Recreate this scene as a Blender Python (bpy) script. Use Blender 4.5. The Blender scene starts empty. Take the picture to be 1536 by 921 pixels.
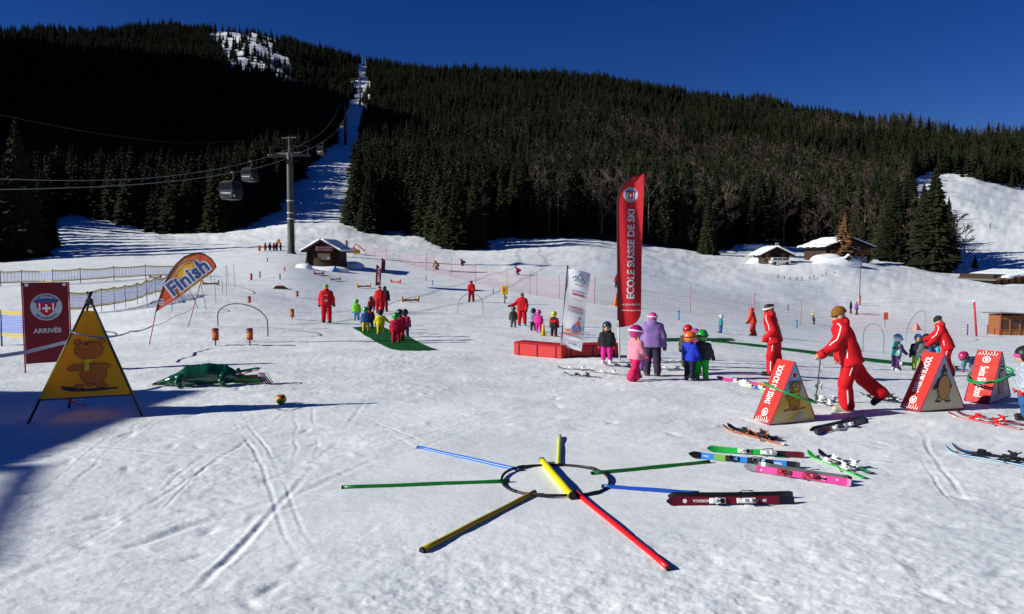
import bpy, math, random
import numpy as np
from mathutils import Vector, Matrix
from mathutils.bvhtree import BVHTree

random.seed(7)
rng = np.random.default_rng(11)
S = bpy.context.scene
C = S.collection
R = math.radians

# ------------------------------------------------------------------ camera, sky, sun, exposure
F, HORI, CAMZ = 1110.0, 385.0, 2.6
PITCH = math.atan((460.5 - HORI) / F)
cam_d = bpy.data.cameras.new('camera')
cam_d.sensor_width = 36.0
cam_d.lens = F / 1536.0 * 36.0
cam_d.clip_start, cam_d.clip_end = 0.1, 8000
cam = bpy.data.objects.new('camera', cam_d)
cam.location = (0, 0, CAMZ)
cam.rotation_euler = (math.pi / 2 - PITCH, 0, 0)
C.objects.link(cam)
S.camera = cam

SUN_EL = R(24.0)
SUN_DIR = Vector((-0.975, -0.22, 0)).normalized()          # horizontal direction towards the sun
SUN_AZ = math.atan2(SUN_DIR.x, SUN_DIR.y)
W = bpy.data.worlds.new('World')
S.world = W
W.use_nodes = True
wn = W.node_tree
for n in list(wn.nodes):
    wn.nodes.remove(n)
wo = wn.nodes.new('ShaderNodeOutputWorld')
bg = wn.nodes.new('ShaderNodeBackground')
sky = wn.nodes.new('ShaderNodeTexSky')
sky.sky_type = 'NISHITA'
sky.sun_disc = False
sky.sun_elevation = SUN_EL
sky.sun_rotation = SUN_AZ
sky.altitude = 3200
sky.air_density = 1.0
sky.dust_density = 0.0
sky.ozone_density = 4.0
bg.inputs['Strength'].default_value = 0.05
hsv = wn.nodes.new('ShaderNodeHueSaturation')          # polarised, deep alpine blue
hsv.inputs['Saturation'].default_value = 1.28
hsv.inputs['Hue'].default_value = 0.522
wn.links.new(sky.outputs[0], hsv.inputs['Color'])
wn.links.new(hsv.outputs[0], bg.inputs['Color'])
wn.links.new(bg.outputs[0], wo.inputs['Surface'])

sun_d = bpy.data.lights.new('sun', 'SUN')
sun_d.energy = 5.0
sun_d.angle = R(0.5)
sun_d.color = (0.975, 0.975, 0.875)
sun = bpy.data.objects.new('sun', sun_d)
ld = Vector((-SUN_DIR.x * math.cos(SUN_EL), -SUN_DIR.y * math.cos(SUN_EL), -math.sin(SUN_EL)))
sun.rotation_euler = ld.to_track_quat('-Z', 'Y').to_euler()
sun.location = (-30, -10, 40)
C.objects.link(sun)
S.view_settings.view_transform = 'Standard'
S.view_settings.look = 'None'
S.view_settings.exposure = 0.32
S.view_settings.gamma = 1.0
S.cycles.max_bounces = 5
S.cycles.diffuse_bounces = 3
S.cycles.glossy_bounces = 2

# ------------------------------------------------------------------ materials
MATS = {}


def M(name, col, rough=0.6, spec=0.3, var=0.12, scale=8.0, bump=0.0, bscale=40.0, metal=0.0, coat=0.0, objrand=0.0):
    """procedural principled material: base colour with gentle noise variation, optional fine bump"""
    if name in MATS:
        return MATS[name]
    m = bpy.data.materials.new(name)
    m.use_nodes = True
    nt = m.node_tree
    b = nt.nodes['Principled BSDF']
    b.inputs['Roughness'].default_value = rough
    b.inputs['Specular IOR Level'].default_value = spec
    b.inputs['Metallic'].default_value = metal
    b.inputs['Coat Weight'].default_value = coat
    tc = nt.nodes.new('ShaderNodeTexCoord')
    nz = nt.nodes.new('ShaderNodeTexNoise')
    nz.inputs['Scale'].default_value = scale
    nz.inputs['Detail'].default_value = 4
    nt.links.new(tc.outputs['Object'], nz.inputs['Vector'])
    mix = nt.nodes.new('ShaderNodeMix')
    mix.data_type = 'RGBA'
    c = Vector(col[:3])
    lo, hi = c * (1 - var), c * (1 + var)
    mix.inputs['A'].default_value = (*lo, 1)
    mix.inputs['B'].default_value = (min(hi[0], 1), min(hi[1], 1), min(hi[2], 1), 1)
    nt.links.new(nz.outputs['Fac'], mix.inputs['Factor'])
    out = mix.outputs['Result']
    if objrand:
        oi = nt.nodes.new('ShaderNodeObjectInfo')
        hs = nt.nodes.new('ShaderNodeHueSaturation')
        mr = nt.nodes.new('ShaderNodeMapRange')
        mr.inputs['To Min'].default_value = 1 - objrand
        mr.inputs['To Max'].default_value = 1 + objrand
        nt.links.new(oi.outputs['Random'], mr.inputs['Value'])
        nt.links.new(mr.outputs['Result'], hs.inputs['Value'])
        mr2 = nt.nodes.new('ShaderNodeMapRange')
        mr2.inputs['To Min'].default_value = 0.46
        mr2.inputs['To Max'].default_value = 0.52
        wn_ = nt.nodes.new('ShaderNodeTexWhiteNoise')
        wn_.noise_dimensions = '1D'
        nt.links.new(oi.outputs['Random'], wn_.inputs['W'])
        nt.links.new(wn_.outputs['Value'], mr2.inputs['Value'])
        nt.links.new(mr2.outputs['Result'], hs.inputs['Hue'])
        nt.links.new(out, hs.inputs['Color'])
        out = hs.outputs['Color']
    nt.links.new(out, b.inputs['Base Color'])
    if bump:
        n2 = nt.nodes.new('ShaderNodeTexNoise')
        n2.inputs['Scale'].default_value = bscale
        n2.inputs['Detail'].default_value = 3
        nt.links.new(tc.outputs['Object'], n2.inputs['Vector'])
        bp = nt.nodes.new('ShaderNodeBump')
        bp.inputs['Strength'].default_value = bump
        bp.inputs['Distance'].default_value = 0.02
        nt.links.new(n2.outputs['Fac'], bp.inputs['Height'])
        nt.links.new(bp.outputs['Normal'], b.inputs['Normal'])
    MATS[name] = m
    return m


def fab(name, col, **k):
    d = dict(rough=0.75, spec=0.2, var=0.15, scale=14, bump=0.35, bscale=35)
    d.update(k)
    return M(name, col, **d)


def snow_material(name='snow', mask=True):
    m = bpy.data.materials.new(name)
    m.use_nodes = True
    nt = m.node_tree
    b = nt.nodes['Principled BSDF']
    b.inputs['Roughness'].default_value = 0.55
    b.inputs['Specular IOR Level'].default_value = 0.25
    geo = nt.nodes.new('ShaderNodeNewGeometry')
    # colour: clean snow with slightly greyer, worn patches
    n1 = nt.nodes.new('ShaderNodeTexNoise'); n1.inputs['Scale'].default_value = 0.55; n1.inputs['Detail'].default_value = 8
    n1.inputs['Roughness'].default_value = 0.65
    nt.links.new(geo.outputs['Position'], n1.inputs['Vector'])
    r1 = nt.nodes.new('ShaderNodeValToRGB')
    r1.color_ramp.elements[0].position = 0.36; r1.color_ramp.elements[0].color = (0.72, 0.745, 0.78, 1)
    r1.color_ramp.elements[1].position = 0.62; r1.color_ramp.elements[1].color = (0.87, 0.885, 0.90, 1)
    nt.links.new(n1.outputs['Fac'], r1.inputs['Fac'])
    col = r1.outputs['Color']
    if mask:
        at_ = nt.nodes.new('ShaderNodeAttribute'); at_.attribute_name = 'forest'  # brown floor under the trees; its dark tone also paints in the shaded gaps
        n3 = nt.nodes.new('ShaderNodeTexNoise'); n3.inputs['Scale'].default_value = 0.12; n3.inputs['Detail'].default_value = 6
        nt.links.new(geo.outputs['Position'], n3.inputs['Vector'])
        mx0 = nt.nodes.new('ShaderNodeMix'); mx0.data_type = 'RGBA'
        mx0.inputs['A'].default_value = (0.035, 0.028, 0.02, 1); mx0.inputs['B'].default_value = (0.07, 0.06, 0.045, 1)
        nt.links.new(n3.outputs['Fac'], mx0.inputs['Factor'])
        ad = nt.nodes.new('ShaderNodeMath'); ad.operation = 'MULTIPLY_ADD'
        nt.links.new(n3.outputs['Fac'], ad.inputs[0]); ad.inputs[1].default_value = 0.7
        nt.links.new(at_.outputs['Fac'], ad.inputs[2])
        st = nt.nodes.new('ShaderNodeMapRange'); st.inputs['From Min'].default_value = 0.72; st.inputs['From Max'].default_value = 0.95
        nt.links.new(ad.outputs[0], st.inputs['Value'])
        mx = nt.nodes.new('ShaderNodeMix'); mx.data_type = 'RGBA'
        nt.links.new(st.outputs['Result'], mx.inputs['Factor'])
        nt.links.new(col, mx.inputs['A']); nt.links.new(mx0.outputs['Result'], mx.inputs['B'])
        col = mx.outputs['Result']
    nt.links.new(col, b.inputs['Base Color'])
    # relief: crumbly grain plus stretched wind / ski scrape texture
    mp = nt.nodes.new('ShaderNodeMapping'); mp.inputs['Rotation'].default_value = (0, 0, R(-28)); mp.inputs['Scale'].default_value = (1.6, 4.0, 3)
    nt.links.new(geo.outputs['Position'], mp.inputs['Vector'])
    na = nt.nodes.new('ShaderNodeTexNoise'); na.inputs['Scale'].default_value = 1.3; na.inputs['Detail'].default_value = 7; na.inputs['Roughness'].default_value = 0.62
    nt.links.new(mp.outputs[0], na.inputs['Vector'])
    nb = nt.nodes.new('ShaderNodeTexNoise'); nb.inputs['Scale'].default_value = 17; nb.inputs['Detail'].default_value = 8; nb.inputs['Roughness'].default_value = 0.7
    nt.links.new(geo.outputs['Position'], nb.inputs['Vector'])
    b1 = nt.nodes.new('ShaderNodeBump'); b1.inputs['Strength'].default_value = 0.35; b1.inputs['Distance'].default_value = 0.04
    nt.links.new(na.outputs['Fac'], b1.inputs['Height'])
    b2 = nt.nodes.new('ShaderNodeBump'); b2.inputs['Strength'].default_value = 0.42; b2.inputs['Distance'].default_value = 0.012
    nt.links.new(nb.outputs['Fac'], b2.inputs['Height']); nt.links.new(b1.outputs['Normal'], b2.inputs['Normal'])
    nt.links.new(b2.outputs['Normal'], b.inputs['Normal'])
    return m


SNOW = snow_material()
SNOWCAP = snow_material('snow_cap', mask=False)
RED = fab('red_suit', (0.50, 0.006, 0.012))
RED_DK = fab('dark_red_suit', (0.20, 0.008, 0.02))
BLACK = M('black_plastic', (0.012, 0.012, 0.014), rough=0.45)
BLACKF = fab('black_fabric', (0.015, 0.015, 0.018))
NAVY = fab('navy_fabric', (0.012, 0.016, 0.04))
WHITE = M('white_print', (0.78, 0.78, 0.8), rough=0.6, var=0.05)
GREYP = M('grey_print', (0.5, 0.52, 0.56), rough=0.6, var=0.05)
SKIN = M('skin', (0.50, 0.28, 0.19), rough=0.5, var=0.06)
GOLD_BOOT = M('beige_boot', (0.42, 0.38, 0.28), rough=0.5)
STEEL = M('grey_steel', (0.055, 0.055, 0.048), rough=0.6, var=0.25, scale=2)
WOOD = M('dark_timber', (0.034, 0.019, 0.012), rough=0.8, var=0.35, scale=3, bump=0.5, bscale=9)
WOODL = M('warm_timber', (0.24, 0.085, 0.028), rough=0.75, var=0.35, scale=3, bump=0.4, bscale=9)
NEEDLE = M('spruce_needles', (0.016, 0.020, 0.010), rough=0.9, spec=0.05, var=0.45, scale=7, objrand=0.45)
LARCH = M('larch_twigs', (0.16, 0.085, 0.040), rough=0.85, spec=0.1, var=0.3, scale=9)
TWIG = M('bare_twigs', (0.088, 0.066, 0.052), rough=0.85, spec=0.1, var=0.3, scale=9, objrand=0.35)
BARK = M('bark', (0.075, 0.058, 0.045), rough=0.9, var=0.35, scale=12)
BARKL = M('pale_bark', (0.20, 0.17, 0.13), rough=0.9, var=0.35, scale=12)
YELLOW = M('yellow_vinyl', (0.78, 0.50, 0.008), rough=0.4, spec=0.4, var=0.1, scale=3, bump=0.2, bscale=5)
GREEN = M('green_plastic', (0.012, 0.20, 0.035), rough=0.35)
BLUE = M('blue_plastic', (0.02, 0.10, 0.48), rough=0.35)

# ------------------------------------------------------------------ pixel <-> place helpers
cp, sp_ = math.cos(PITCH), math.sin(PITCH)


def us(px, py):
    """bearing u = x/y and slope s = (z-cam)/y of the view line through a photo pixel"""
    a = (np.asarray(px, float) - 768) / F
    v = (460.5 - np.asarray(py, float)) / F
    dy = cp + v * sp_
    return a / dy, (-sp_ + v * cp) / dy


def pix(x, y, z):
    s = (np.asarray(z) - CAMZ) / y
    u = np.asarray(x) / y
    v = (s * cp + sp_) / (cp - s * sp_)
    dy = cp + v * sp_
    return 768 + u * dy * F, 460.5 - v * F


def at(px, py, Y):
    u, s = us(px, py)
    return Vector((float(u) * Y, Y, CAMZ + float(s) * Y))


# ------------------------------------------------------------------ noise
_perm = rng.permutation(4096)
_rv = rng.random(4096) * 2 - 1


def vnoise(x, y):
    xi, yi = np.floor(x).astype(int), np.floor(y).astype(int)
    fx, fy = x - xi, y - yi
    fx = fx * fx * fx * (fx * (fx * 6 - 15) + 10); fy = fy * fy * fy * (fy * (fy * 6 - 15) + 10)

    def h(a, b):
        return _rv[_perm[(a + _perm[b & 4095]) & 4095]]
    return (h(xi, yi) * (1 - fx) + h(xi + 1, yi) * fx) * (1 - fy) + (h(xi, yi + 1) * (1 - fx) + h(xi + 1, yi + 1) * fx) * fy


def fbm(x, y, o=4, g=0.5):
    t, a = 0, 1.0
    for i in range(o):
        t = t + a * vnoise(x * 2 ** i + 17.3 * i, y * 2 ** i + 9.1 * i)
        a *= g
    return t


# ------------------------------------------------------------------ terrain: height along bearings, from the near field up to the ridges
def zc(Y, py):
    return CAMZ + float(us(768, py)[1]) * Y


Z, P = 'z', 'p'
COLS = {
    -1500: [(13, Z, 0), (28, Z, -.5), (100, Z, 2), (180, Z, 25), (230, Z, 130), (346, Z, 290), (500, Z, 400), (900, Z, 430)],  # unseen spur on the two leftmost bearings, raised to shade the left wood
    -675: [(13, Z, 0), (28, Z, -.5), (100, Z, 2), (180, Z, 22), (230, Z, 120), (346, Z, 270), (500, Z, 370), (900, Z, 400)],
    -300: [(13, Z, 0), (28, Z, -.6), (55, Z, .6), (130, Z, 4), (200, Z, 18), (260, Z, 62), (350, Z, 122), (500, Z, 190), (850, Z, 285)],
    0: [(13, Z, 0), (20, Z, -.3), (28, Z, -.72), (40, Z, -.3), (55, P, 427), (70, P, 412), (90, P, 398), (125, P, 385), (190, P, 352), (300, P, 275), (500, P, 160), (800, P, 56)],
    90: [(13, Z, 0), (20, Z, -.3), (28, Z, -.65), (40, Z, -.3), (55, P, 425), (70, P, 410), (90, P, 396), (110, P, 382), (130, P, 366), (190, P, 327), (300, P, 265), (500, P, 160), (820, P, 50)],
    250: [(13, Z, 0), (18, Z, -.2), (24, Z, -.38), (32, Z, -.25), (45, Z, .15), (55, P, 426), (70, P, 408), (90, P, 393), (110, P, 378), (140, P, 362), (175, P, 348), (300, P, 285), (500, P, 170), (850, P, 40)],
    385: [(13, Z, 0), (18, Z, -.2), (24, Z, -.38), (32, Z, -.35), (45, Z, -.1), (55, P, 433), (70, P, 408), (88, P, 388), (105, P, 376), (130, P, 364), (170, P, 345), (300, P, 280), (500, P, 172), (870, P, 40)],
    437: [(13, Z, 0), (18, Z, -.2), (24, Z, -.4), (32, Z, -.4), (50, Z, -.3), (70, P, 404), (85, P, 390), (100, P, 379), (120, P, 366), (150, P, 350), (220, P, 302), (330, P, 245), (500, P, 172), (870, P, 56)],
    485: [(13, Z, 0), (18, Z, -.22), (24, Z, -.4), (32, Z, -.45), (50, Z, -.6), (62, P, 428), (72, P, 414), (84, P, 402), (100, P, 386), (120, P, 371), (150, P, 352), (220, P, 304), (330, P, 245), (450, P, 205), (650, P, 142), (870, P, 70)],
    530: [(13, Z, 0), (18, Z, -.22), (24, Z, -.4), (32, Z, -.5), (50, Z, -.8), (62, P, 436), (75, P, 418), (95, P, 392), (120, P, 374), (150, P, 354), (220, P, 306), (330, P, 246), (450, P, 205), (650, P, 145), (880, P, 90)],
    565: [(13, Z, 0), (18, Z, -.22), (24, Z, -.4), (30, Z, -.5), (50, Z, -.9), (62, P, 438), (75, P, 421), (95, P, 396), (120, P, 377), (150, P, 360), (190, P, 335), (260, P, 298), (400, P, 225), (600, P, 155), (880, P, 100)],
    690: [(13, Z, 0), (18, Z, -.25), (24, Z, -.4), (30, Z, -.55), (38, Z, -.85), (50, Z, -1.0), (62, Z, -1.1), (80, P, 424), (105, P, 398), (130, P, 382), (150, P, 371), (180, P, 350), (260, P, 300), (400, P, 228), (600, P, 160), (860, P, 110)],
    768: [(13, Z, 0), (18, Z, -.25), (24, Z, -.42), (30, Z, -.6), (38, Z, -.9), (50, Z, -1.1), (62, Z, -1.25), (80, P, 428), (105, P, 400), (130, P, 381), (165, P, 358), (250, P, 302), (400, P, 228), (600, P, 162), (850, P, 112)],
    900: [(13, Z, 0), (18, Z, -.25), (24, Z, -.5), (30, Z, -.75), (38, Z, -1.1), (50, Z, -1.4), (62, Z, -1.6), (78, P, 440), (90, P, 425), (112, P, 400), (140, P, 375), (172, P, 356), (250, P, 310), (400, P, 240), (600, P, 172), (850, P, 120)],
    1050: [(13, Z, 0), (18, Z, -.3), (24, Z, -.65), (30, Z, -1.0), (41, Z, -1.65), (55, Z, -2.3), (70, Z, -2.75), (90, P, 448), (120, P, 418), (150, P, 396), (180, P, 379), (250, P, 335), (400, P, 265), (600, P, 190), (800, P, 148)],
    1160: [(13, Z, 0), (18, Z, -.3), (24, Z, -.8), (30, Z, -1.2), (45, Z, -2.3), (60, Z, -3.2), (80, Z, -3.8), (99, Z, -4.2), (120, P, 428), (140, P, 408), (152, P, 398), (170, P, 392), (190, P, 376), (260, P, 330), (400, P, 268), (600, P, 195), (760, P, 160)],
    1250: [(12, Z, 0), (17, Z, -.35), (22, Z, -.78), (30, Z, -1.35), (45, Z, -2.65), (60, Z, -3.8), (75, Z, -4.6), (99, Z, -5.1), (115, P, 452), (140, P, 410), (150, P, 392), (165, P, 388), (190, P, 384), (260, P, 340), (400, P, 275), (600, P, 200), (720, P, 172)],
    1350: [(12, Z, 0), (17, Z, -.38), (22, Z, -.86), (30, Z, -1.5), (45, Z, -2.75), (60, Z, -4.1), (75, Z, -5.0), (97, Z, -5.4), (118, P, 450), (140, P, 420), (160, P, 404), (190, P, 392), (230, P, 372), (300, P, 325), (420, P, 268), (550, P, 218), (660, P, 185)],
    1440: [(12, Z, 0), (17, Z, -.4), (22, Z, -.9), (30, Z, -1.55), (45, Z, -2.85), (60, Z, -4.3), (75, Z, -5.3), (95, Z, -5.6), (120, P, 450), (140, P, 428), (165, P, 414), (200, P, 403), (260, P, 352), (330, P, 305), (420, P, 266), (470, P, 260), (540, P, 240), (650, P, 218)],
    1536: [(12, Z, 0), (17, Z, -.4), (22, Z, -.9), (30, Z, -1.55), (45, Z, -2.9), (60, Z, -4.4), (75, Z, -5.35), (95, Z, -5.6), (120, P, 449), (140, P, 428), (165, P, 414), (200, P, 402), (260, P, 352), (330, P, 318), (420, P, 290), (470, P, 276), (560, P, 226), (660, P, 197)],
    1850: [(12, Z, 0), (22, Z, -.9), (45, Z, -2.9), (75, Z, -5), (140, Z, -2), (260, Z, 18), (420, Z, 50), (660, Z, 110)],
    2700: [(12, Z, 0), (22, Z, -.9), (45, Z, -2.9), (75, Z, -5), (140, Z, -2), (260, Z, 18), (420, Z, 50), (660, Z, 110)],
}
LY = np.linspace(math.log(1.0), math.log(3200), 420)
YK = np.exp(LY)
cu, cz = [], []
for px_, prof in sorted(COLS.items()):
    ys = [1.0] + [q[0] for q in prof]
    zs = [0.0] + [q[2] if q[1] == Z else zc(q[0], q[2]) for q in prof]
    yl, zl = ys[-1], zs[-1]
    ys += [yl * 1.12, yl * 1.6, 3200]
    zs += [zl * 0.96, zl * 0.6, 20]
    cu.append((px_ - 768) / F)
    cz.append(np.interp(YK, ys, zs))
cu, cz = np.array(cu), np.array(cz)
UG = np.linspace(-1.9, 1.6, 900)
TAB = np.array([np.interp(UG, cu, cz[:, j]) for j in range(len(YK))]).T


def gblur(a, sg, ax):
    k = int(3 * sg) + 1
    w = np.exp(-0.5 * (np.arange(-k, k + 1) / sg) ** 2); w /= w.sum()
    pad = [(0, 0), (0, 0)]; pad[ax] = (k, k)
    ap = np.pad(a, pad, mode='edge')
    return sum(w[i] * np.take(ap, range(i, i + a.shape[ax]), axis=ax) for i in range(2 * k + 1))


TAB = gblur(gblur(TAB, 5.5, 0), 1.6, 1)


def base_h(x, y):
    x = np.asarray(x, float); y = np.maximum(np.asarray(y, float), 1.0)
    u = np.clip(x / y, UG[0], UG[-1] - 1e-6)
    fu = (u - UG[0]) / (UG[1] - UG[0]); iu = np.clip(fu.astype(int), 0, len(UG) - 2); fu = fu - iu
    fy = (np.log(y) - LY[0]) / (LY[1] - LY[0]); iy = np.clip(fy.astype(int), 0, len(LY) - 2); fy = fy - iy
    return ((TAB[iu, iy] * (1 - fu) + TAB[iu + 1, iy] * fu) * (1 - fy) + (TAB[iu, iy + 1] * (1 - fu) + TAB[iu + 1, iy + 1] * fu) * fy)


def inpoly(px, py, poly):
    c = np.zeros(np.shape(px), bool)
    n = len(poly)
    for i in range(n):
        x1, y1 = poly[i]; x2, y2 = poly[(i + 1) % n]
        if y1 == y2:
            continue
        t = (y1 > py) != (y2 > py)
        c ^= t & (px < (x2 - x1) * (py - y1) / (y2 - y1) + x1)
    return c


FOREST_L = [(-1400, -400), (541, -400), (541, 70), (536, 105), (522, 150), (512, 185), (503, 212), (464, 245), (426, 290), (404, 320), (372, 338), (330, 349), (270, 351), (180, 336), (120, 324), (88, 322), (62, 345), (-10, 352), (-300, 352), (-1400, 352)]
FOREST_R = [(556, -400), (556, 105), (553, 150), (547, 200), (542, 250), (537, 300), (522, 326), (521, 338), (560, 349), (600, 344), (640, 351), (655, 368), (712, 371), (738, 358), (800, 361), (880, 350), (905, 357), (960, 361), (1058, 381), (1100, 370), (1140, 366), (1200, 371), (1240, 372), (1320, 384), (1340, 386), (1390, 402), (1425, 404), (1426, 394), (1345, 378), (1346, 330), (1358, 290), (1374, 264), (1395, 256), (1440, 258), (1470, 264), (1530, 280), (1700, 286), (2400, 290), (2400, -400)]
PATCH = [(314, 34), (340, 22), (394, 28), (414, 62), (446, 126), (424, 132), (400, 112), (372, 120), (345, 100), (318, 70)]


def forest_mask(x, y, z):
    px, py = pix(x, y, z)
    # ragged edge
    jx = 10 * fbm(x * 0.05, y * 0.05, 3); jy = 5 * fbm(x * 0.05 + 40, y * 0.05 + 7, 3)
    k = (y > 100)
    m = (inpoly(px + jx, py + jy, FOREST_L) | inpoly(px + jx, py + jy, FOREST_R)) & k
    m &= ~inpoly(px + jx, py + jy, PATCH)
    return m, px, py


# ski tracks, given along the ground
TRACKS_PX = [
    ([(-60, 915), (0, 877), (33, 858), (60, 843), (100, 833), (180, 818), (220, 806), (280, 785), (330, 772), (400, 752), (470, 726)], .035, .10),
    ([(5, 807), (60, 792), (110, 782), (160, 768), (205, 763)], .03, .09),
    ([(205, 764), (230, 748), (310, 700), (375, 655), (440, 610), (490, 585)], .022, .05),
    ([(240, 925), (320, 850), (345, 832), (395, 780), (480, 690), (520, 640), (556, 590)], .03, .06),
    ([(120, 812), (150, 795), (205, 765)], .02, .05),
    ([(270, 750), (380, 725), (470, 695), (560, 672), (680, 640), (790, 612)], .018, .06),
    ([(300, 775), (440, 742), (560, 690), (620, 676), (720, 640)], .022, .08),
    ([(1160, 895), (1175, 868), (1192, 852)], .02, .07),
    ([(1340, 895), (1420, 868), (1450, 852), (1480, 838)], .016, .06),
    ([(1060, 905), (1130, 915), (1250, 940)], .015, .06),
    ([(230, 630), (300, 560), (330, 520), (420, 470)], .012, .05),
    ([(600, 870), (800, 850), (1000, 862), (1300, 815)], .010, .07),
    ([(560, 590), (700, 570), (900, 580), (1100, 612)], .010, .08),
    ([(900, 650), (1100, 690), (1300, 740), (1536, 812)], .010, .07),
    ([(1180, 690), (1350, 720), (1536, 762)], .010, .06),
    ([(620, 545), (700, 620), (860, 650)], .010, .06),
    ([(640, 800), (760, 880), (820, 940)], .013, .07),
    ([(380, 560), (520, 560), (700, 552)], .010, .06),
]


def ground_xy(px, py):
    u, s = us(px, py)
    Yq = np.geomspace(2.0, 2500, 4000)
    zr = CAMZ + s * Yq
    hh = base_h(u * Yq, Yq)
    i = np.argmax(zr <= hh)
    if not (zr <= hh).any():
        i = len(Yq) - 1
    if i > 0:
        d0, d1 = zr[i - 1] - hh[i - 1], zr[i] - hh[i]
        t = d0 / (d0 - d1) if d0 != d1 else 0
        Y = Yq[i - 1] + t * (Yq[i] - Yq[i - 1])
    else:
        Y = Yq[0]
    return float(u) * Y, float(Y)


TRACKS = []
for pts, dep, wid in TRACKS_PX:
    TRACKS.append((np.array([ground_xy(*p) for p in pts]), dep, wid * .75))
_tr = random.Random(5)
for i in range(84):       # crossing pairs of faint ski tracks
    x0, y0 = _tr.uniform(-9, 13), _tr.uniform(6, 34)
    a, L_, cv = _tr.uniform(-.5, 1.0) + (1.6 if i % 3 == 0 else 0), _tr.uniform(2.5, 9), _tr.uniform(-.12, .12)
    for off in (0, _tr.uniform(.16, .30)):
        pl, x, y, aa = [], x0 - off * math.sin(a), y0 + off * math.cos(a), a
        for k in range(7):
            pl.append((x, max(y, 4.5)))
            x += math.cos(aa) * L_ / 6; y += math.sin(aa) * L_ / 6; aa += cv / 3
        TRACKS.append((np.array(pl), _tr.uniform(.010, .026), _tr.uniform(.022, .036)))
# scattered dents: boot prints and chunks
_fx = rng.uniform(-9, 12, 900); _fy = rng.uniform(4.5, 22, 900)
_fa = rng.uniform(0, math.pi, 900); _fd = rng.uniform(-.02, .016, 900)


def relief(x, y):
    """near-field snow relief in metres: swells, chop, ridges, ski tracks and boot dents"""
    d = np.zeros_like(x)
    near = (y < 95)
    xn, yn = x[near], y[near]
    fade = np.clip((95 - yn) / 60, 0, 1)
    e = 0.035 * fbm(xn * .28, yn * .28, 2) + 0.009 * fbm(xn * 1.15 + 5, yn * 1.15, 3)
    ca, sa = math.cos(R(-28)), math.sin(R(-28))
    xr, yr = xn * ca - yn * sa, xn * sa + yn * ca
    e += 0.007 * fbm(xr * 1.1, yr * 5.0, 4, .6)
    chop = np.clip(fbm(xn * .33 + 9, yn * .33 + 3, 2) + .15, 0, 1)
    e += 0.006 * chop * fbm(xn * 6.0, yn * 6.0, 4, .6) + .0020 * fbm(xn * 13, yn * 13, 3, .6)
    for pl, dep, wid in TRACKS:
        lo, hi = pl.min(0) - .5, pl.max(0) + .5
        k = np.nonzero((xn > lo[0]) & (xn < hi[0]) & (yn > lo[1]) & (yn < hi[1]))[0]
        if len(k) == 0:
            continue
        xs, ys = xn[k], yn[k]
        wob = .03 * vnoise(xs * 2.3, ys * 2.3)
        best = np.full(len(k), 9.0); frac = np.zeros(len(k))
        for i in range(len(pl) - 1):
            a, b = pl[i], pl[i + 1]
            ab = b - a
            t = np.clip(((xs - a[0]) * ab[0] + (ys - a[1]) * ab[1]) / (ab @ ab), 0, 1)
            nx, ny = -ab[1], ab[0]
            dd = np.hypot(xs - a[0] - t * ab[0], ys - a[1] - t * ab[1]) * np.sign((xs - a[0]) * nx + (ys - a[1]) * ny)
            cl = np.abs(dd) < np.abs(best)
            best = np.where(cl, dd, best)
            frac = np.where(cl, (i + t) / (len(pl) - 1), frac)
        best = best + wob
        q = best / wid
        amp = .40 * dep * np.clip(5 * frac * (1 - frac), 0, 1) * np.clip(.65 + 1.1 * vnoise(xs * .9 + dep * 999, ys * .9), .12, 1.2) * (0.75 + .5 * vnoise(xs * 1.3, ys * 1.3))
        e[k] += -amp * np.exp(-(q ** 2) * 1.6) + .55 * amp * np.exp(-((q - 1.5) ** 2) * 2.2) + .3 * amp * np.exp(-((q + 1.5) ** 2) * 2.5)
    for i in range(len(_fx)):
        k = np.nonzero((np.abs(xn - _fx[i]) < .28) & (np.abs(yn - _fy[i]) < .28))[0]
        if len(k):
            dx, dy = xn[k] - _fx[i], yn[k] - _fy[i]
            a = dx * math.cos(_fa[i]) + dy * math.sin(_fa[i]); b = -dx * math.sin(_fa[i]) + dy * math.cos(_fa[i])
            e[k] += _fd[i] * np.exp(-(a / .13) ** 2 - (b / .055) ** 2)
    # trampled flat round the ring game
    e *= 1 - .8 * np.exp(-(((xn - .4) / 2.9) ** 2 + ((yn - 8.3) / 2.2) ** 2) ** 2)
    d[near] = e * fade
    far = (y > 45)
    xf, yf = x[far], y[far]
    ff = np.clip((yf - 45) / 60, 0, 1)
    d[far] += ff * (0.45 * fbm(xf * .07, yf * .07, 3) + .14 * fbm(xf * .35, yf * .35, 4, .6)) * np.clip((yf - 70) / 110, .10, 1)
    # rocky steps on the upper clearing and lumps in the lift corridor
    up = (y > 250)
    xu, yu = x[up], y[up]
    d[up] += np.clip((yu - 250) / 300, 0, 1) * (3.0 * fbm(xu * .02, yu * .02, 4, .6) + 1.0 * np.abs(fbm(xu * .06, yu * .12, 3, .6)))
    return d


def ground_z(x, y):
    x = np.atleast_1d(np.asarray(x, float)); y = np.atleast_1d(np.asarray(y, float))
    return base_h(x, y) + relief(x, y)


def G(px, py):
    x, y = ground_xy(px, py)
    return Vector((x, y, float(ground_z(x, y)[0])))


def GZ(x, y):
    return Vector((x, y, float(ground_z(x, y)[0])))


# ------------------------------------------------------------------ object helpers
def link(o, parent=None):
    C.objects.link(o)
    if parent is not None:
        o.parent = parent
    return o


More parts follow.
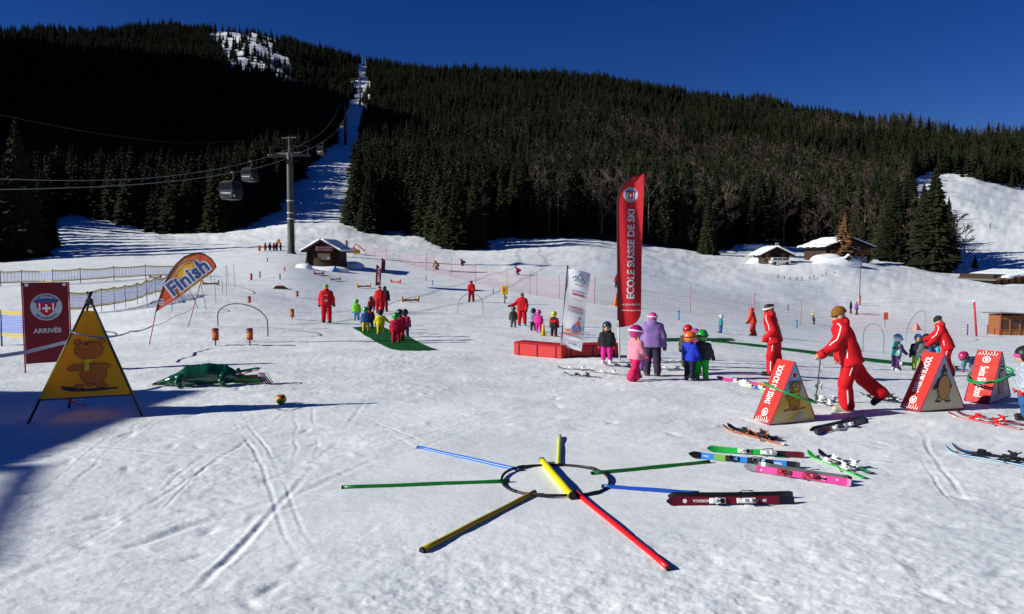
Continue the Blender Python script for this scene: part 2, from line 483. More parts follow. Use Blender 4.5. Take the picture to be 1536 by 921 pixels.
def mesh_np(name, v, faces, mats, parent=None, mi=None, smooth=False):
    """v (n,3); faces: int array (m,3|4) or list of lists"""
    me = bpy.data.meshes.new(name)
    v = np.asarray(v, float)
    if isinstance(faces, np.ndarray):
        m, k = faces.shape
        me.vertices.add(len(v)); me.vertices.foreach_set('co', v.ravel())
        me.loops.add(m * k); me.loops.foreach_set('vertex_index', faces.astype(np.int32).ravel())
        me.polygons.add(m); me.polygons.foreach_set('loop_start', np.arange(m, dtype=np.int32) * k)
        me.update(calc_edges=True)
    else:
        me.from_pydata([tuple(p) for p in v], [], [list(f) for f in faces])
        me.update()
    if not isinstance(mats, (list, tuple)):
        mats = [mats]
    for m_ in mats:
        me.materials.append(m_)
    if mi is not None:
        me.polygons.foreach_set('material_index', np.asarray(mi, dtype=np.int32))
    if smooth:
        me.polygons.foreach_set('use_smooth', np.ones(len(me.polygons), bool))
    o = bpy.data.objects.new(name, me)
    return link(o, parent)


def tag(o, label=None, cat=None, group=None, kind=None):
    if label: o['label'] = label
    if cat: o['category'] = cat
    if group: o['group'] = group
    if kind: o['kind'] = kind
    return o


def thing(name, label, cat, loc=(0, 0, 0), rz=0.0, group=None):
    o = bpy.data.objects.new(name, None)
    o.empty_display_size = 0.2
    o.location = loc
    o.rotation_euler = (0, 0, rz)
    link(o)
    return tag(o, label, cat, group)


class MB:
    """collects shapes into ONE mesh"""

    def __init__(s):
        s.v, s.f, s.m = [], [], []

    def raw(s, v, f, m=0):
        o = len(s.v)
        s.v += [tuple(p) for p in v]
        s.f += [[i + o for i in q] for q in f]
        s.m += [m] * len(f)
        return s

    def box(s, c, d, rot=None, m=0, bev=0.0):
        hx, hy, hz = d[0] / 2, d[1] / 2, d[2] / 2
        if bev > 0:
            b = min(bev, hx * .95, hy * .95, hz * .95)
            vs = []
            for z, r in ((-hz, b), (-hz + b, 0), (hz - b, 0), (hz, b)):
                for x, y in ((-hx + r, -hy + b), (-hx + b, -hy + r), (hx - b, -hy + r), (hx - r, -hy + b), (hx - r, hy - b), (hx - b, hy - r), (-hx + b, hy - r), (-hx + r, hy - b)):
                    vs.append(Vector((x, y, z)))
            fs = [list(range(7, -1, -1)), list(range(24, 32))]
            for k in range(3):
                for i in range(8):
                    j = (i + 1) % 8
                    fs.append([k * 8 + i, k * 8 + j, k * 8 + 8 + j, k * 8 + 8 + i])
        else:
            vs = [Vector((x * hx, y * hy, z * hz)) for z in (-1, 1) for y in (-1, 1) for x in (-1, 1)]
            fs = [[0, 2, 3, 1], [4, 5, 7, 6], [0, 1, 5, 4], [2, 6, 7, 3], [0, 4, 6, 2], [1, 3, 7, 5]]
        if rot is not None:
            vs = [rot @ p for p in vs]
        return s.raw([p + Vector(c) for p in vs], fs, m)

    def tube(s, pts, r, n=8, m=0, caps=True, closed=False):
        pts = [Vector(p) for p in pts]
        N = len(pts)
        rr = r if hasattr(r, '__len__') else [r] * N
        vs, up = [], None
        for i, p in enumerate(pts):
            if closed:
                t = pts[(i + 1) % N] - pts[i - 1]
            else:
                t = pts[min(i + 1, N - 1)] - pts[max(i - 1, 0)]
            t.normalize()
            if up is None:
                up = Vector((0, 0, 1)) if abs(t.z) < .9 else Vector((1, 0, 0))
            a = t.cross(up)
            if a.length < 1e-5:
                a = t.cross(Vector((1, .3, 0)))
            a.normalize()
            b = a.cross(t).normalized()
            up = b
            for k in range(n):
                w = 2 * math.pi * k / n
                vs.append(p + (a * math.cos(w) + b * math.sin(w)) * rr[i])
        fs = []
        for i in range(N if closed else N - 1):
            j = (i + 1) % N
            for k in range(n):
                l = (k + 1) % n
                fs.append([i * n + k, i * n + l, j * n + l, j * n + k])
        if caps and not closed:
            fs.append(list(range(n - 1, -1, -1)))
            fs.append([(N - 1) * n + k for k in range(n)])
        return s.raw(vs, fs, m)

    def lathe(s, prof, c=(0, 0, 0), n=20, m=0, ax=None):
        vs, fs = [], []
        q = (ax.to_track_quat('Z', 'Y').to_matrix() if ax is not None else Matrix.Identity(3))
        for r, z in prof:
            for k in range(n):
                w = 2 * math.pi * k / n
                vs.append(q @ Vector((r * math.cos(w), r * math.sin(w), z)) + Vector(c))
        for i in range(len(prof) - 1):
            for k in range(n):
                l = (k + 1) % n
                fs.append([i * n + k, i * n + l, (i + 1) * n + l, (i + 1) * n + k])
        fs.append(list(range(n - 1, -1, -1))); fs.append([(len(prof) - 1) * n + k for k in range(n)])
        return s.raw(vs, fs, m)

    def prism(s, poly, o, ux, uy, un, d, m=0):
        """extrude a 2D outline lying in frame (o, ux, uy) by d along un"""
        n = len(poly)
        a = [o + ux * p[0] + uy * p[1] for p in poly]
        vs = a + [p + un * d for p in a]
        fs = [list(range(n - 1, -1, -1)), list(range(n, 2 * n))]
        for i in range(n):
            j = (i + 1) % n
            fs.append([i, j, n + j, n + i])
        return s.raw(vs, fs, m)

    def build(s, name, mats, parent=None, smooth=False):
        if not isinstance(mats, (list, tuple)):
            mats = [mats]
        o = mesh_np(name, np.array(s.v), s.f, mats, parent, s.m, smooth)
        return o


# ------------------------------------------------------------------ implicit-surface mesher for bodies and other organic shapes
def surface_nets(f, org, h):
    s = f < 0
    nx, ny, nz = f.shape
    cs = np.zeros((nx - 1, ny - 1, nz - 1), np.int8)
    for a in (0, 1):
        for b in (0, 1):
            for c in (0, 1):
                cs += s[a:nx - 1 + a, b:ny - 1 + b, c:nz - 1 + c]
    mk = (cs > 0) & (cs < 8)
    I = np.argwhere(mk)
    if len(I) == 0:
        return np.zeros((0, 3)), np.zeros((0, 4), int)
    idx = -np.ones(mk.shape, int)
    idx[mk] = np.arange(len(I))
    cor = [(a, b, c) for a in (0, 1) for b in (0, 1) for c in (0, 1)]
    val = {k: f[I[:, 0] + k[0], I[:, 1] + k[1], I[:, 2] + k[2]] for k in cor}
    acc = np.zeros((len(I), 3)); cnt = np.zeros(len(I))
    for k in cor:
        for ax in range(3):
            if k[ax] == 0:
                k2 = list(k); k2[ax] = 1; k2 = tuple(k2)
                v0, v1 = val[k], val[k2]
                x = (v0 < 0) != (v1 < 0)
                t = np.where(x, v0 / np.where(x, v0 - v1, 1), 0)
                for q in range(3):
                    acc[:, q] += np.where(x, (t if q == ax else k[q]), 0)
                cnt += x
    v = org + h * (I + acc / cnt[:, None])
    fs = []
    for ax in range(3):
        o1, o2 = (ax + 1) % 3, (ax + 2) % 3
        sl0 = [slice(None)] * 3; sl1 = [slice(None)] * 3
        sl0[ax] = slice(0, -1); sl1[ax] = slice(1, None)
        a, b = s[tuple(sl0)], s[tuple(sl1)]
        e = np.argwhere(a != b)
        e = e[(e[:, o1] > 0) & (e[:, o2] > 0) & (e[:, o1] < f.shape[o1] - 1) & (e[:, o2] < f.shape[o2] - 1)]
        if len(e) == 0:
            continue
        ins = a[e[:, 0], e[:, 1], e[:, 2]]
        q = []
        for d1, d2 in ((1, 1), (0, 1), (0, 0), (1, 0)):
            ee = e.copy(); ee[:, o1] -= d1; ee[:, o2] -= d2
            q.append(idx[ee[:, 0], ee[:, 1], ee[:, 2]])
        q = np.array(q).T
        q[~ins] = q[~ins][:, ::-1]
        fs.append(q)
    fs = np.concatenate(fs)
    return v, fs[(fs >= 0).all(1)]


def cap(a, b, ra, rb=None):
    return ('c', np.array(a, float), np.array(b, float), ra, ra if rb is None else rb)


def ell(c, r, M3=None):
    return ('e', np.array(c, float), np.array(r, float), np.identity(3) if M3 is None else np.array(M3))


def sdf_mesh(prims, h, k=0.03, cuts=(), subs=(), noise=None):
    """smooth union of prims; cuts = [(point, normal)] keep the side the normal points away from; subs = ellipsoids removed"""
    lo, hi = np.full(3, 1e9), np.full(3, -1e9)
    for p in prims:
        if p[0] == 'c':
            r = max(p[3], p[4])
            lo = np.minimum(lo, np.minimum(p[1], p[2]) - r); hi = np.maximum(hi, np.maximum(p[1], p[2]) + r)
        else:
            r = p[2].max(); lo = np.minimum(lo, p[1] - r); hi = np.maximum(hi, p[1] + r)
    lo -= 2.5 * h + k * .3; hi += 2.5 * h + k * .3
    n = np.ceil((hi - lo) / h).astype(int) + 1
    ax = [lo[i] + h * np.arange(n[i]) for i in range(3)]
    f = np.full(tuple(n), 0.3)
    for p in prims:
        if p[0] == 'c':
            r = max(p[3], p[4]); l = np.minimum(p[1], p[2]) - r; u = np.maximum(p[1], p[2]) + r
        else:
            r = p[2].max(); l = p[1] - r; u = p[1] + r
        mg = k + 2.5 * h
        i0 = np.clip(((l - mg - lo) / h).astype(int), 0, n - 1); i1 = np.clip(((u + mg - lo) / h).astype(int) + 2, 1, n)
        sl = tuple(slice(i0[i], i1[i]) for i in range(3))
        X, Y_, Z_ = np.meshgrid(ax[0][sl[0]], ax[1][sl[1]], ax[2][sl[2]], indexing='ij')
        if p[0] == 'c':
            a, b = p[1], p[2]; ab = b - a; L = max(ab @ ab, 1e-9)
            t = np.clip(((X - a[0]) * ab[0] + (Y_ - a[1]) * ab[1] + (Z_ - a[2]) * ab[2]) / L, 0, 1)
            d = np.sqrt((X - a[0] - t * ab[0]) ** 2 + (Y_ - a[1] - t * ab[1]) ** 2 + (Z_ - a[2] - t * ab[2]) ** 2) - (p[3] + t * (p[4] - p[3]))
        else:
            q = np.stack([X - p[1][0], Y_ - p[1][1], Z_ - p[1][2]], -1) @ p[3]
            k0 = np.sqrt(((q / p[2]) ** 2).sum(-1)); k1 = np.sqrt(((q / p[2] ** 2) ** 2).sum(-1))
            d = k0 * (k0 - 1) / np.maximum(k1, 1e-6)
        g = f[sl]
        hh = np.clip(0.5 + 0.5 * (g - d) / k, 0, 1)
        f[sl] = g * (1 - hh) + d * hh - k * hh * (1 - hh)
    if cuts or subs or noise:
        X, Y_, Z_ = np.meshgrid(*ax, indexing='ij')
        if noise:
            a, sc = noise
            f += a * (np.sin(X * sc + 2.1 * np.sin(Z_ * sc * .8)) * np.sin(Z_ * sc * 1.25 + 1.3 * np.sin(Y_ * sc * .9)) + .6 * np.sin(Y_ * sc * 1.4 + Z_ * sc * .5))
        for c, nrm in cuts:
            nrm = np.array(nrm, float); nrm /= np.linalg.norm(nrm)
            f = np.maximum(f, (X - c[0]) * nrm[0] + (Y_ - c[1]) * nrm[1] + (Z_ - c[2]) * nrm[2])
        for p in subs:
            q = np.stack([X - p[1][0], Y_ - p[1][1], Z_ - p[1][2]], -1) @ p[3]
            k0 = np.sqrt(((q / p[2]) ** 2).sum(-1)); k1 = np.sqrt(((q / p[2] ** 2) ** 2).sum(-1))
            f = np.maximum(f, -(k0 * (k0 - 1) / np.maximum(k1, 1e-6)))
    return surface_nets(f, lo, h)


def sdf(name, mat, parent, prims, h, k=0.03, cuts=(), subs=(), noise=None):
    v, fs = sdf_mesh(prims, h, k, cuts, subs, noise)
    return mesh_np(name, v, fs, mat, parent, smooth=True)


# ------------------------------------------------------------------ lettering and flat print
_txt = {}


def text2d(s, bold=0.02):
    key = (s, bold)
    if key not in _txt:
        cu_ = bpy.data.curves.new('t', 'FONT')
        cu_.body = s; cu_.size = 1.0; cu_.offset = bold; cu_.resolution_u = 3
        o = bpy.data.objects.new('t', cu_)
        C.objects.link(o)
        dg = bpy.context.evaluated_depsgraph_get()
        me = o.evaluated_get(dg).to_mesh()
        v = np.array([[p.co.x, p.co.y] for p in me.vertices]); f = [list(p.vertices) for p in me.polygons]
        o.evaluated_get(dg).to_mesh_clear()
        bpy.data.objects.remove(o); bpy.data.curves.remove(cu_)
        _txt[key] = (v, f)
    v, f = _txt[key]
    return v.copy(), f


def text_fit(s, cx, cy, height=None, width=None, rot=0.0, bold=0.02):
    v, f = text2d(s, bold)
    lo, hi = v.min(0), v.max(0)
    v -= (lo + hi) / 2
    sx = sy = 1.0
    if height and width:
        sx, sy = width / (hi - lo)[0], height / (hi - lo)[1]
    elif height:
        sx = sy = height / (hi - lo)[1]
    else:
        sx = sy = width / (hi - lo)[0]
    v = v * [sx, sy]
    c, s_ = math.cos(rot), math.sin(rot)
    v = v @ np.array([[c, s_], [-s_, c]])
    return v + [cx, cy], f


def text_arc(s, cx, cy, r, size, mid_deg, span_deg, top=True, bold=0.02):
    v, f = text2d(s, bold)
    lo, hi = v.min(0), v.max(0)
    t = (v[:, 0] - lo[0]) / (hi[0] - lo[0]) - .5
    y = (v[:, 1] - lo[1]) / (hi[1] - lo[1]) - .5
    if top:
        a = np.radians(mid_deg - t * span_deg); rad = r + y * size
    else:
        a = np.radians(mid_deg + t * span_deg); rad = r - y * size
    return np.stack([cx + rad * np.cos(a), cy + rad * np.sin(a)], 1), f


def circle(cx, cy, r, n=28, ry=None):
    return [(cx + r * math.cos(2 * math.pi * i / n), cy + (ry or r) * math.sin(2 * math.pi * i / n)) for i in range(n)]


def stroke(pts, w):
    """2D ribbon along a polyline as quads"""
    v, f = [], []
    pts = [Vector(p) for p in pts]
    for i, p in enumerate(pts):
        t = (pts[min(i + 1, len(pts) - 1)] - pts[max(i - 1, 0)]).normalized()
        nn = Vector((-t.y, t.x)) * w / 2
        v += [tuple(p + nn), tuple(p - nn)]
    for i in range(len(pts) - 1):
        f.append([2 * i, 2 * i + 1, 2 * i + 3, 2 * i + 2])
    return np.array(v), f


class Print:
    """ink printed on a surface surf(s, t) -> point; each layer sits a little prouder than the last"""

    def __init__(s, surf, off=0.006, step=0.0016):
        s.surf, s.off, s.step = surf, off, step
        s.v, s.f, s.m, s.mats, s.k = [], [], [], [], 0

    def nrm(s, a, b, e=0.01):
        p = s.surf(a, b)
        return (s.surf(a + e, b) - p).cross(s.surf(a, b + e) - p).normalized()

    def add(s, v2, f, mat):
        if mat not in s.mats:
            s.mats.append(mat)
        o = len(s.v)
        d = s.off + s.step * s.k
        s.k += 1
        for a, b in v2:
            s.v.append(s.surf(a, b) + s.nrm(a, b) * d)
        s.f += [[i + o for i in q] for q in f]
        s.m += [s.mats.index(mat)] * len(f)

    def poly(s, pts, mat):
        c = np.mean(np.array(pts), 0)
        n = len(pts)
        a = np.array(pts, float)
        rings = 1 if np.abs(a - c).max() < .06 else 4
        v = [tuple(c)]
        f = []
        for r_ in range(1, rings + 1):
            v += [tuple(c + (q - c) * r_ / rings) for q in a]
        f += [[0, 1 + i, 1 + (i + 1) % n] for i in range(n)]
        for r_ in range(rings - 1):
            o = 1 + r_ * n
            f += [[o + i, o + n + i, o + n + (i + 1) % n, o + (i + 1) % n] for i in range(n)]
        s.add(v, f, mat)

    def text(s, t, mat, *a, **k):
        v, f = text_fit(t, *a, **k)
        s.add(v, f, mat)

    def stroke(s, pts, w, mat):
        v, f = stroke(pts, w)
        s.add(v, f, mat)

    def build(s, name, parent):
        return mesh_np(name, np.array([tuple(p) for p in s.v]), s.f, s.mats, parent, s.m)


RINGC = M('emblem_ring', (0.46, 0.50, 0.58), rough=0.6, var=0.05)
SHIELDR = M('emblem_red', (0.48, 0.01, 0.02), rough=0.6, var=0.05)
SHIELDB = M('emblem_blue', (0.03, 0.08, 0.30), rough=0.6, var=0.05)
INKD = M('ink_dark', (0.02, 0.02, 0.03), rough=0.6, var=0.05)


def emblem(parent, surf, cx, cy, r, small=False, rot=0.0, bottom='LES DIABLERETS'):
    c_, s_ = math.cos(rot), math.sin(rot)

    def sf(a, b):
        return surf(cx + a * c_ - b * s_, cy + a * s_ + b * c_)
    p = Print(sf, 0.006, .002)
    p.poly(circle(0, 0, r), RINGC)
    sh = [(-.66, .42), (-.40, .52), (0, .56), (.40, .52), (.66, .42), (.62, .05), (.45, -.32), (.2, -.55), (0, -.68), (-.2, -.55), (-.45, -.32), (-.62, .05)]
    p.poly([(a * r, b * r) for a, b in sh], SHIELDR)
    tp = [(-.68, .30), (-.72, .46), (-.42, .60), (0, .66), (.42, .60), (.72, .46), (.68, .30), (.3, .34), (0, .35), (-.3, .34)]
    p.poly([(a * r, b * r) for a, b in tp], SHIELDB)
    for a in (-.42, .42):
        p.poly([((a - .05) * r, -.25 * r), ((a + .05) * r, -.25 * r), ((a + .05) * r, .28 * r), ((a - .05) * r, .28 * r)], WHITE)
    p.poly([(a * r, b * r) for a, b in [(-.07, -.38), (.07, -.38), (.07, -.17), (.25, -.17), (.25, -.02), (.07, -.02), (.07, .19), (-.07, .19), (-.07, -.02), (-.25, -.02), (-.25, -.17), (-.07, -.17)]], WHITE)
    if not small:
        v, f = text_arc('ECOLE SUISSE DE SKI', 0, 0, r * .84, r * .16, 90, 130)
        p.add(v, f, INKD)
        v, f = text_arc(bottom, 0, 0, r * .84, r * .16, 270, 100, top=False)
        p.add(v, f, INKD)
    return p.build('emblem', parent)

# ================================================================== THE SETTING
def build_ground():
    uc = np.concatenate([np.linspace(-1.88, -.80, 90)[:-1], np.linspace(-.80, .80, 800), np.linspace(.80, 1.58, 50)[1:]])
    # rows: even in the picture near by, then even in log distance
    py = np.arange(1010, 470, -1.15)
    yr = CAMZ * F / (py - HORI)
    yr = np.concatenate([[1.2, 2.0, 3.0], yr[yr > 3.6], np.geomspace(yr[-1] * 1.012, 3000, 250)])
    U_, Y_ = np.meshgrid(uc, yr)
    X_ = (U_ * Y_).ravel(); Yv = Y_.ravel()
    zb = base_h(X_, Yv)
    zv = zb + relief(X_, Yv)
    nr, ncol = U_.shape
    i = np.arange(nr * ncol).reshape(nr, ncol)
    q = np.stack([i[:-1, :-1], i[:-1, 1:], i[1:, 1:], i[1:, :-1]], -1).reshape(-1, 4)
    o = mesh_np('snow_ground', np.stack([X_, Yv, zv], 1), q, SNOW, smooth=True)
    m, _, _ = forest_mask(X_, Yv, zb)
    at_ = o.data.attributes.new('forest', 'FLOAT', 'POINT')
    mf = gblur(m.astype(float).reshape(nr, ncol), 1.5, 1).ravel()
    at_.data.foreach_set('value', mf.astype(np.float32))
    tag(o, kind='structure')
    b = MB().box((0, -36, -0.45), (240, 80, .2)).build('snow_apron', SNOWCAP)
    tag(b, kind='structure')


build_ground()


# ------------------------------------------------------------------ trees
def spruce_mesh(name, seed, levels, per, sub=2):
    r = np.random.default_rng(seed)
    v, f = [], []
    for i in range(levels):
        t = i / (levels - 1)
        z = .07 + .90 * t ** .92
        Rm = .165 * (1 - t) ** .85 * (.85 + .3 * r.random()) + .008
        n = max(4, int(per * (1 - .45 * t)))
        a0 = r.random() * 6.28
        for j in range(n):
            a = a0 + 6.283 * (j + .5 * r.random()) / n
            L = Rm * (.65 + .5 * r.random())
            dr = L * (.25 + .35 * r.random())
            zz = z + (r.random() - .5) * .03
            ca, sa = math.cos(a), math.sin(a)
            w = L * (.22 + .14 * r.random())
            def pt(rad, side, dz):
                return (ca * rad - sa * side, sa * rad + ca * side, zz + dz)
            o = len(v)
            v += [pt(.0, 0, .01), pt(.55 * L, w, -dr * .75 - .012), pt(L, 0, -dr), pt(.55 * L, -w, -dr * .75 - .012), pt(.6 * L, 0, -dr * .35)]
            f += [[o, o + 4, o + 1], [o + 1, o + 4, o + 2], [o + 2, o + 4, o + 3], [o + 3, o + 4, o]]
            if sub > 1:
                o = len(v)
                v += [pt(.35 * L, 0, -dr * .2), pt(.6 * L, w * .8, -dr * .6 - .03), pt(.8 * L, 0, -dr * .85 - .05), pt(.6 * L, -w * .8, -dr * .6 - .03)]
                f += [[o, o + 1, o + 2], [o, o + 2, o + 3]]
    # dark inner core so that the crown is not see-through
    o = len(v)
    for k in range(6):
        a = k * 1.0472
        v.append((.055 * math.cos(a), .055 * math.sin(a), .1))
    v.append((0, 0, 1.0))
    f += [[o + k, o + (k + 1) % 6, o + 6] for k in range(6)]
    me = bpy.data.meshes.new(name)
    me.from_pydata(v, [], f)
    me.materials.append(NEEDLE)
    me.update()
    return me


def trunk_mesh(name, h, r0, mat, n=7):
    mb = MB().tube([(0, 0, -.03), (0.002, 0, h * .33), (-.002, .002, h * .66), (0, 0, h)], [r0, r0 * .8, r0 * .55, r0 * .15], n)
    me = bpy.data.meshes.new(name)
    me.from_pydata(mb.v, [], mb.f)
    me.materials.append(mat)
    me.update()
    return me


def bare_mesh(name, seed, depth=4, mat=None):
    """leafless crown: limbs splitting into fine twigs, unit height"""
    r = random.Random(seed)
    mb = MB()

    def grow(p, d, L, rad, k):
        q = p + d * L
        mb.tube([p, q], [rad, rad * .6], 3, caps=False)
        if k == 0:
            return
        for _ in range(4 if k > 1 else 5):
            a = r.uniform(0, 6.28); s = r.uniform(.35, .75)
            nd = (d + Vector((math.cos(a) * s, math.sin(a) * s, r.uniform(-.05, .35)))).normalized()
            st = p + d * L * r.uniform(.45, 1.0)
            grow(st, nd, L * r.uniform(.5, .72), rad * .55, k - 1)
    for i in range(7):
        z = .22 + .1 * i
        a = i * 2.4 + r.random()
        grow(Vector((0, 0, z)), Vector((math.cos(a) * .6, math.sin(a) * .6, .85)).normalized(), .21 * (1.15 - z * .7), .0085, depth - 1)
    me = bpy.data.meshes.new(name)
    me.from_pydata(mb.v, [], mb.f)
    me.materials.append(mat or TWIG)
    me.update()
    return me


CROWN_N = [spruce_mesh('crown', 100 + i, 44, 13) for i in range(4)]
CROWN_X = [spruce_mesh('crown', 500 + i, 70, 16) for i in range(2)]
CROWN_F = [spruce_mesh('crown_far', 200 + i, 16, 8, 1) for i in range(3)]
TRUNK_N = trunk_mesh('trunk', .95, .016, BARK)
BARE = [bare_mesh('bare_crown', 300 + i, 4) for i in range(3)]
BARE_TRUNK = trunk_mesh('bare_trunk', .8, .011, BARKL)
LARCH_ME = spruce_mesh('larch_crown', 400, 24, 9)
LARCH_ME.materials.clear(); LARCH_ME.materials.append(LARCH)


def tree(name, label, p, h, crown, trunk, group=None, wid=1.0, rz=None, cat='tree'):
    t = thing(name, label, cat, p, random.uniform(0, 6.28) if rz is None else rz, group)
    c = bpy.data.objects.new('crown', crown); link(c, t); c.scale = (h * wid, h * wid, h)
    k = bpy.data.objects.new('trunk', trunk); link(k, t); k.scale = (h, h, h)
    return t


# forest floor points on a jittered grid, denser near the edge
def forest_points():
    pts = []
    for y0, y1, sp in ((100, 330, 3.9), (330, 560, 4.5), (560, 1000, 5.6)):
        nx = int(2 * .95 * y1 / sp); ny = int((y1 - y0) / sp)
        gx, gy = np.meshgrid(np.arange(nx) * sp - .95 * y1, y0 + np.arange(ny) * sp)
        x = (gx + rng.uniform(-.48, .48, gx.shape) * sp).ravel(); y = (gy + rng.uniform(-.48, .48, gx.shape) * sp).ravel()
        k = np.abs(x / y) < .92
        pts.append(np.stack([x[k], y[k]], 1))
    # thick stand on the left side of the lift corridor
    xx = rng.uniform(-110, -40, 1500); yy = rng.uniform(150, 420, 1500)
    q = us(np.interp(yy, [150, 220, 330, 430], [384, 420, 466, 499]), 300)[0] - xx / yy
    k = (q > .010) & (q < 22 / yy)
    pts.append(np.stack([xx[k], yy[k]], 1))
    a = np.concatenate(pts)
    z = ground_z(a[:, 0], a[:, 1])
    m, px, py = forest_mask(a[:, 0], a[:, 1], z)
    # a few lone trees stand on the upper clearing
    inp = inpoly(px, py, PATCH) & (rng.random(len(a)) < .20)
    # do not fill the back side of the ridges
    keep = (m | inp)
    return a[keep, 0], a[keep, 1], z[keep], px[keep], py[keep]


fx, fy, fz, fpx, fpy = forest_points()
fh = 8.5 + 9.5 * rng.beta(2.2, 2.0, len(fx)) * np.where(fy < 250, .95, 1.0) * (1 + .25 * fbm(fx * .02, fy * .02, 2))
fh = np.clip(fh, 6, 22) * np.interp(fy, [0, 200, 300, 600, 1000], [1.15, 1.1, 1, .88, .80])
# leafless woodland grows in patches on the right-hand slope
bare_p = np.clip((fpx - 640) / 500, 0, .9) * np.clip(fbm(fx * .012 + 3, fy * .012, 3) * 1.6 + .15, 0, 1) * np.clip((fpy - 150) / 60, 0, 1)
bare_p = np.maximum(bare_p, .62 * ((fpx > 880) & (fpx < 1360) & (fpy > 235)) * np.clip(.75 + fbm(fx * .03, fy * .03, 2), 0, 1))
isb = rng.random(len(fx)) < bare_p * .75
small = rng.random(len(fx)) < .10
fh[small] *= .55


def points_stuff(name, label_kind, X, protos, Hs, wid=(1.15, 1.75)):
    me = bpy.data.meshes.new(name)
    n = len(X)
    me.vertices.add(n)
    me.vertices.foreach_set('co', np.asarray(X, float).ravel())
    sc = me.attributes.new('size', 'FLOAT_VECTOR', 'POINT')
    w = rng.uniform(wid[0], wid[1], n)
    sc.data.foreach_set('vector', np.stack([Hs * w, Hs * w, Hs], 1).astype(np.float32).ravel())
    rt = me.attributes.new('turn', 'FLOAT_VECTOR', 'POINT')
    rt.data.foreach_set('vector', np.stack([rng.uniform(-.04, .04, n), rng.uniform(-.04, .04, n), rng.uniform(0, 6.28, n)], 1).astype(np.float32).ravel())
    ki = me.attributes.new('pick', 'INT', 'POINT')
    ki.data.foreach_set('value', rng.integers(0, len(protos), n).astype(np.int32))
    o = bpy.data.objects.new(name, me)
    link(o)
    ng = bpy.data.node_groups.new(name, 'GeometryNodeTree')
    ng.interface.new_socket('Geometry', in_out='INPUT', socket_type='NodeSocketGeometry')
    ng.interface.new_socket('Geometry', in_out='OUTPUT', socket_type='NodeSocketGeometry')
    N = ng.nodes
    gi, go = N.new('NodeGroupInput'), N.new('NodeGroupOutput')
    m2p = N.new('GeometryNodeMeshToPoints')
    ip = N.new('GeometryNodeInstanceOnPoints')
    jn = N.new('GeometryNodeJoinGeometry')
    for pr in protos:
        oi = N.new('GeometryNodeObjectInfo')
        oi.transform_space = 'ORIGINAL'
        oi.inputs['Object'].default_value = pr
        oi.inputs['As Instance'].default_value = True
        ng.links.new(oi.outputs['Geometry'], jn.inputs[0])

    def attr(nm, ty):
        a = N.new('GeometryNodeInputNamedAttribute')
        a.data_type = ty
        a.inputs['Name'].default_value = nm
        return [s_ for s_ in a.outputs if s_.name == 'Attribute' and s_.enabled][0]
    ng.links.new(gi.outputs[0], m2p.inputs['Mesh'])
    ng.links.new(m2p.outputs[0], ip.inputs['Points'])
    ng.links.new(jn.outputs[0], ip.inputs['Instance'])
    ip.inputs['Pick Instance'].default_value = True
    ng.links.new(attr('pick', 'INT'), ip.inputs['Instance Index'])
    e2r = N.new('FunctionNodeEulerToRotation')
    ng.links.new(attr('turn', 'FLOAT_VECTOR'), e2r.inputs[0])
    ng.links.new(e2r.outputs[0], ip.inputs['Rotation'])
    ng.links.new(attr('size', 'FLOAT_VECTOR'), ip.inputs['Scale'])
    ng.links.new(ip.outputs[0], go.inputs[0])
    md = o.modifiers.new('forest', 'NODES')
    md.node_group = ng
    tag(o, kind='stuff')
    return o


# trees that stand out one by one
n0 = {}
special = [
    ('spruce_tree', 'tall dark spruce at the left edge above the blue net', (30, 388), 20.5, 0, 1.25),
    ('spruce_tree', 'lower bushy spruce beside the tall dark one at the left edge', (66, 374), 13.0, 1, 1.35),
    ('spruce_tree', 'dark spruce cut by the left picture edge behind the banner', (-14, 386), 19.0, 2, 1.25),
    ('spruce_tree', 'broad black spruce jutting onto the snow slope right of the lift corridor', (686, 373), 15.5, 3, 1.3),
    ('spruce_tree', 'tall spruce at the right foot of the lift corridor', (537, 340), 16.5, 0, 1.25),
    ('spruce_tree', 'second tall spruce right of the lift corridor foot', (556, 348), 15.0, 1, 1.3),
    ('spruce_tree', 'slimmer spruce left of the broad one jutting onto the snow slope', (664, 368), 13.0, 0, 1.2),
    ('spruce_tree', 'spruce right of the broad one jutting onto the snow slope', (712, 371), 15.0, 1, 1.2),
    ('spruce_tree', 'free-standing pointed spruce in front of the upper right piste', (1398, 404), 25.0, 2, 1.35),
    ('spruce_tree', 'dark spruce left of the pointed one in front of the upper right piste', (1366, 396), 22.0, 3, 1.25),
    ('spruce_tree', 'dark spruce two left of the pointed one in front of the upper right piste', (1342, 393), 20.0, 0, 1.25),
    ('spruce_tree', 'dense spruce squeezed between the pointed one and its left neighbour', (1382, 401), 20.5, 1, 1.2),
    ('spruce_tree', 'shorter spruce at the right foot of the pointed one', (1412, 405), 15.0, 0, 1.2),
    ('spruce_tree', 'dark spruce right of the large chalet roof', (1326, 390), 17.0, 3, 1.25),
    ('spruce_tree', 'tall dark spruce behind the gap left of the pointed one', (1356, 391), 23.0, 2, 1.2),
    ('spruce_tree', 'small spruce on the snow bank right of the bare trees', (1462, 405), 3.6, 1, 1.5),
    ('spruce_tree', 'slender spruce in front of the wood above the tall red flag slope', (1062, 383), 15.0, 3, 1.0),
    ('spruce_tree', 'dark spruce standing against the right half of the large chalet', (1293, 391), 10.5, 0, 1.2),
]
CROWNS = []
for nm, lb, q, h, ci, wd in special:
    CROWNS.append(tree(nm, lb, G(*q), h, CROWN_X[ci % 2], TRUNK_N, None, wd))
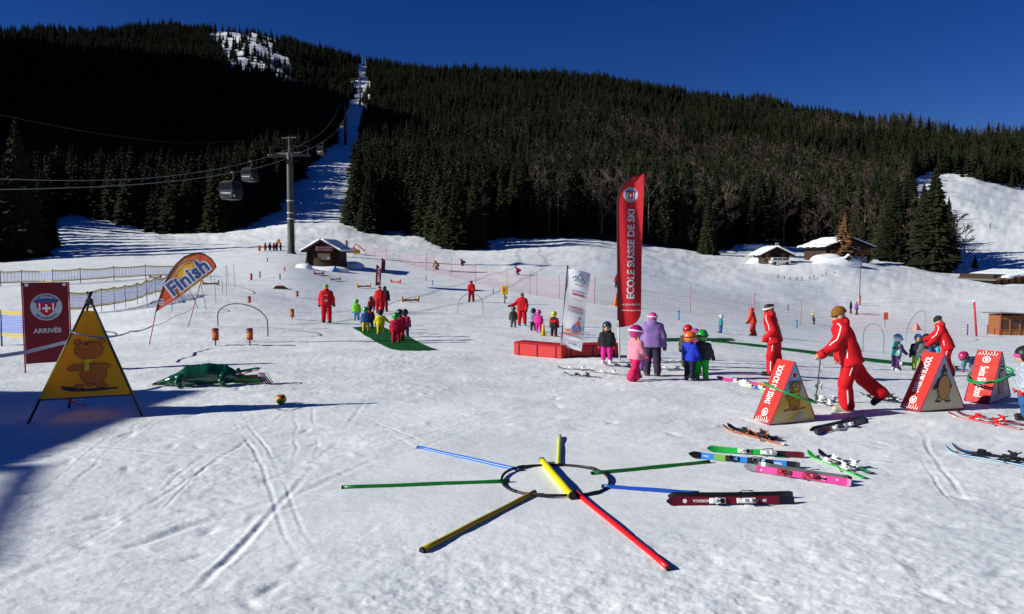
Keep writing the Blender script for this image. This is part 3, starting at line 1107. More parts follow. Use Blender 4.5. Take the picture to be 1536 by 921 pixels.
for k in range(38):       # the edge of the wood goes on outside the picture; its shadow lies across the left slope
    Yt = 100 + 2.2 * k
    p_ = GZ(float(us(-38 - 34 * ((k * 5) % 8), 380)[0]) * Yt, Yt)
    tree('spruce_tree', 'spruce of the wood that continues left of the picture', p_, 17 + 2.0 * (k % 4), CROWN_N[k % 4], TRUNK_N, 'spruces continuing left of the picture', 1.35)
tree('larch_tree', 'rusty brown larch in front of the large chalet', G(1266, 392), 10.6, LARCH_ME, TRUNK_N, None, 2.1)
for lb, q, h, bi in [('pale bare birch beside the pointed spruce', (1432, 402), 14.5, 0), ('thin bare tree right of the pale birch by the upper piste', (1446, 405), 11.0, 1), ('bare birch left of the pointed spruce with a light trunk', (1420, 404), 11.0, 2), ('bare bush on the snow bank below the large chalet', (1306, 402), 2.2, 1)]:
    tree('bare_tree', lb, G(*q), h, BARE[bi], BARE_TRUNK, None, 1.3)

# the front rows: individuals; the rest of the woods: two masses
app = fh / fy
vis_rank = np.argsort(-(app - .0000 * fy))
front = np.zeros(len(fx), bool)
inframe = (fpx > -15) & (fpx < 1551)
cs_ = [i for i in vis_rank if inframe[i] and not isb[i]][:225]
cb_ = [i for i in vis_rank if inframe[i] and isb[i]][:50]
front[cs_] = True; front[cb_] = True
gl = {'l': ('dark spruce in the front rows of the left wood', 'spruces along the left forest edge'),
      'm': ('dark spruce in the front rows of the wood between corridor and tall red flag', 'spruces along the middle forest edge'),
      'r': ('dark spruce in the front rows of the wood right of the tall red flag', 'spruces along the right forest edge')}
PROTO_S, PROTO_B = [], []
for n_, i in enumerate(cs_):
    k = 'l' if fpx[i] < 530 else ('m' if fpx[i] < 945 else 'r')
    t = tree('spruce_tree', gl[k][0], (fx[i], fy[i], fz[i]), fh[i], CROWN_N[n_ % 4], TRUNK_N, gl[k][1], random.uniform(1.1, 1.6))
for n_, i in enumerate(cb_):
    t = tree('bare_tree', 'leafless grey-brown tree in the front rows of the right wood', (fx[i], fy[i], fz[i]), fh[i] * .9, BARE[n_ % 3], BARE_TRUNK, 'bare trees along the forest edge', random.uniform(1.0, 1.4))
    if n_ < 3:
        PROTO_B.append([c for c in t.children if c.name.startswith('crown')][0])
for n_ in range(3):   # three ordinary trees of the wood in the lighter far mesh; the mass repeats them
    i = [j for j in vis_rank if inframe[j] and not isb[j] and not front[j]][n_]
    front[i] = True
    k = 'l' if fpx[i] < 530 else ('m' if fpx[i] < 945 else 'r')
    t = tree('spruce_tree', gl[k][0], (fx[i], fy[i], fz[i]), fh[i], CROWN_F[n_], TRUNK_N, gl[k][1], 1.2)
    PROTO_S.append([c for c in t.children if c.name.startswith('crown')][0])
r_ = ~front
XYZ = np.stack([fx, fy, fz - .3], 1)
points_stuff('spruce_forest', '', XYZ[r_ & ~isb], PROTO_S, fh[r_ & ~isb])
points_stuff('bare_woodland', '', XYZ[r_ & isb], PROTO_B, fh[r_ & isb] * .85, (1.0, 1.5))
print('forest trees', len(fx), 'bare', isb.sum())

# ================================================================== THINGS
UX, UY, UZ = Vector((1, 0, 0)), Vector((0, 1, 0)), Vector((0, 0, 1))


def local(o, p):
    """world point -> local point of a thing placed with location + z rotation"""
    d = Vector(p) - Vector(o.location)
    return Matrix.Rotation(-o.rotation_euler.z, 3, 'Z') @ d


# ------------------------------------------------------------------ ring of black pipe with eight coloured poles
def ring_and_poles():
    c = G(833, 721)
    t = thing('hoop_ring', 'large black pipe ring lying flat on the snow between coloured poles', 'ring', c + UZ * .020)
    rad = .625
    pts = [(rad * math.cos(a), rad * math.sin(a), .012 * math.sin(3 * a)) for a in np.linspace(0, 2 * math.pi, 72, endpoint=False)]
    MB().tube(pts, .0165, 8, closed=True).build('pipe', BLACK, t, True)
    for k in range(4):
        a0 = .6 + k * 1.571
        pp = [(rad * math.cos(a), rad * math.sin(a), .012 * math.sin(3 * a)) for a in np.linspace(a0, a0 + .16, 5)]
        MB().tube(pp, .022, 8).build('connector', BLACK, t, True)
    poles = [
        ('blue', (628, 672), (778, 706), (.02, .13, .58), 'long blue pole lying behind the left side of the black ring', .024),
        ('green', (515, 732), (762, 723), (.006, .17, .02), 'dark green pole lying left of the black ring', .024),
        ('ochre', (634, 824), (801, 741), (.42, .27, .004), 'ochre yellow pole lying in front of the black ring towards the left', .028),
        ('red', (864, 741), (1003, 852), (.72, .008, .012), 'bright red pole lying in front of the black ring towards the right', .027),
        ('royal', (905, 731), (1046, 742), (.012, .07, .42), 'royal blue pole running from the black ring under the dark red ski', .024),
        ('leaf', (889, 711), (1062, 695), (.008, .19, .02), 'green pole lying behind the right side of the black ring', .023),
        ('lime', (840, 655), (838, 699), (.50, .52, .006), 'lime yellow pole pointing away behind the black ring', .024),
        ('yellow', (813, 694), (858, 749), (.68, .56, .004), 'thick yellow pole lying across the inside of the black ring', .040)]
    for nm, a, b, col, lb, r in poles:
        A, B = G(*a), G(*b)
        m = M(nm + '_pole', col, rough=.35, spec=.4, var=.08)
        mid = (A + B) / 2
        o = thing('slalom_pole', lb, 'pole', mid)
        lift = r * .62
        A, B = A - mid + UZ * lift, B - mid + UZ * lift
        if nm == 'yellow':
            B.z += .015; A.z += .006
        d = (B - A).normalized()
        n = 14
        pts = [A + (B - A) * (i / n) + UZ * .002 * math.sin(i * .9 + r * 300) for i in range(n + 1)]
        MB().tube(pts, r, 12).build('shaft', m, o, True)
        for e, s_ in ((A, -1), (B, 1)):
            MB().tube([e + d * s_ * -.012, e + d * s_ * .020], [r * 1.06, r * 1.0], 12).build('end_cap', BLACK, o, False)


ring_and_poles()


# ------------------------------------------------------------------ skis
def ski(name, label, p, heading, pitch, roll, L, top_cols, base_col, bind, group=None, tipup=.10, marks=None, lift=0.0, w=.045):
    """one ski; local x = towards tip, y = across, z = top sheet normal. p = centre on the ground"""
    t = thing(name, label, 'ski', p)
    Rm = Matrix.Rotation(heading, 3, 'Z') @ Matrix.Rotation(-pitch, 3, 'Y') @ Matrix.Rotation(roll, 3, 'X')
    t.rotation_euler = Rm.to_euler()
    t.location = Vector(p) + UZ * lift
    N = 26
    mb = MB()
    th = .012
    def wid(q):
        q2 = 2 * q - 1
        b = w * (.78 + .22 * q2 * q2)
        if q > .93: b *= math.sqrt(max(0.02, 1 - ((q - .93) / .07) ** 2))
        if q < .03: b *= .75 + .25 * q / .03
        return b
    def zz(q):
        return tipup * max(0, (q - .82) / .18) ** 2 + .012 * max(0, (.06 - q) / .06) ** 2 + .012 * (1 - (2 * q - 1) ** 2)
    vs, fs, ms = [], [], []
    for i in range(N + 1):
        q = i / N
        x = (q - .5) * L; b = wid(q); z = zz(q)
        vs += [(x, -b, z), (x, b, z), (x, b * .93, z + th), (x, -b * .93, z + th)]
    nc = len(top_cols)
    for i in range(N):
        o = 4 * i
        ci = min(nc - 1, int((i + .5) / N * nc))
        fs += [[o, o + 1, o + 5, o + 4], [o + 3, o + 7, o + 6, o + 2], [o + 1, o + 2, o + 6, o + 5], [o, o + 4, o + 7, o + 3]]
        ms += [nc, ci, nc, nc]
    fs += [[0, 3, 2, 1], [4 * N, 4 * N + 1, 4 * N + 2, 4 * N + 3]]; ms += [nc, nc]
    mb.v, mb.f, mb.m = vs, fs, ms
    mats = [M('ski_%.3f_%.3f_%.3f' % c, c, rough=.3, spec=.5, var=.25, scale=6, coat=.3) for c in top_cols] + [M('ski_%.3f_%.3f_%.3f' % base_col, base_col, rough=.35, spec=.4)]
    mb.build('board', mats, t)
    cA, cB = [M('bind_%.3f_%.3f_%.3f' % c, c, rough=.4, spec=.4) for c in bind]
    zb = zz(.5) + th
    # toe piece: plate, housing, two wings, afd pad
    toe = MB().box((.13, 0, zb + .008), (.17, .058, .016), bev=.006).box((.17, 0, zb + .034), (.07, .05, .04), bev=.014)
    toe.box((.13, .022, zb + .038), (.05, .014, .022), Matrix.Rotation(.4, 3, 'Z'), bev=.005).box((.13, -.022, zb + .038), (.05, .014, .022), Matrix.Rotation(-.4, 3, 'Z'), bev=.005)
    toe.build('toe_binding', cA, t)
    MB().box((.085, 0, zb + .02), (.05, .05, .01), bev=.003).build('toe_pad', cB, t)
    heel = MB().box((-.17, 0, zb + .008), (.20, .055, .016), bev=.006).box((-.19, 0, zb + .045), (.085, .052, .06), Matrix.Rotation(.25, 3, 'Y'), bev=.018).box((-.145, 0, zb + .075), (.05, .04, .022), Matrix.Rotation(-.3, 3, 'Y'), bev=.008)
    heel.build('heel_binding', cA, t)
    MB().box((-.245, 0, zb + .07), (.07, .03, .014), Matrix.Rotation(.5, 3, 'Y'), bev=.005).build('heel_lever', cB, t)
    br = MB()
    for s_ in (-1, 1):
        br.tube([(-.09, s_ * .03, zb + .02), (-.14, s_ * .052, zb + .012), (-.21, s_ * .056, zb - .03)], .0045, 6)
        br.box((-.215, s_ * .056, zb - .035), (.04, .012, .016), bev=.004)
    br.build('brake', BLACK, t)
    if marks:
        p_ = Print(lambda a, b: Vector((a, b, zz(a / L + .5) + th)), .0012, .0006)
        for kind, a, b, sz, mt, *tx in marks:
            if kind == 't':
                p_.text(tx[0], mt, a, b, height=sz)
            elif kind == 'q':
                p_.poly([(a - sz, b - sz * .7), (a + sz, b - sz * .7), (a + sz, b + sz * .7), (a - sz, b + sz * .7)], mt)
            else:
                p_.poly(circle(a, b, sz, 12), mt)
        p_.build('decoration', t)
    return t


def ski_between(label, a, b, roll, top, base, bind, dz=0.0, flip=False, tipup=.07, marks=None, side=0.0, w=.043, group=None):
    """lay a ski on the ground from tail pixel a to tip pixel b"""
    A, B = G(*a), G(*b)
    d = B - A
    L = d.length
    h = math.atan2(d.y, d.x)
    n = Vector((-math.sin(h), math.cos(h), 0))
    pitch = math.atan2(d.z, math.hypot(d.x, d.y))
    return ski('ski', label, (A + B) / 2 + n * side, h, pitch, roll, L, top, base, bind, group, tipup, marks, dz, w)


WHT = (.72, .72, .72); BLK = (.012, .012, .014)
# dark red pair on edge in the foreground
DR = (.16, .006, .014)
ski_between('dark red ski on its edge nearest the camera with white bindings', (1190, 758), (998, 757), R(-72), [BLK, DR, DR, DR, DR, DR, DR, DR], BLK, (WHT, BLK), dz=.038, tipup=.05,
            marks=[('t', .30, .0, .028, WHITE, 'NORDICA'), ('c', .47, 0, .022, WHITE), ('q', -.36, 0, .02, GREYP)], w=.052)
ski_between('black-based rear ski of the dark red pair in the foreground', (1190, 751), (1003, 750), R(100), [DR], BLK, (WHT, BLK), dz=.038, tipup=.05, w=.052)
# blue / black pair with green edges
LB = (.03, .20, .62)
ski_between('black and blue chequered ski lying beside the pink ski', (1200, 704), (1034, 686), R(-62), [BLK, LB, BLK, BLK, LB, BLK, (.16, .36, .06), LB, BLK], BLK, (BLK, (.04, .2, .6)), dz=.036, tipup=.06,
            marks=[('t', -.42, 0, .026, WHITE, 'TEAM'), ('t', .46, 0, .02, WHITE, 'ROSSI')], w=.05)
ski_between('green-edged ski with a dark red tail behind the blue chequered ski', (1206, 686), (1060, 677), R(-70), [(.10, .01, .02), BLK, (.02, .40, .05), (.02, .40, .05), (.02, .40, .05)], (.02, .45, .06), (WHT, BLK), dz=.036, w=.045)
# pink pair
PK = (.62, .035, .24)
ski_between('pink ski with white hearts lying on its edge', (1277, 733), (1118, 706), R(-60), [PK, PK, PK, PK, PK, PK, PK, PK, (.25, .24, .25)], BLK, ((.35, .01, .05), BLK), dz=.036, tipup=.06,
            marks=[('c', .18, 0, .02, WHITE), ('c', .12, .01, .014, WHITE), ('t', -.30, 0, .045, WHITE, 'X'), ('c', .40, .01, .013, GREYP), ('c', -.45, -.01, .012, GREYP)], w=.05)
ski_between('dark rear ski of the pink pair', (1277, 728), (1125, 701), R(112), [PK], BLK, ((.35, .01, .05), BLK), dz=.036, w=.05)
# green pair flat
GS = (.02, .42, .05)
ski_between('flat bright green ski with white bindings, front one of its pair', (1298, 722), (1211, 683), R(4), [GS, BLK, GS, GS], GS, (WHT, BLK), dz=.004, w=.04)
ski_between('flat bright green ski with white bindings, rear one of its pair', (1308, 713), (1228, 682), R(-3), [GS, BLK, GS, BLK], BLK, (WHT, BLK), dz=.008, w=.04)
# orange black pair beyond
OR_ = (.55, .12, .01)
ski_between('orange and black ski with blue tail lying left of the bear block', (1178, 668), (1083, 643), R(12), [(.03, .15, .5), BLK, BLK, OR_, OR_], OR_, (BLK, OR_), dz=.006, w=.042)
ski_between('second ski of the orange and black pair left of the bear block', (1172, 660), (1092, 641), R(-14), [BLK, OR_, BLK, BLK], BLK, (BLK, (.5, .03, .02)), dz=.014, w=.042)
# rust and black pair at instructor
RU = (.22, .035, .012)
ski_between('rust and black ski on its edge in front of the striding instructor', (1300, 634), (1216, 651), R(-66), [BLK, RU, BLK, BLK, RU, RU, BLK], BLK, (WHT, BLK), dz=.036, tipup=.06, w=.05)
ski_between('black-based rear ski of the rust pair by the striding instructor', (1300, 629), (1220, 645), R(108), [RU], BLK, (WHT, BLK), dz=.036, tipup=.06, w=.05)
# red pair right
RS = (.55, .012, .02)
ski_between('red ski with red binding lying in front of the penguin block, front one', (1532, 647), (1422, 627), R(4), [BLK, RS, BLK, BLK, RS, RS], RS, (RS, WHT), dz=.004, w=.042)
ski_between('red ski with red binding lying in front of the penguin block, rear one', (1536, 641), (1434, 625), R(-4), [RS, BLK, WHT, RS], BLK, (RS, BLK), dz=.008, w=.042)
# black and pale blue pair far right
PB = (.25, .45, .62)
ski_between('pale blue sided black ski cut by the right picture edge', (1560, 704), (1416, 680), R(6), [BLK, BLK, BLK, BLK, (.03, .10, .3)], PB, (BLK, BLK), dz=.004, w=.05, tipup=.1)
ski_between('black ski with blue tip behind the pale blue one at the right edge', (1565, 697), (1427, 678), R(-4), [BLK, BLK, BLK, (.03, .12, .35)], BLK, (BLK, BLK), dz=.008, w=.05, tipup=.1)
# pink / green skis behind the first block
ski_between('pink ski with white marks lying behind the bear block', (1150, 582), (1078, 571), R(-50), [(.5, .1, .03), PK, WHT, PK, PK], BLK, (WHT, BLK), dz=.03, w=.045)
ski_between('white, green and blue patterned ski lying behind the bear block', (1160, 590), (1112, 582), R(-50), [WHT, (.25, .5, .1), (.05, .1, .5), (.3, .55, .1), WHT], BLK, (WHT, BLK), dz=.03, w=.05)
# pairs lying around in the middle distance
mid = [((900, 566), (846, 560)), ((892, 556), (836, 552)), ((940, 563), (882, 557)), ((962, 553), (905, 549)), ((1034, 557), (978, 553)), ((1040, 547), (990, 544))]
for i, (a, b) in enumerate(mid):
    ski_between(['thin black ski nearest the pink girl among those strewn by the tall flag', 'black ski pointing left in front of the red foam box', 'black ski with white binding beside the pink girl\'s leg', 'dark ski behind the lilac girl\'s boots', 'black ski left of the blue jacket child\'s legs', 'dark ski behind the blue jacket child'][i], a, b, R(3), [BLK, BLK, (.4, .1, .1) if i % 2 else BLK, BLK], BLK, (WHT if i % 3 else BLK, BLK), dz=.006, w=.04)
mid2 = [((1262, 606), (1222, 598)), ((1248, 611), (1226, 604)), ((1358, 606), (1300, 598)), ((1352, 600), (1290, 594)), ((1452, 556), (1400, 552)), ((1440, 551), (1398, 549))]
for i, (a, b) in enumerate(mid2):
    ski_between(['green ski with white binding behind the bear block right side', 'white and red ski in front of the green one behind the bear block', 'long black ski lying between striding instructor and penguin block', 'dark ski beyond the long black one by the penguin block', 'black ski lying left of the crouching child', 'black ski with yellow binding beyond the crouching child'][i], a, b, R(3), [[GS, WHT, GS], [WHT, RS, WHT], [BLK], [BLK], [BLK], [BLK]][i], BLK, (WHT if i < 2 else ((.6, .4, .01) if i == 5 else BLK), BLK), dz=.006, w=.042)


# ------------------------------------------------------------------ banner posts and flags
def sheet(name, mat, parent, surf, s0, s1, t0, t1, ns=20, nt=24, th=.004, outline=None):
    """thin cloth sheet following surf(s, t)"""
    vs, fs = [], []
    for side in (0, 1):
        for j in range(nt + 1):
            for i in range(ns + 1):
                t = t0 + (t1 - t0) * j / nt
                a, b = (s0, s1) if outline is None else outline(t)
                s_ = a + (b - a) * i / ns
                p = surf(s_, t)
                e = .01
                nn = (surf(s_ + e, t) - p).cross(surf(s_, t + e) - p).normalized()
                vs.append(p + nn * (th / 2 if side == 0 else -th / 2))
    k = (ns + 1) * (nt + 1)
    for j in range(nt):
        for i in range(ns):
            o = j * (ns + 1) + i
            fs.append([o, o + 1, o + ns + 2, o + ns + 1])
            fs.append([k + o, k + o + ns + 1, k + o + ns + 2, k + o + 1])
    return mesh_np(name, np.array([tuple(p) for p in vs]), np.array(fs), mat, parent, smooth=True)


def translucent(m, w, col):
    nt = m.node_tree
    out = [n for n in nt.nodes if n.type == 'OUTPUT_MATERIAL'][0]
    b = nt.nodes['Principled BSDF']
    t = nt.nodes.new('ShaderNodeBsdfTranslucent'); t.inputs['Color'].default_value = (*col, 1)
    mx = nt.nodes.new('ShaderNodeMixShader'); mx.inputs[0].default_value = w
    nt.links.new(b.outputs[0], mx.inputs[1]); nt.links.new(t.outputs[0], mx.inputs[2]); nt.links.new(mx.outputs[0], out.inputs['Surface'])


translucent(YELLOW, .55, (.90, .58, .01))
REDB = M('red_banner', (0.17, 0.004, 0.014), rough=.5, spec=.3, var=.08, scale=2, bump=.15, bscale=6)
POSTR = M('red_post', (0.35, 0.01, 0.05), rough=.4)


def arrivee():
    A = G(38, 557)
    b_ = at(108, 549, A.y + .55)
    B = GZ(b_.x, b_.y)
    o = thing('finish_banner', 'dark red ARRIVÉE banner stretched between two thin posts', 'banner', A)
    X = (B - A); X.z = 0; w = X.length; X.normalize()
    n = X.cross(UZ)
    if n.y > 0: n = -n
    top = at(38, 425, A.y).z - A.z; bot = at(38, 546, A.y).z - A.z
    surf = lambda s, t: X * s + UZ * t + n * (.018 * math.sin(s * 5 + t * 2.1) + .012 * math.sin(s * 11 + 1.5))
    sheet('cloth', REDB, o, surf, .02, w - .02, bot, top)
    H = top - bot
    emblem(o, surf, w * .50, bot + H * .70, w * .34)
    p = Print(surf, .008)
    p.text('ARRIVÉE', GREYP, w * .5, bot + H * .41, width=w * .60, bold=.03)
    p.build('lettering', o)
    for s_ in (0, w):
        MB().tube([X * s_ - UZ * .15 + (UZ * (B.z - A.z) if s_ else UZ * 0), X * s_ + UZ * (top + .02)], .017, 8).build('post', POSTR, o, True)
    p = Print(surf, .006)
    for s_ in (.10, w - .10):
        p.poly([(s_ - .035, top - .08), (s_ + .035, top - .08), (s_ + .035, top - .015), (s_ - .035, top - .015)], WHITE)
    p.build('corner_tab', o)
    MB().tube([X * .02 + UZ * top, X * (w - .02) + UZ * top], .014, 8).build('top_rail', BLACK, o, True)


arrivee()


translucent(REDB, .03, (.6, .01, .02))
# generic cartoon animal prints: plain rounded shapes with a dark outline
def blob(p, pts, fill, ol=.008):
    c = np.mean(np.array(pts), 0)
    big = []
    for q in pts:
        d = np.array(q) - c
        L = np.linalg.norm(d)
        big.append(tuple(c + d * (1 + ol / max(L, .01))))
    p.poly(big, INKD)
    p.poly(pts, fill)


def tripod_sign():
    L, Rr, Bk = G(42, 632), G(213, 622), G(103, 611)
    o = thing('tripod_sign', 'yellow three-sided canvas sign with a printed bear on black legs', 'sign', (L + Rr + Bk) / 3)
    c = Vector(o.location)
    apex = at(134, 446, c.y - .05)
    L, Rr, Bk, A = [q - c for q in (L, Rr, Bk, apex)]
    legs = [L, Rr, Bk]
    for q in legs:
        d = (A - q).normalized()
        MB().tube([q - d * .05, A + d * .10], .019, 8).build('leg', BLACK, o, True)
    MB().box(A - UZ * .07, (.10, .08, .10), bev=.02).box(A + UZ * .03, (.05, .05, .08), bev=.015).build('apex_clamp', BLACK, o)
    lo, hi = .17, .885     # share of the leg covered by canvas
    def pt(q, k):
        return q + (A - q) * k
    quad = [(L, Rr), (Rr, Bk), (Bk, L)]
    for qi, (a, b) in enumerate(quad):
        def surf(s, t, a=a, b=b):
            p = pt(a, t) * (1 - s) + pt(b, t) * s
            n = (b - a).cross(A - a).normalized()
            cen = Vector((0, 0, .6))
            if (p - cen).dot(n) < 0: n = -n
            return p + n * (.012 + .03 * math.sin(math.pi * s) * (-.6) * (1 - t) + .006 * math.sin(9 * s + 4 * t))
        sheet('canvas', YELLOW, o, surf, -.012, 1.012, lo + (.02 if qi == 0 else 0), hi, 12, 14, .004)
        # hem
        hv = [surf(s, lo + .012) for s in np.linspace(-.01, 1.01, 10)]
        MB().tube(hv, .010, 6).build('hem', M('dark_hem', (.06, .012, .012), rough=.6), o)
        if qi == 0:
            # print frame: x right (m) around the middle of the face, y up
            wb = (b - a).length; hh = (A - (a + b) / 2).length
            def sm(x, y):
                t = y / hh
                ww = wb * (1 - t)
                return surf(.5 + x / ww, t)
            p = Print(sm, .007, .0018)
            OR = M('orange_print', (.42, .10, .006), rough=.5, var=.06)
            YE = M('scarf_print', (.52, .36, .02), rough=.5)
            k = hh
            y0 = .30 * k
            blob(p, [(-.34, .255 * k), (-.37, .285 * k), (-.33, .275 * k), (-.10, .255 * k), (.20, .250 * k), (.43, .255 * k), (.46, .242 * k), (.10, .232 * k), (-.20, .235 * k)], INKD)
            blob(p, circle(-.12, .275 * k, .07, 14, .035), OR); blob(p, circle(.22, .275 * k, .08, 14, .035), OR)
            blob(p, circle(.04, .30 * k, .07, 12, .06), OR); blob(p, circle(.16, .295 * k, .06, 12, .05), OR)
            blob(p, circle(.09, .375 * k, .19, 24, .16), OR)
            blob(p, [(-.02, .455 * k), (-.20, .45 * k), (-.29, .425 * k), (-.25, .40 * k), (-.08, .405 * k), (0, .42 * k)], OR)
            blob(p, [(.10, .455 * k), (.28, .45 * k), (.345, .44 * k), (.32, .415 * k), (.14, .41 * k), (.08, .42 * k)], OR)
            for e in (-.15, .20):
                blob(p, circle(e, .635 * k, .045, 12), OR)
            blob(p, circle(.02, .565 * k, .205, 26, .135), OR)
            blob(p, [(-.07, .492 * k), (.10, .495 * k), (.07, .47 * k), (.03, .47 * k), (.04, .40 * k), (-.04, .395 * k), (-.03, .47 * k)], YE)
            p.poly(circle(-.01, .615 * k, .04, 12, .022), INKD)
            p.stroke([(-.06, .585 * k), (-.0, .565 * k), (.06, .59 * k)], .008, INKD)
            p.stroke([(-.02, .535 * k), (.03, .535 * k)], .008, INKD)
            for e in (-.05, .05):
                p.poly(circle(e + .01, .632 * k, .012, 8), INKD)
            p.build('printed_bear', o)
    # red strap hanging beneath
    MB().box(Vector((.0, -.1, .23)), (.30, .035, .012), Matrix.Rotation(.5, 3, 'Y') @ Matrix.Rotation(.3, 3, 'Z'), bev=.004).build('strap', M('red_strap', (.4, .01, .03), rough=.6), o)
    # blue hoop hung over the tip: a thing of its own
    hc = c + A * .0 + Vector((A.x + .04, A.y + .02, A.z * .70))
    h = thing('hoop', 'thin blue hoop hanging round the tip of the yellow tripod sign', 'hoop', hc)
    pts = [(.34 * math.cos(a), .30 * math.sin(a), -.05 * math.cos(a) + .012 * math.sin(2 * a)) for a in np.linspace(0, 2 * math.pi, 48, endpoint=False)]
    MB().tube(pts, .0105, 7, closed=True).build('tube', M('hoop_blue', (.01, .10, .24), rough=.35), h, True)


tripod_sign()


def teardrop():
    base = G(223, 516)
    o = thing('teardrop_flag', 'orange and yellow teardrop flag reading Finish, leaning right on a red pole', 'flag', base)
    Yd = base.y
    def q(px, py):
        v = at(px, py, Yd) - base
        return (v.x, v.z)
    edge_px = [(234, 468), (239, 448), (246, 428), (254, 410), (264, 396), (277, 385), (292, 379.5), (306, 381), (317, 388), (323, 397), (324, 402), (318, 409), (300, 422), (282, 436), (262, 450)]
    E = [q(*e) for e in edge_px]
    n = Vector((0, -1, 0))
    sf = lambda a, b: Vector((a, .01 * math.sin(a * 6 + b * 3), b))
    p = Print(sf, -.004, .0)
    cx, cz_ = q(285, 415)
    # cloth body as a fan with many rings, coloured by a radial gradient from yellow centre to orange rim
    orange = M('flag_orange', (.55, .10, .012), rough=.5, var=.15, scale=1.5)
    m = bpy.data.materials.new('flag_sunburst'); m.use_nodes = True
    nt = m.node_tree; b = nt.nodes['Principled BSDF']; b.inputs['Roughness'].default_value = .55
    tc = nt.nodes.new('ShaderNodeTexCoord'); mp = nt.nodes.new('ShaderNodeMapping')
    mp.inputs['Location'].default_value = (-cx, 0, -cz_ + .05)
    ln = nt.nodes.new('ShaderNodeVectorMath'); ln.operation = 'LENGTH'
    nz = nt.nodes.new('ShaderNodeTexNoise'); nz.inputs['Scale'].default_value = 3
    ad = nt.nodes.new('ShaderNodeMath'); ad.operation = 'MULTIPLY_ADD'; ad.inputs[1].default_value = .25
    rp = nt.nodes.new('ShaderNodeValToRGB')
    rp.color_ramp.elements[0].position = .42; rp.color_ramp.elements[0].color = (.62, .36, .02, 1)
    rp.color_ramp.elements[1].position = .95; rp.color_ramp.elements[1].color = (.50, .05, .012, 1)
    nt.links.new(tc.outputs['Object'], mp.inputs[0]); nt.links.new(mp.outputs[0], ln.inputs[0])
    nt.links.new(tc.outputs['Object'], nz.inputs['Vector'])
    nt.links.new(nz.outputs['Fac'], ad.inputs[0]); nt.links.new(ln.outputs['Value'], ad.inputs[2])
    nt.links.new(ad.outputs[0], rp.inputs['Fac']); nt.links.new(rp.outputs['Color'], b.inputs['Base Color'])
    vs, fs = [], []
    NE = len(E)
    for side in (0, 1):
        off = len(vs)
        vs.append(sf(cx, cz_) + n * (.002 - .004 * side))
        for r_ in (.33, .66, 1.0):
            for e in E:
                vs.append(sf(cx + (e[0] - cx) * r_, cz_ + (e[1] - cz_) * r_) + n * (.002 - .004 * side))
        for i in range(NE):
            j = (i + 1) % NE
            fs.append([off, off + 1 + i, off + 1 + j])
            for r_ in range(2):
                a_ = off + 1 + r_ * NE
                fs.append([a_ + i, a_ + NE + i, a_ + NE + j, a_ + j])
    mesh_np('cloth', np.array([tuple(v) for v in vs]), fs, m, o)
    MB().tube([sf(*e) for e in E[:11]], .022, 7).build('pole_sleeve', BLACK, o, True)
    MB().tube([Vector((0, 0, -.1)), sf(*E[0])], .016, 7).build('pole', M('flag_pole_red', (.30, .02, .05), rough=.5), o, True)
    nn = Print(sf, .020, .003)
    a = q(252, 437); b_ = q(309, 394)
    nn.surf = lambda s, t: sf(s, t)
    nn.nrm = lambda s, t, e=0: n
    ang = math.atan2(b_[1] - a[1], b_[0] - a[0])
    mx, mz = q(282, 415.5)
    wd = math.hypot(b_[0] - a[0], b_[1] - a[1])
    nn.text('Finish', GREYP, mx, mz, width=wd * 1.03, height=wd * .36, rot=ang, bold=.085)
    nn.text('Finish', M('finish_blue', (.03, .06, .22), rough=.5), mx, mz, width=wd * .96, height=wd * .31, rot=ang, bold=.03)
    nn.stroke([q(*e) for e in ((255, 418), (262, 406), (272, 396), (283, 391), (292, 391), (295, 393))], .035, M('finish_blue', (.03, .06, .22)))
    nn.build('lettering', o)
    emblem(o, lambda s, t: sf(s, t) + n * .008, *q(242, 453), .11, small=True)
    # bracing pole
    g2 = G(282, 491)
    k = thing('support_pole', 'thin red pole leaning against the back of the Finish flag', 'pole', g2)
    tip = at(302, 420, g2.y - .2) - g2
    MB().tube([Vector((0, 0, -.05)), tip], .016, 7).build('shaft', M('flag_pole_red', (.3, .02, .05)), k, True)


teardrop()


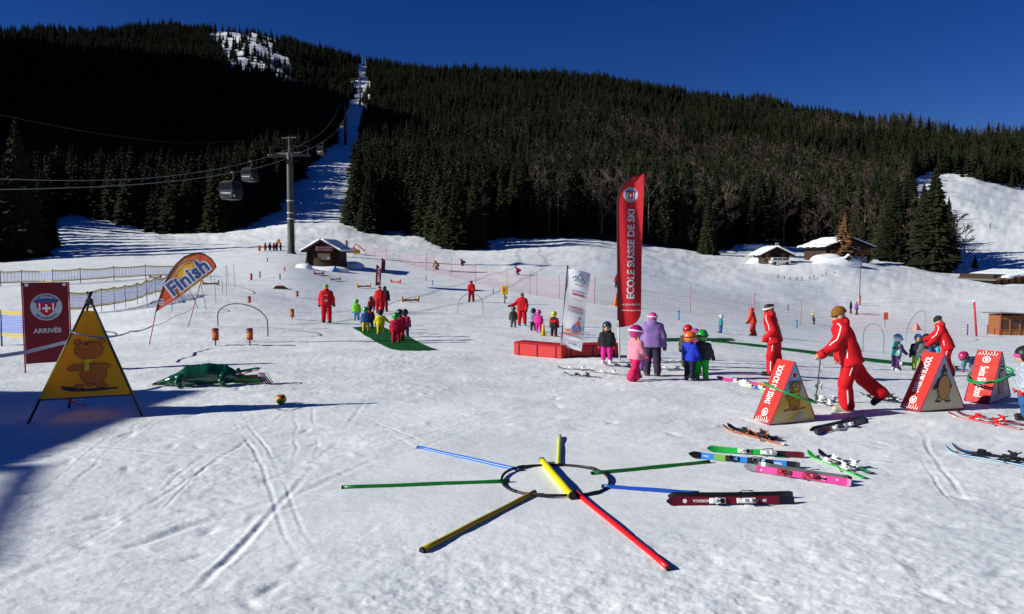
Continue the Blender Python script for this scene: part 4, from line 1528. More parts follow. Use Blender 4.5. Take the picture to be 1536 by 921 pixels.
def tall_flag():
    base = G(928, 548)
    Yd = base.y
    b2 = at(930, 535, Yd + .9)
    base = GZ(b2.x, b2.y)
    Yd = base.y
    o = thing('feather_flag', 'tall red feather flag reading ECOLE SUISSE DE SKI on a pale pole', 'flag', base)
    def q(px, py):
        v = at(px, py, Yd) - base
        return v.x, v.z
    zt, zb = q(945, 261)[1], q(945, 491)[1]
    lx0, lx1 = q(927, 491)[0], q(926, 300)[0]
    rx0, rx1 = q(961, 470)[0], q(966, 261)[0]
    def outline(t):
        k = (t - zb) / (zt - zb)
        l = lx0 + (lx1 - lx0) * k
        r = rx0 + (rx1 - rx0) * k
        if k > .80:
            e = (k - .80) / .20
            l = l + (r - l - .03) * (1 - math.sqrt(max(0, 1 - e * e))) * .92
        if k < .10:
            e = 1 - k / .10
            r = r - (r - l) * (1 - math.sqrt(max(0, 1 - e * e))) * .85
        return l, r
    surf = lambda s, t: Vector((s, .05 * math.sin(t * 1.5 + s * 5) * (s - lx0) / (rx0 - lx0) + .025 * math.sin(s * 11 + t * .8), t))
    RF = M('red_feather', (0.46, 0.010, 0.018), rough=.5, spec=.3, var=.08, scale=1.5, bump=.15, bscale=4)
    sheet('cloth', RF, o, surf, 0, 1, zb, zt, 20, 90, .004, outline)
    edge = [surf(outline(t)[0], t) for t in np.linspace(zb, zt, 30)]
    MB().tube(edge, .022, 7).build('pole_sleeve', M('dark_sleeve', (.03, .012, .014), rough=.6), o, True)
    MB().tube([Vector((0, 0, -.1)), Vector((lx0, 0, zb + .2))], .024, 8).build('pole', M('pale_pole', (.55, .56, .52), rough=.4), o, True)
    ex, ez = q(946, 292)
    # print on the camera side: surf normal from (ds x dt) points to -y
    emblem(o, surf, ex, ez, .21)
    p = Print(surf, .016)
    tx, ty = q(946.5, 381)
    hgt = q(945, 314)[1] - q(945, 448)[1]
    p.text('ECOLE SUISSE DE SKI', GREYP, tx - .01, ty, width=hgt, height=.205, rot=math.pi / 2, bold=.03)
    x1, z1 = q(945, 457); x2, z2 = q(945, 465)
    p.text('+41 (0) 24 492 20 02', GREYP, x1 + .02, z1, width=.50, height=.062, bold=.02)
    p.text('www.ecole-suisse-de-ski.ch', GREYP, x2 + .02, z2, width=.52, height=.055, bold=.02)
    p.build('lettering', o)


tall_flag()


def white_banner():
    base = G(841, 537)
    Yd = base.y
    o = thing('white_banner', 'leaning white banner with blue mountain logo and 2020 in red', 'banner', base)
    def q(px, py):
        v = at(px, py, Yd) - base
        return Vector((v.x, 0, v.z))
    TL, TR, BL, BR = q(853, 401), q(886, 410), q(840, 519), q(872, 527)
    def surf(s, t):
        p = (BL * (1 - s) + BR * s) * (1 - t) + (TL * (1 - s) + TR * s) * t
        return p + Vector((0, .03 * math.sin(s * 5 + t * 3) * t + .02 * math.sin(t * 9 + s * 4), 0)) + Vector((.012 * math.sin(t * 7) * s, 0, 0))
    WB = M('white_cloth', (.68, .68, .74), rough=.7, var=.05, scale=2)
    sheet('cloth', WB, o, surf, 0, 1, 0, 1, 20, 40, .004)
    MB().tube([Vector((0, .02, -.1)), BL * .5 + Vector((0, .03, 0)), TL + Vector((-.03, .03, .02))], .018, 7).build('pole', BLACK, o, True)
    MB().box(TL + Vector((-.03, .0, .02)), (.05, .05, .09), bev=.015).build('pole_cap', BLACK, o)
    p = Print(surf, .007, .0018)
    BL_ = M('logo_blue', (.03, .15, .36), rough=.6); RD = M('logo_red', (.55, .02, .05), rough=.6); GN = M('logo_green', (.08, .30, .12), rough=.6)
    bk = M('grey_ink', (.12, .13, .18), rough=.6)
    p.stroke([(.22, .885), (.36, .915), (.42, .905), (.55, .955), (.70, .90), (.80, .86)], .016, BL_)
    p.stroke([(.34, .875), (.45, .895), (.58, .88), (.66, .89)], .012, BL_)
    p.stroke([(.28, .855), (.45, .868), (.62, .852), (.78, .852)], .010, GN)
    p.text('VILLARS', bk, .54, .82, width=.42, height=.014, bold=.02)
    p.text('LAUSANNE', BL_, .56, .735, width=.56, height=.020, bold=.03)
    p.text('2020', RD, .56, .695, width=.58, height=.032, bold=.05)
    p.text('alpine skiing', bk, .54, .63, width=.4, height=.014)
    p.text('CHAMPIONS', RD, .52, .525, width=.72, height=.022, bold=.03)
    p.text('IN THE MAKING', bk, .52, .495, width=.72, height=.018, bold=.02)
    p.text('OF TOMORROW', bk, .52, .47, width=.72, height=.018, bold=.02)
    # printed skier
    sk = M('skier_suit', (.10, .16, .36), rough=.6); og = M('skier_orange', (.62, .16, .08), rough=.6)
    p.poly([(.10, .21), (.55, .235), (.62, .255), (.55, .265), (.12, .225)], og)
    p.poly([(.06, .165), (.60, .19), (.82, .23), (.78, .245), (.55, .215), (.06, .18)], og)
    p.poly([(.45, .20), (.62, .21), (.70, .29), (.60, .31), (.50, .26)], sk)
    p.poly([(.56, .29), (.72, .28), (.78, .35), (.70, .38), (.58, .34)], og)
    p.poly([(.52, .33), (.60, .30), (.46, .25), (.40, .26)], sk)
    p.poly([(.74, .35), (.84, .27), (.80, .25), (.68, .31)], sk)
    p.poly(circle(.74, .40, .055, 12, .017), GN)
    p.poly([(.05, .155), (.85, .17), (.9, .18), (.05, .16)], bk)
    p.text('www.lausanne2020.com', RD, .5, .105, width=.62, height=.014, bold=.02)
    p.text('SUISSE', BL_, .55, .07, width=.4, height=.022, bold=.03)
    p.build('printed_poster', o)


white_banner()


# ------------------------------------------------------------------ red foam boxes
def foam_box(label, a, b, ztop_px, depth=.55):
    A, B = G(*a), G(*b)
    d = B - A; L = math.hypot(d.x, d.y)
    o = thing('foam_box', label, 'foam box', A, math.atan2(d.y, d.x))
    h = at(a[0], ztop_px, A.y).z - A.z
    m = M('red_vinyl', (.46, .012, .014), rough=.4, spec=.4, var=.1, scale=2, bump=.25, bscale=3)
    MB().box((L / 2, depth / 2, h / 2), (L, depth, h), bev=.035).build('body', m, o)
    for k in range(3):
        x = L * (.12 + .38 * k)
        MB().box((x, -.012, h * .48), (.035, .016, h * .9), bev=.005).build('strap', M('dark_strap', (.14, .006, .01), rough=.6), o)
    MB().box((L / 2, -.008, h - .035), (L * .97, .012, .02), bev=.004).build('seam', M('dark_strap', (.14, .006, .01)), o)


foam_box('long red foam box behind the white banner, end facing left', (770, 531), (843, 538), 512)
foam_box('long red foam box between the white banner and the tall red flag', (846, 537), (931, 537), 518)


# ------------------------------------------------------------------ printed triangular foam blocks
FOAMR = M('block_red', (.50, .024, .018), rough=.42, spec=.4, var=.22, scale=4, bump=.55, bscale=6)
EDGE = M('block_edge', (.22, .012, .07), rough=.5)


def picture_material(name, c1, c2, c3):
    m = bpy.data.materials.new(name); m.use_nodes = True
    nt = m.node_tree; b = nt.nodes['Principled BSDF']; b.inputs['Roughness'].default_value = .45
    tc = nt.nodes.new('ShaderNodeTexCoord'); nz = nt.nodes.new('ShaderNodeTexNoise'); nz.inputs['Scale'].default_value = 4; nz.inputs['Detail'].default_value = 5
    sx = nt.nodes.new('ShaderNodeSeparateXYZ'); ad = nt.nodes.new('ShaderNodeMath'); ad.operation = 'MULTIPLY_ADD'; ad.inputs[1].default_value = .5
    rp = nt.nodes.new('ShaderNodeValToRGB')
    e = rp.color_ramp.elements
    e[0].position = .30; e[0].color = (*c1, 1); e[1].position = .85; e[1].color = (*c3, 1)
    k = e.new(.58); k.color = (*c2, 1)
    nt.links.new(tc.outputs['Object'], nz.inputs['Vector']); nt.links.new(tc.outputs['Object'], sx.inputs[0])
    nt.links.new(nz.outputs['Fac'], ad.inputs[0]); nt.links.new(sx.outputs['Z'], ad.inputs[2])
    nt.links.new(ad.outputs[0], rp.inputs['Fac']); nt.links.new(rp.outputs['Color'], b.inputs['Base Color'])
    return m


def tri_block(label, bl, br, depth, hgt, pic, kind, up=True):
    """front face base from pixel bl to br; extends away from the camera by depth"""
    A, B = G(*bl), G(*br)
    d = B - A; w = math.hypot(d.x, d.y)
    o = thing('foam_block', label, 'foam block', A, math.atan2(d.y, d.x))
    apx = (.50 * w)
    v = [(0, 0, 0), (w, 0, 0), (apx + .015, 0, hgt), (apx - .015, 0, hgt), (0, depth, 0), (w, depth, 0), (apx + .015, depth, hgt), (apx - .015, depth, hgt)]
    f = [[0, 1, 2, 3], [5, 4, 7, 6], [0, 3, 7, 4], [1, 5, 6, 2], [3, 2, 6, 7], [0, 4, 5, 1]]
    mb = MB(); mb.v = v; mb.f = f; mb.m = [1, 1, 0, 0, 0, 0]
    mb.build('body', [FOAMR, pic], o)
    pip = MB()
    for s_ in (0, depth):
        y = s_ - .004 if s_ == 0 else s_ + .004
        pip.tube([(0, y, .006), (apx, y, hgt), (w, y, .006)], .008, 6)
    pip.tube([(0, 0, .008), (w, 0, .008)], .008, 6); pip.tube([(-.004, 0, .008), (-.004, depth, .008)], .008, 6)
    pip.build('piping', EDGE, o)
    # lettering on the left slope: s runs from front(0) to back(depth), t up the slope
    sl = Vector((apx - .015, 0, hgt)); SL = sl.length; sl.normalize()
    surf = lambda s, t: sl * t + Vector((0, depth - s, 0))
    p = Print(surf, .007)
    cx = depth * .48
    if up:
        p.text('SWISS SKI SCHOOL', WHITE, cx - .03, SL * .61, width=SL * .62, height=depth * .34, rot=math.pi / 2, bold=.015)
        ec = SL * .17
    else:
        p.text('Swiss Ski School', WHITE, cx, SL * .40, width=SL * .58, height=depth * .36, rot=-math.pi / 2, bold=.015)
        ec = SL * .82
    p.poly(circle(cx, ec, depth * .17, 20), WHITE)
    p.poly(circle(cx, ec, depth * .13, 20), M('block_print_red', (.55, .05, .05)))
    p.poly([(cx - .08 * depth, ec + .06 * depth), (cx + .08 * depth, ec + .06 * depth), (cx + .06 * depth, ec - .05 * depth), (cx, ec - .10 * depth), (cx - .06 * depth, ec - .05 * depth)], WHITE)
    for k in range(7):   # brush-stroke flourish at the foot
        a = depth * (.10 + .12 * k)
        yb = SL * (.02 if up else .9)
        p.stroke([(a, yb), (a + .03, yb + .03 * SL), (a + .015, yb + (.05 + .02 * (k % 3)) * SL)], .012, WHITE)
    p.build('lettering', o)
    # flat print on the front face
    front = lambda s, t: Vector((s, 0, t))
    p = Print(front, .003)
    p.nrm = lambda a, b, e=0: Vector((0, -1, 0))
    c = apx
    p.poly([(c - .055, hgt * .83), (c + .055, hgt * .83), (c + .045, hgt * .75), (c, hgt * .71), (c - .045, hgt * .75)], WHITE)
    p.poly([(c - .042, hgt * .82), (c + .042, hgt * .82), (c + .035, hgt * .755), (c, hgt * .725), (c - .035, hgt * .755)], SHIELDR)
    H = hgt
    if kind == 'bear':
        br_ = M('bear_print', (.36, .15, .005), rough=.5, var=.1); sc = M('bear_scarf', (.50, .42, .02), rough=.5); mg = M('ski_print', (.22, .05, .08), rough=.5); wv = M('blue_stroke', (.10, .22, .42), rough=.5)
        for k, x in enumerate((-.05, .10)):
            p.poly([(c + x - .14, H * (.20 + .035 * k) - .03 * k), (c + x + .13, H * (.245 + .03 * k) - .04 * k), (c + x + .13, H * (.265 + .03 * k) - .04 * k), (c + x - .14, H * (.225 + .03 * k) - .03 * k)], mg)
        blob(p, circle(c - .05, H * .30, .035, 10, .09), br_, .004); blob(p, circle(c + .07, H * .30, .035, 10, .09), br_, .004)
        blob(p, circle(c + .0, H * .40, .11, 18, .12), br_, .004)
        blob(p, [(c - .08, H * .50), (c - .16, H * .44), (c - .14, H * .40), (c - .06, H * .43)], br_, .004)
        for e in (-.07, .09):
            blob(p, circle(c + e, H * .655, .03, 10), br_, .004)
        blob(p, circle(c + .01, H * .59, .10, 18, .085), br_, .004)
        blob(p, [(c - .07, H * .50), (c + .08, H * .51), (c + .05, H * .475), (c + .03, H * .40), (c - .01, H * .40), (c + .0, H * .47)], sc, .003)
        for e in (-.03, .04):
            p.poly(circle(c + e, H * .62, .016, 8), WHITE); p.poly(circle(c + e, H * .62, .008, 6), INKD)
        blob(p, circle(c - .0, H * .575, .045, 12, .035), sc, .003)
        p.poly(circle(c, H * .59, .014, 8), INKD)
        for k in range(4):
            p.stroke([(c - .06 + .04 * k, H * (.06 + .035 * k)), (c + .1 + .03 * k, H * (.075 + .035 * k))], .014, wv)
    elif kind == 'penguin':
        dk = M('penguin_dark', (.035, .022, .02), rough=.5); by = M('penguin_belly', (.46, .24, .07), rough=.5, var=.15)
        p.poly(circle(c - .02, H * .24, .05, 10, .05), dk); p.poly(circle(c - .10, H * .17, .07, 12, .022), dk); p.poly(circle(c + .10, H * .165, .07, 12, .022), dk)
        blob(p, circle(c - .075, H * .215, .05, 10, .035), M('penguin_foot', (.36, .28, .14)), .004); blob(p, circle(c + .085, H * .21, .05, 10, .035), M('penguin_foot', (.36, .28, .14)), .004)
        p.poly([(c - .10, H * .58), (c - .23, H * .40), (c - .20, H * .37), (c - .10, H * .44)], dk)
        p.poly([(c + .10, H * .58), (c + .17, H * .42), (c + .14, H * .38), (c + .08, H * .46)], dk)
        p.poly(circle(c, H * .66, .058, 14, .095), dk)
        blob(p, circle(c, H * .41, .125, 24, .20), by, .012)
        p.poly(circle(c + .012, H * .665, .028, 10, .035), M('penguin_face', (.30, .20, .09)))
        p.poly([(c - .05, H * .655), (c - .01, H * .67), (c - .01, H * .64)], M('penguin_foot', (.36, .28, .14)))
    else:
        pk = M('pale_pink_print', (.50, .20, .20), rough=.5); dk = M('deep_pink_print', (.36, .06, .09), rough=.5)
        blob(p, circle(c + .02, H * .30, .15, 20, .13), pk, .012); blob(p, circle(c + .0, H * .52, .09, 16, .08), pk, .012)
        p.stroke([(c - .2, H * .10), (c - .05, H * .16), (c + .2, H * .12)], .02, dk); p.stroke([(c - .12, H * .24), (c + .05, H * .30), (c + .16, H * .42)], .016, dk)
    p.build('printed_picture', o)
    return o


PIC_A = picture_material('bear_picture', (.58, .46, .20), (.60, .34, .012), (.26, .40, .58))
PIC_B = picture_material('penguin_picture', (.60, .52, .34), (.52, .42, .26), (.34, .42, .52))
PIC_C = picture_material('pink_picture', (.60, .50, .48), (.56, .26, .24), (.34, .38, .44))
blkA = tri_block('red triangular foam block with a yellow bear picture and green hoop', (1154.5, 635), (1224.7, 629), .40, .98, PIC_A, 'bear')
blkB = tri_block('red triangular foam block with a penguin picture', (1379, 621), (1446.7, 617.5), .40, .96, PIC_B, 'penguin')
blkC = tri_block('red triangular foam block with upside-down lettering at the right edge', (1482.6, 608), (1515.5, 601), .40, .92, PIC_C, 'pink', up=False)


def hoop(label, c, rx, ry, tilt, mat, r=.012, rz=0.0, n=56):
    h = thing('hoop', label, 'hoop', c, rz)
    Rm = Matrix.Rotation(tilt, 3, 'Y')
    pts = [Rm @ Vector((rx * math.cos(a), ry * math.sin(a), 0)) for a in np.linspace(0, 2 * math.pi, n, endpoint=False)]
    MB().tube(pts, r, 8, closed=True).build('tube', mat, h, True)
    return h


HG = M('hoop_green', (.01, .26, .06), rough=.35)
ca = Vector(blkA.location)
hoop('bright green hoop hung over the bear block', at(1185, 589, ca.y + .22), .40, .46, .34, HG, .018)
cc = Vector(blkC.location)
hoop('bright green hoop hung over the upside-down lettered block', at(1484, 565, cc.y + .22), .345, .36, -.32, HG, .016)
hoop('second green hoop resting on the first over the upside-down lettered block', at(1485, 561, cc.y + .23), .35, .37, -.36, HG, .016, .2)


# ------------------------------------------------------------------ soft shapes: crocodile and ball
def crocodile():
    A, B = G(228, 582), G(410, 577)
    d = B - A; L = math.hypot(d.x, d.y)
    o = thing('crocodile_figure', 'dark green inflatable crocodile lying on the snow with its mouth open', 'toy animal', A, math.atan2(d.y, d.x))
    m = M('croc_green', (.004, .058, .026), rough=.2, spec=.6, var=.3, scale=3, coat=.2)
    s = L / 2.05
    P_ = lambda x, y, z: (x * s, y * s, z * s)
    pr = [cap(P_(.0, .06, .035), P_(.35, .0, .11), .02 * s, .085 * s), cap(P_(.35, .0, .11), P_(.62, 0, .17), .09 * s, .16 * s),
          cap(P_(.62, 0, .17), P_(.95, 0, .20), .165 * s, .185 * s), cap(P_(.95, 0, .20), P_(1.25, 0, .17), .185 * s, .15 * s), cap(P_(1.25, 0, .17), P_(1.45, 0, .12), .14 * s, .10 * s)]
    for x, sd in ((.50, -1), (1.22, -1), (.50, 1), (1.22, 1)):
        k = .17 * sd
        pr += [cap(P_(x, k * .8, .17), P_(x - .03, k * 1.25, .10), .065 * s, .05 * s), cap(P_(x - .03, k * 1.25, .10), P_(x - .0, k * 1.35, .03), .045 * s, .032 * s)]
        for f_ in (-.03, 0, .03):
            pr.append(cap(P_(x, k * 1.35, .025), P_(x + .065, k * 1.4 + f_, .018), .018 * s, .012 * s))
    for k in range(8):
        x = .58 + .095 * k
        pr.append(ell(P_(x, 0, .335 + .02 * math.sin(k * .45)), (.035 * s, .03 * s, .03 * s)))
    sdf('body', m, o, pr, .009, .035 * s)
    jl = M('croc_light', (.035, .14, .012), rough=.3, spec=.5, var=.3, scale=4)
    sdf('lower_jaw', jl, o, [cap(P_(1.40, 0, .10), P_(1.86, 0, .06), .085 * s, .055 * s), cap(P_(1.42, .05, .10), P_(1.8, .05, .07), .06 * s, .05 * s), cap(P_(1.42, -.05, .10), P_(1.8, -.05, .07), .06 * s, .05 * s)], .012, .03)
    sdf('upper_jaw', m, o, [cap(P_(1.40, .02, .19), P_(1.80, .02, .27), .05 * s, .025 * s), cap(P_(1.42, -.06, .19), P_(1.78, -.05, .265), .035 * s, .022 * s), ell(P_(1.44, -.06, .25), (.035 * s, .03 * s, .035 * s)), ell(P_(1.44, .08, .25), (.035 * s, .03 * s, .035 * s))], .011, .03)
    tg = M('croc_mouth', (.42, .05, .04), rough=.4)
    MB().box(P_(1.60, -.0, .135), (.38 * s, .11 * s, .03 * s), Matrix.Rotation(-.05, 3, 'Y'), bev=.01).build('tongue', tg, o)
    tm = MB()
    for k in range(8):
        for sd in (-1, 1):
            tm.lathe([(.012 * s, 0), (.001, .035 * s)], P_(1.44 + .05 * k, sd * .075, .13 - .006 * k), 6)
    tm.build('tooth_row', WHITE, o)
    # red and white hoop pushed over the snout
    h = thing('hoop', 'red and white striped hoop hanging in the open mouth of the crocodile', 'hoop', Vector(o.location) + Matrix.Rotation(o.rotation_euler.z, 3, 'Z') @ Vector(P_(1.62, -.02, .235)), o.rotation_euler.z)
    Rm = Matrix.Rotation(-.22, 3, 'Y')
    rw = MB()
    for k in range(16):
        a = [Rm @ Vector((.24 * s * math.cos(q), .13 * s * math.sin(q), 0)) for q in np.linspace(k * math.pi / 8, (k + 1) * math.pi / 8, 4)]
        rw.tube(a, .011, 7, m=k % 2)
    rw.build('tube', [M('hoop_red', (.40, .02, .04), rough=.4), WHITE], h, True)
    # small rack of short tubes leaning at the snout
    g = G(403, 578)
    r_ = thing('ladder_frame', 'dark striped frame leaning against the tip of the crocodile snout', 'frame', g, o.rotation_euler.z)
    for k in range(4):
        MB().tube([(-.19 + .05 * k, -.03 * k, .24), (-.02 + .05 * k, -.06 - .03 * k, 0)], .016, 7).build('bar', [M('violet_bar', (.05, .03, .12)), M('maroon_bar', (.16, .02, .05)), M('violet_bar', (.05, .03, .12)), GREYP][k], r_, True)
    MB().tube([(-.20, 0, .235), (-.02, -.1, .24)], .012, 7).build('crossbar', M('maroon_bar', (.16, .02, .05)), r_)


crocodile()


def ball():
    r = .095
    g = G(421.5, 606)
    me_v, me_f, me_m = [], [], []
    nu, nv = 28, 16
    for j in range(nv + 1):
        for i in range(nu):
            a, b = 2 * math.pi * i / nu, math.pi * j / nv
            me_v.append((r * math.sin(b) * math.cos(a), r * math.sin(b) * math.sin(a), r * math.cos(b)))
    for j in range(nv):
        for i in range(nu):
            me_f.append([j * nu + i, j * nu + (i + 1) % nu, (j + 1) * nu + (i + 1) % nu, (j + 1) * nu + i][::-1])
            me_m.append([1, 0, 1, 2, 1, 0, 1][i * 7 // nu] if 1 < j < nv - 2 else 3)
    cols = [M('ball_green', (.02, .16, .05), rough=.3), M('ball_yellow', (.60, .42, .02), rough=.3), M('ball_orange', (.50, .16, .05), rough=.3), M('ball_red', (.45, .015, .02), rough=.3)]
    o = mesh_np('ball', np.array(me_v), me_f, cols, None, me_m, True)
    o.location = g + UZ * (r - .012)
    o.rotation_euler = (.9, .5, .3)
    tag(o, 'small ball with green, yellow and red panels on the snow below the crocodile', 'ball')


ball()


# ------------------------------------------------------------------ people
def vec(p, out, side):
    return Vector((side * math.sin(out), math.sin(p) * math.cos(out), -math.cos(p) * math.cos(out)))


HELM = {}


def person(q, h, yaw, label, jacket, trousers, head=('helmet', BLACK), kid=True, boots=None, gloves=None, lean=0, side=0, legs=((0, 0, 3), (0, 0, 3)), arms=((5, 12, 12, 6), (5, 12, 12, 6)),
           head_p=0, head_y=0, group=None, goggles=None, hair=None, detail=None, sleeve=None, yoke=None, flare=1.0, foot_p=(0, 0), foot_yaw=8, depth=None, hands=False, z_off=0.0):
    """q = pixel of the feet. legs: (thigh, shank, splay) degrees forward; arms: (upper pitch, upper out, fore pitch, fore in)"""
    base = G(*q) if not isinstance(q, Vector) else q
    t = thing('person', label, 'person', base, R(yaw), group)
    Yd = base.y
    hres = min(max(Yd / F * .95, .011), .030 if not kid else .024)
    if detail is None:
        detail = Yd < 26
    if kid:
        hip, kn, an, sh, nk, hd = .43, .235, .05, .70, .735, .865
        sw, hw, ua, fa, hr = .125, .065, .15, .125, .105
    else:
        hip, kn, an, sh, nk, hd = .495, .27, .05, .805, .845, .925
        sw, hw, ua, fa, hr = .118, .058, .165, .145, .066
    hip, kn, an, sh, nk, hd, sw, hw, ua, fa, hr = [k * h for k in (hip, kn, an, sh, nk, hd, sw, hw, ua, fa, hr)]
    thl, shl = hip - kn, kn - an
    T = Vector((math.sin(R(side)), math.sin(R(lean)) * math.cos(R(side)), math.cos(R(lean)) * math.cos(R(side))))
    fwd = Vector((0, math.cos(R(lean)), -math.sin(R(lean))))
    pel = Vector((0, 0, 0))
    # legs
    J = []
    for k, sd in ((0, -1), (1, 1)):
        tp, sp, ou = legs[k]
        H_ = pel + Vector((sd * hw, 0, 0))
        K = H_ + vec(R(tp), R(ou), sd) * thl
        A_ = K + vec(R(sp), R(ou * .5), sd) * shl
        fy = R(foot_yaw) * sd
        fp = R(foot_p[k])
        fd = Vector((math.sin(fy), math.cos(fp) * math.cos(fy), -math.sin(fp)))
        J.append((H_, K, A_, fd))
    low = min(min(a.z - an, (a + fd * .10 * h).z - an * .9) for _, _, a, fd in J)
    off = Vector((0, 0, -low + z_off))
    pel = pel + off
    J = [(a + off, b + off, c + off, d) for a, b, c, d in J]
    shc = pel + T * (sh - hip)
    nkp = pel + T * (nk - hip)
    hp, hy = R(head_p), R(head_y)
    hT = (T + Vector((0, 0, 1.0)) * .9).normalized()
    hc = nkp + hT * (hd - nk)
    hf = Vector((-math.sin(hy) * math.cos(hp), math.cos(hy) * math.cos(hp), -math.sin(hp)))      # where the face looks
    hu = (UZ - hf * hf.z).normalized() if abs(hf.z) < .95 else UY
    hx = hf.cross(hu)
    HM = np.array([[hx.x, hf.x, hu.x], [hx.y, hf.y, hu.y], [hx.z, hf.z, hu.z]])
    hv = lambda a, b, c: hc + hx * a * hr + hf * b * hr + hu * c * hr
    AR = []
    for k, sd in ((0, -1), (1, 1)):
        ap, ao, fp_, fi = arms[k]
        S_ = shc + Vector((sd * sw * 1.0, 0, 0)) - T * .02 * h
        E_ = S_ + vec(R(ap), R(ao), sd) * ua
        W_ = E_ + vec(R(fp_), R(fi), sd) * fa
        hdv = (W_ - E_).normalized()
        AR.append((S_, E_, W_, hdv))
    g = .06 * h / (.06) * .06
    bulk = 1.12 if kid else 1.13
    # body: one continuous surface from crown to soles
    bp = [ell(hc, (hr * .80, hr * .92, hr * 1.05), HM), ell(hv(0, .22, -.42), (hr * .58, hr * .66, hr * .62), HM), cap(hv(0, .92, .02), hv(0, 1.06, -.22), hr * .11, hr * .14)]
    for sd in (-1, 1):
        bp.append(ell(hv(sd * .80, -.05, -.1), (hr * .12, hr * .2, hr * .28), HM))
    bp += [cap(shc, hv(0, -.1, -.4), .036 * h, .040 * h), cap(pel, shc - T * .04 * h, .060 * h, .045 * h), cap(shc + Vector((-sw * .8, 0, 0)) - T * .03 * h, shc + Vector((sw * .8, 0, 0)) - T * .03 * h, .036 * h)]
    for (H_, K, A_, fd) in J:
        bp += [cap(H_, K, .058 * h, .042 * h), cap(K, A_, .040 * h, .030 * h), cap(A_ - Vector((fd.y, -fd.x, 0)).normalized().cross(fd) * .020 * h, A_ + fd * .085 * h - Vector((fd.y, -fd.x, 0)).normalized().cross(fd) * .024 * h, .024 * h, .018 * h)]
    for (S_, E_, W_, hdv) in AR:
        bp += [cap(S_, E_, .040 * h, .032 * h), cap(E_, W_, .031 * h, .022 * h), cap(W_, W_ + hdv * .055 * h, .022 * h, .020 * h)]
    sdf('body', SKIN, t, bp, max(hres, .014), .02 * h)
    # jacket
    tr = .082 * h * bulk
    hem = pel - T * (.035 * h)
    jp = []
    jp.append(cap(shc + Vector((-sw * .7, 0, 0)) - T * .035 * h, shc + Vector((sw * .7, 0, 0)) - T * .035 * h, .062 * h * bulk))
    for sx in (-.62, 0, .62):
        jp.append(cap(hem - T * .06 * h + Vector((sx * sw * .85, 0, 0)), shc + Vector((sx * sw * .95, 0, 0)) - T * .03 * h, tr * 1.14, tr * .86))
    jp.append(cap(shc - T * .01 * h, nkp + hT * .02 * h, .06 * h * bulk, .058 * h * bulk))
    ja = []
    for (S_, E_, W_, hdv) in AR:
        ja += [cap(S_, E_, .050 * h * bulk, .045 * h * bulk), cap(E_, W_ - hdv * .005 * h, .044 * h * bulk, .034 * h * bulk)]
    if detail:
        jp.append(ell(nkp - fwd * .055 * h + T * .005 * h, (.075 * h, .042 * h, .05 * h)))       # hood lying on the neck
    nz = (.0105 if Yd < 14 else (.0075 if Yd < 24 else .006), (16.0 if not kid else 19.0) / max(h, .9)) if Yd < 34 else None
    ncut = [(tuple(hem), tuple(-T))]
    body_only = jp if sleeve is not None else jp + ja
    jk = sdf('jacket', jacket, t, body_only, hres, .03 * h, ncut, noise=nz)
    if sleeve is not None:
        for k in (0, 1):
            sdf('sleeve', sleeve, t, ja[2 * k:2 * k + 2], hres, .02 * h, noise=nz)
    if yoke is not None:
        mid_ = pel + T * (sh - hip) * .48
        yp = [cap(pel + T * .1 * h + Vector((sx * sw * .85, 0, 0)), shc + Vector((sx * sw * .95, 0, 0)) - T * .03 * h, tr * 1.07, tr * .93) for sx in (-.62, 0, .62)]
        sdf('yoke', yoke, t, yp, hres, .03 * h, [(tuple(mid_), tuple(-T)), (tuple(shc + T * .01 * h), tuple(T))])
    if Yd < 34:
        # knitted cuffs and a hem band finish the jacket
        cf = sleeve or jacket
        for (S_, E_, W_, hdv) in AR:
            MB().tube([W_ - hdv * .030 * h, W_ + hdv * .006 * h], [.041 * h * bulk, .038 * h * bulk], 12).build('cuff', cf, t, True)
    # trousers
    tp_ = [cap(pel + Vector((-hw * .7, 0, 0)) + UZ * .02 * h, pel + Vector((hw * .7, 0, 0)) + UZ * .02 * h, .078 * h * bulk)]
    for (H_, K, A_, fd) in J:
        tp_ += [cap(H_, K, .072 * h * bulk, .056 * h * bulk), cap(K, A_ + (K - A_).normalized() * .02 * h, .056 * h * bulk, .050 * h * bulk * flare)]
    wc = []
    sdf('trousers', trousers, t, tp_, hres, .022 * h, wc, noise=nz)
    # boots
    bt = boots or BLACK
    for bi, (H_, K, A_, fd) in enumerate(J):
        up = (K - A_).normalized()
        fs_ = Vector((fd.y, -fd.x, 0)).normalized()
        sole = A_ - UZ * 0
        fu = fs_.cross(fd).normalized()
        b0 = A_ - fu * .020 * h - fd * .025 * h
        pr = [cap(A_ + up * .055 * h, A_ - fu * .01 * h, .044 * h * bulk, .042 * h * bulk), cap(b0, b0 + fd * .125 * h - fu * .004 * h, .036 * h * bulk, .031 * h * bulk)]
        sdf('boot', bt[bi] if isinstance(bt, tuple) else bt, t, pr, min(hres, .018), .02 * h, [(tuple(A_ - fu * an * .98), tuple(-fu))])
    # gloves / hands
    gm = gloves or BLACKF
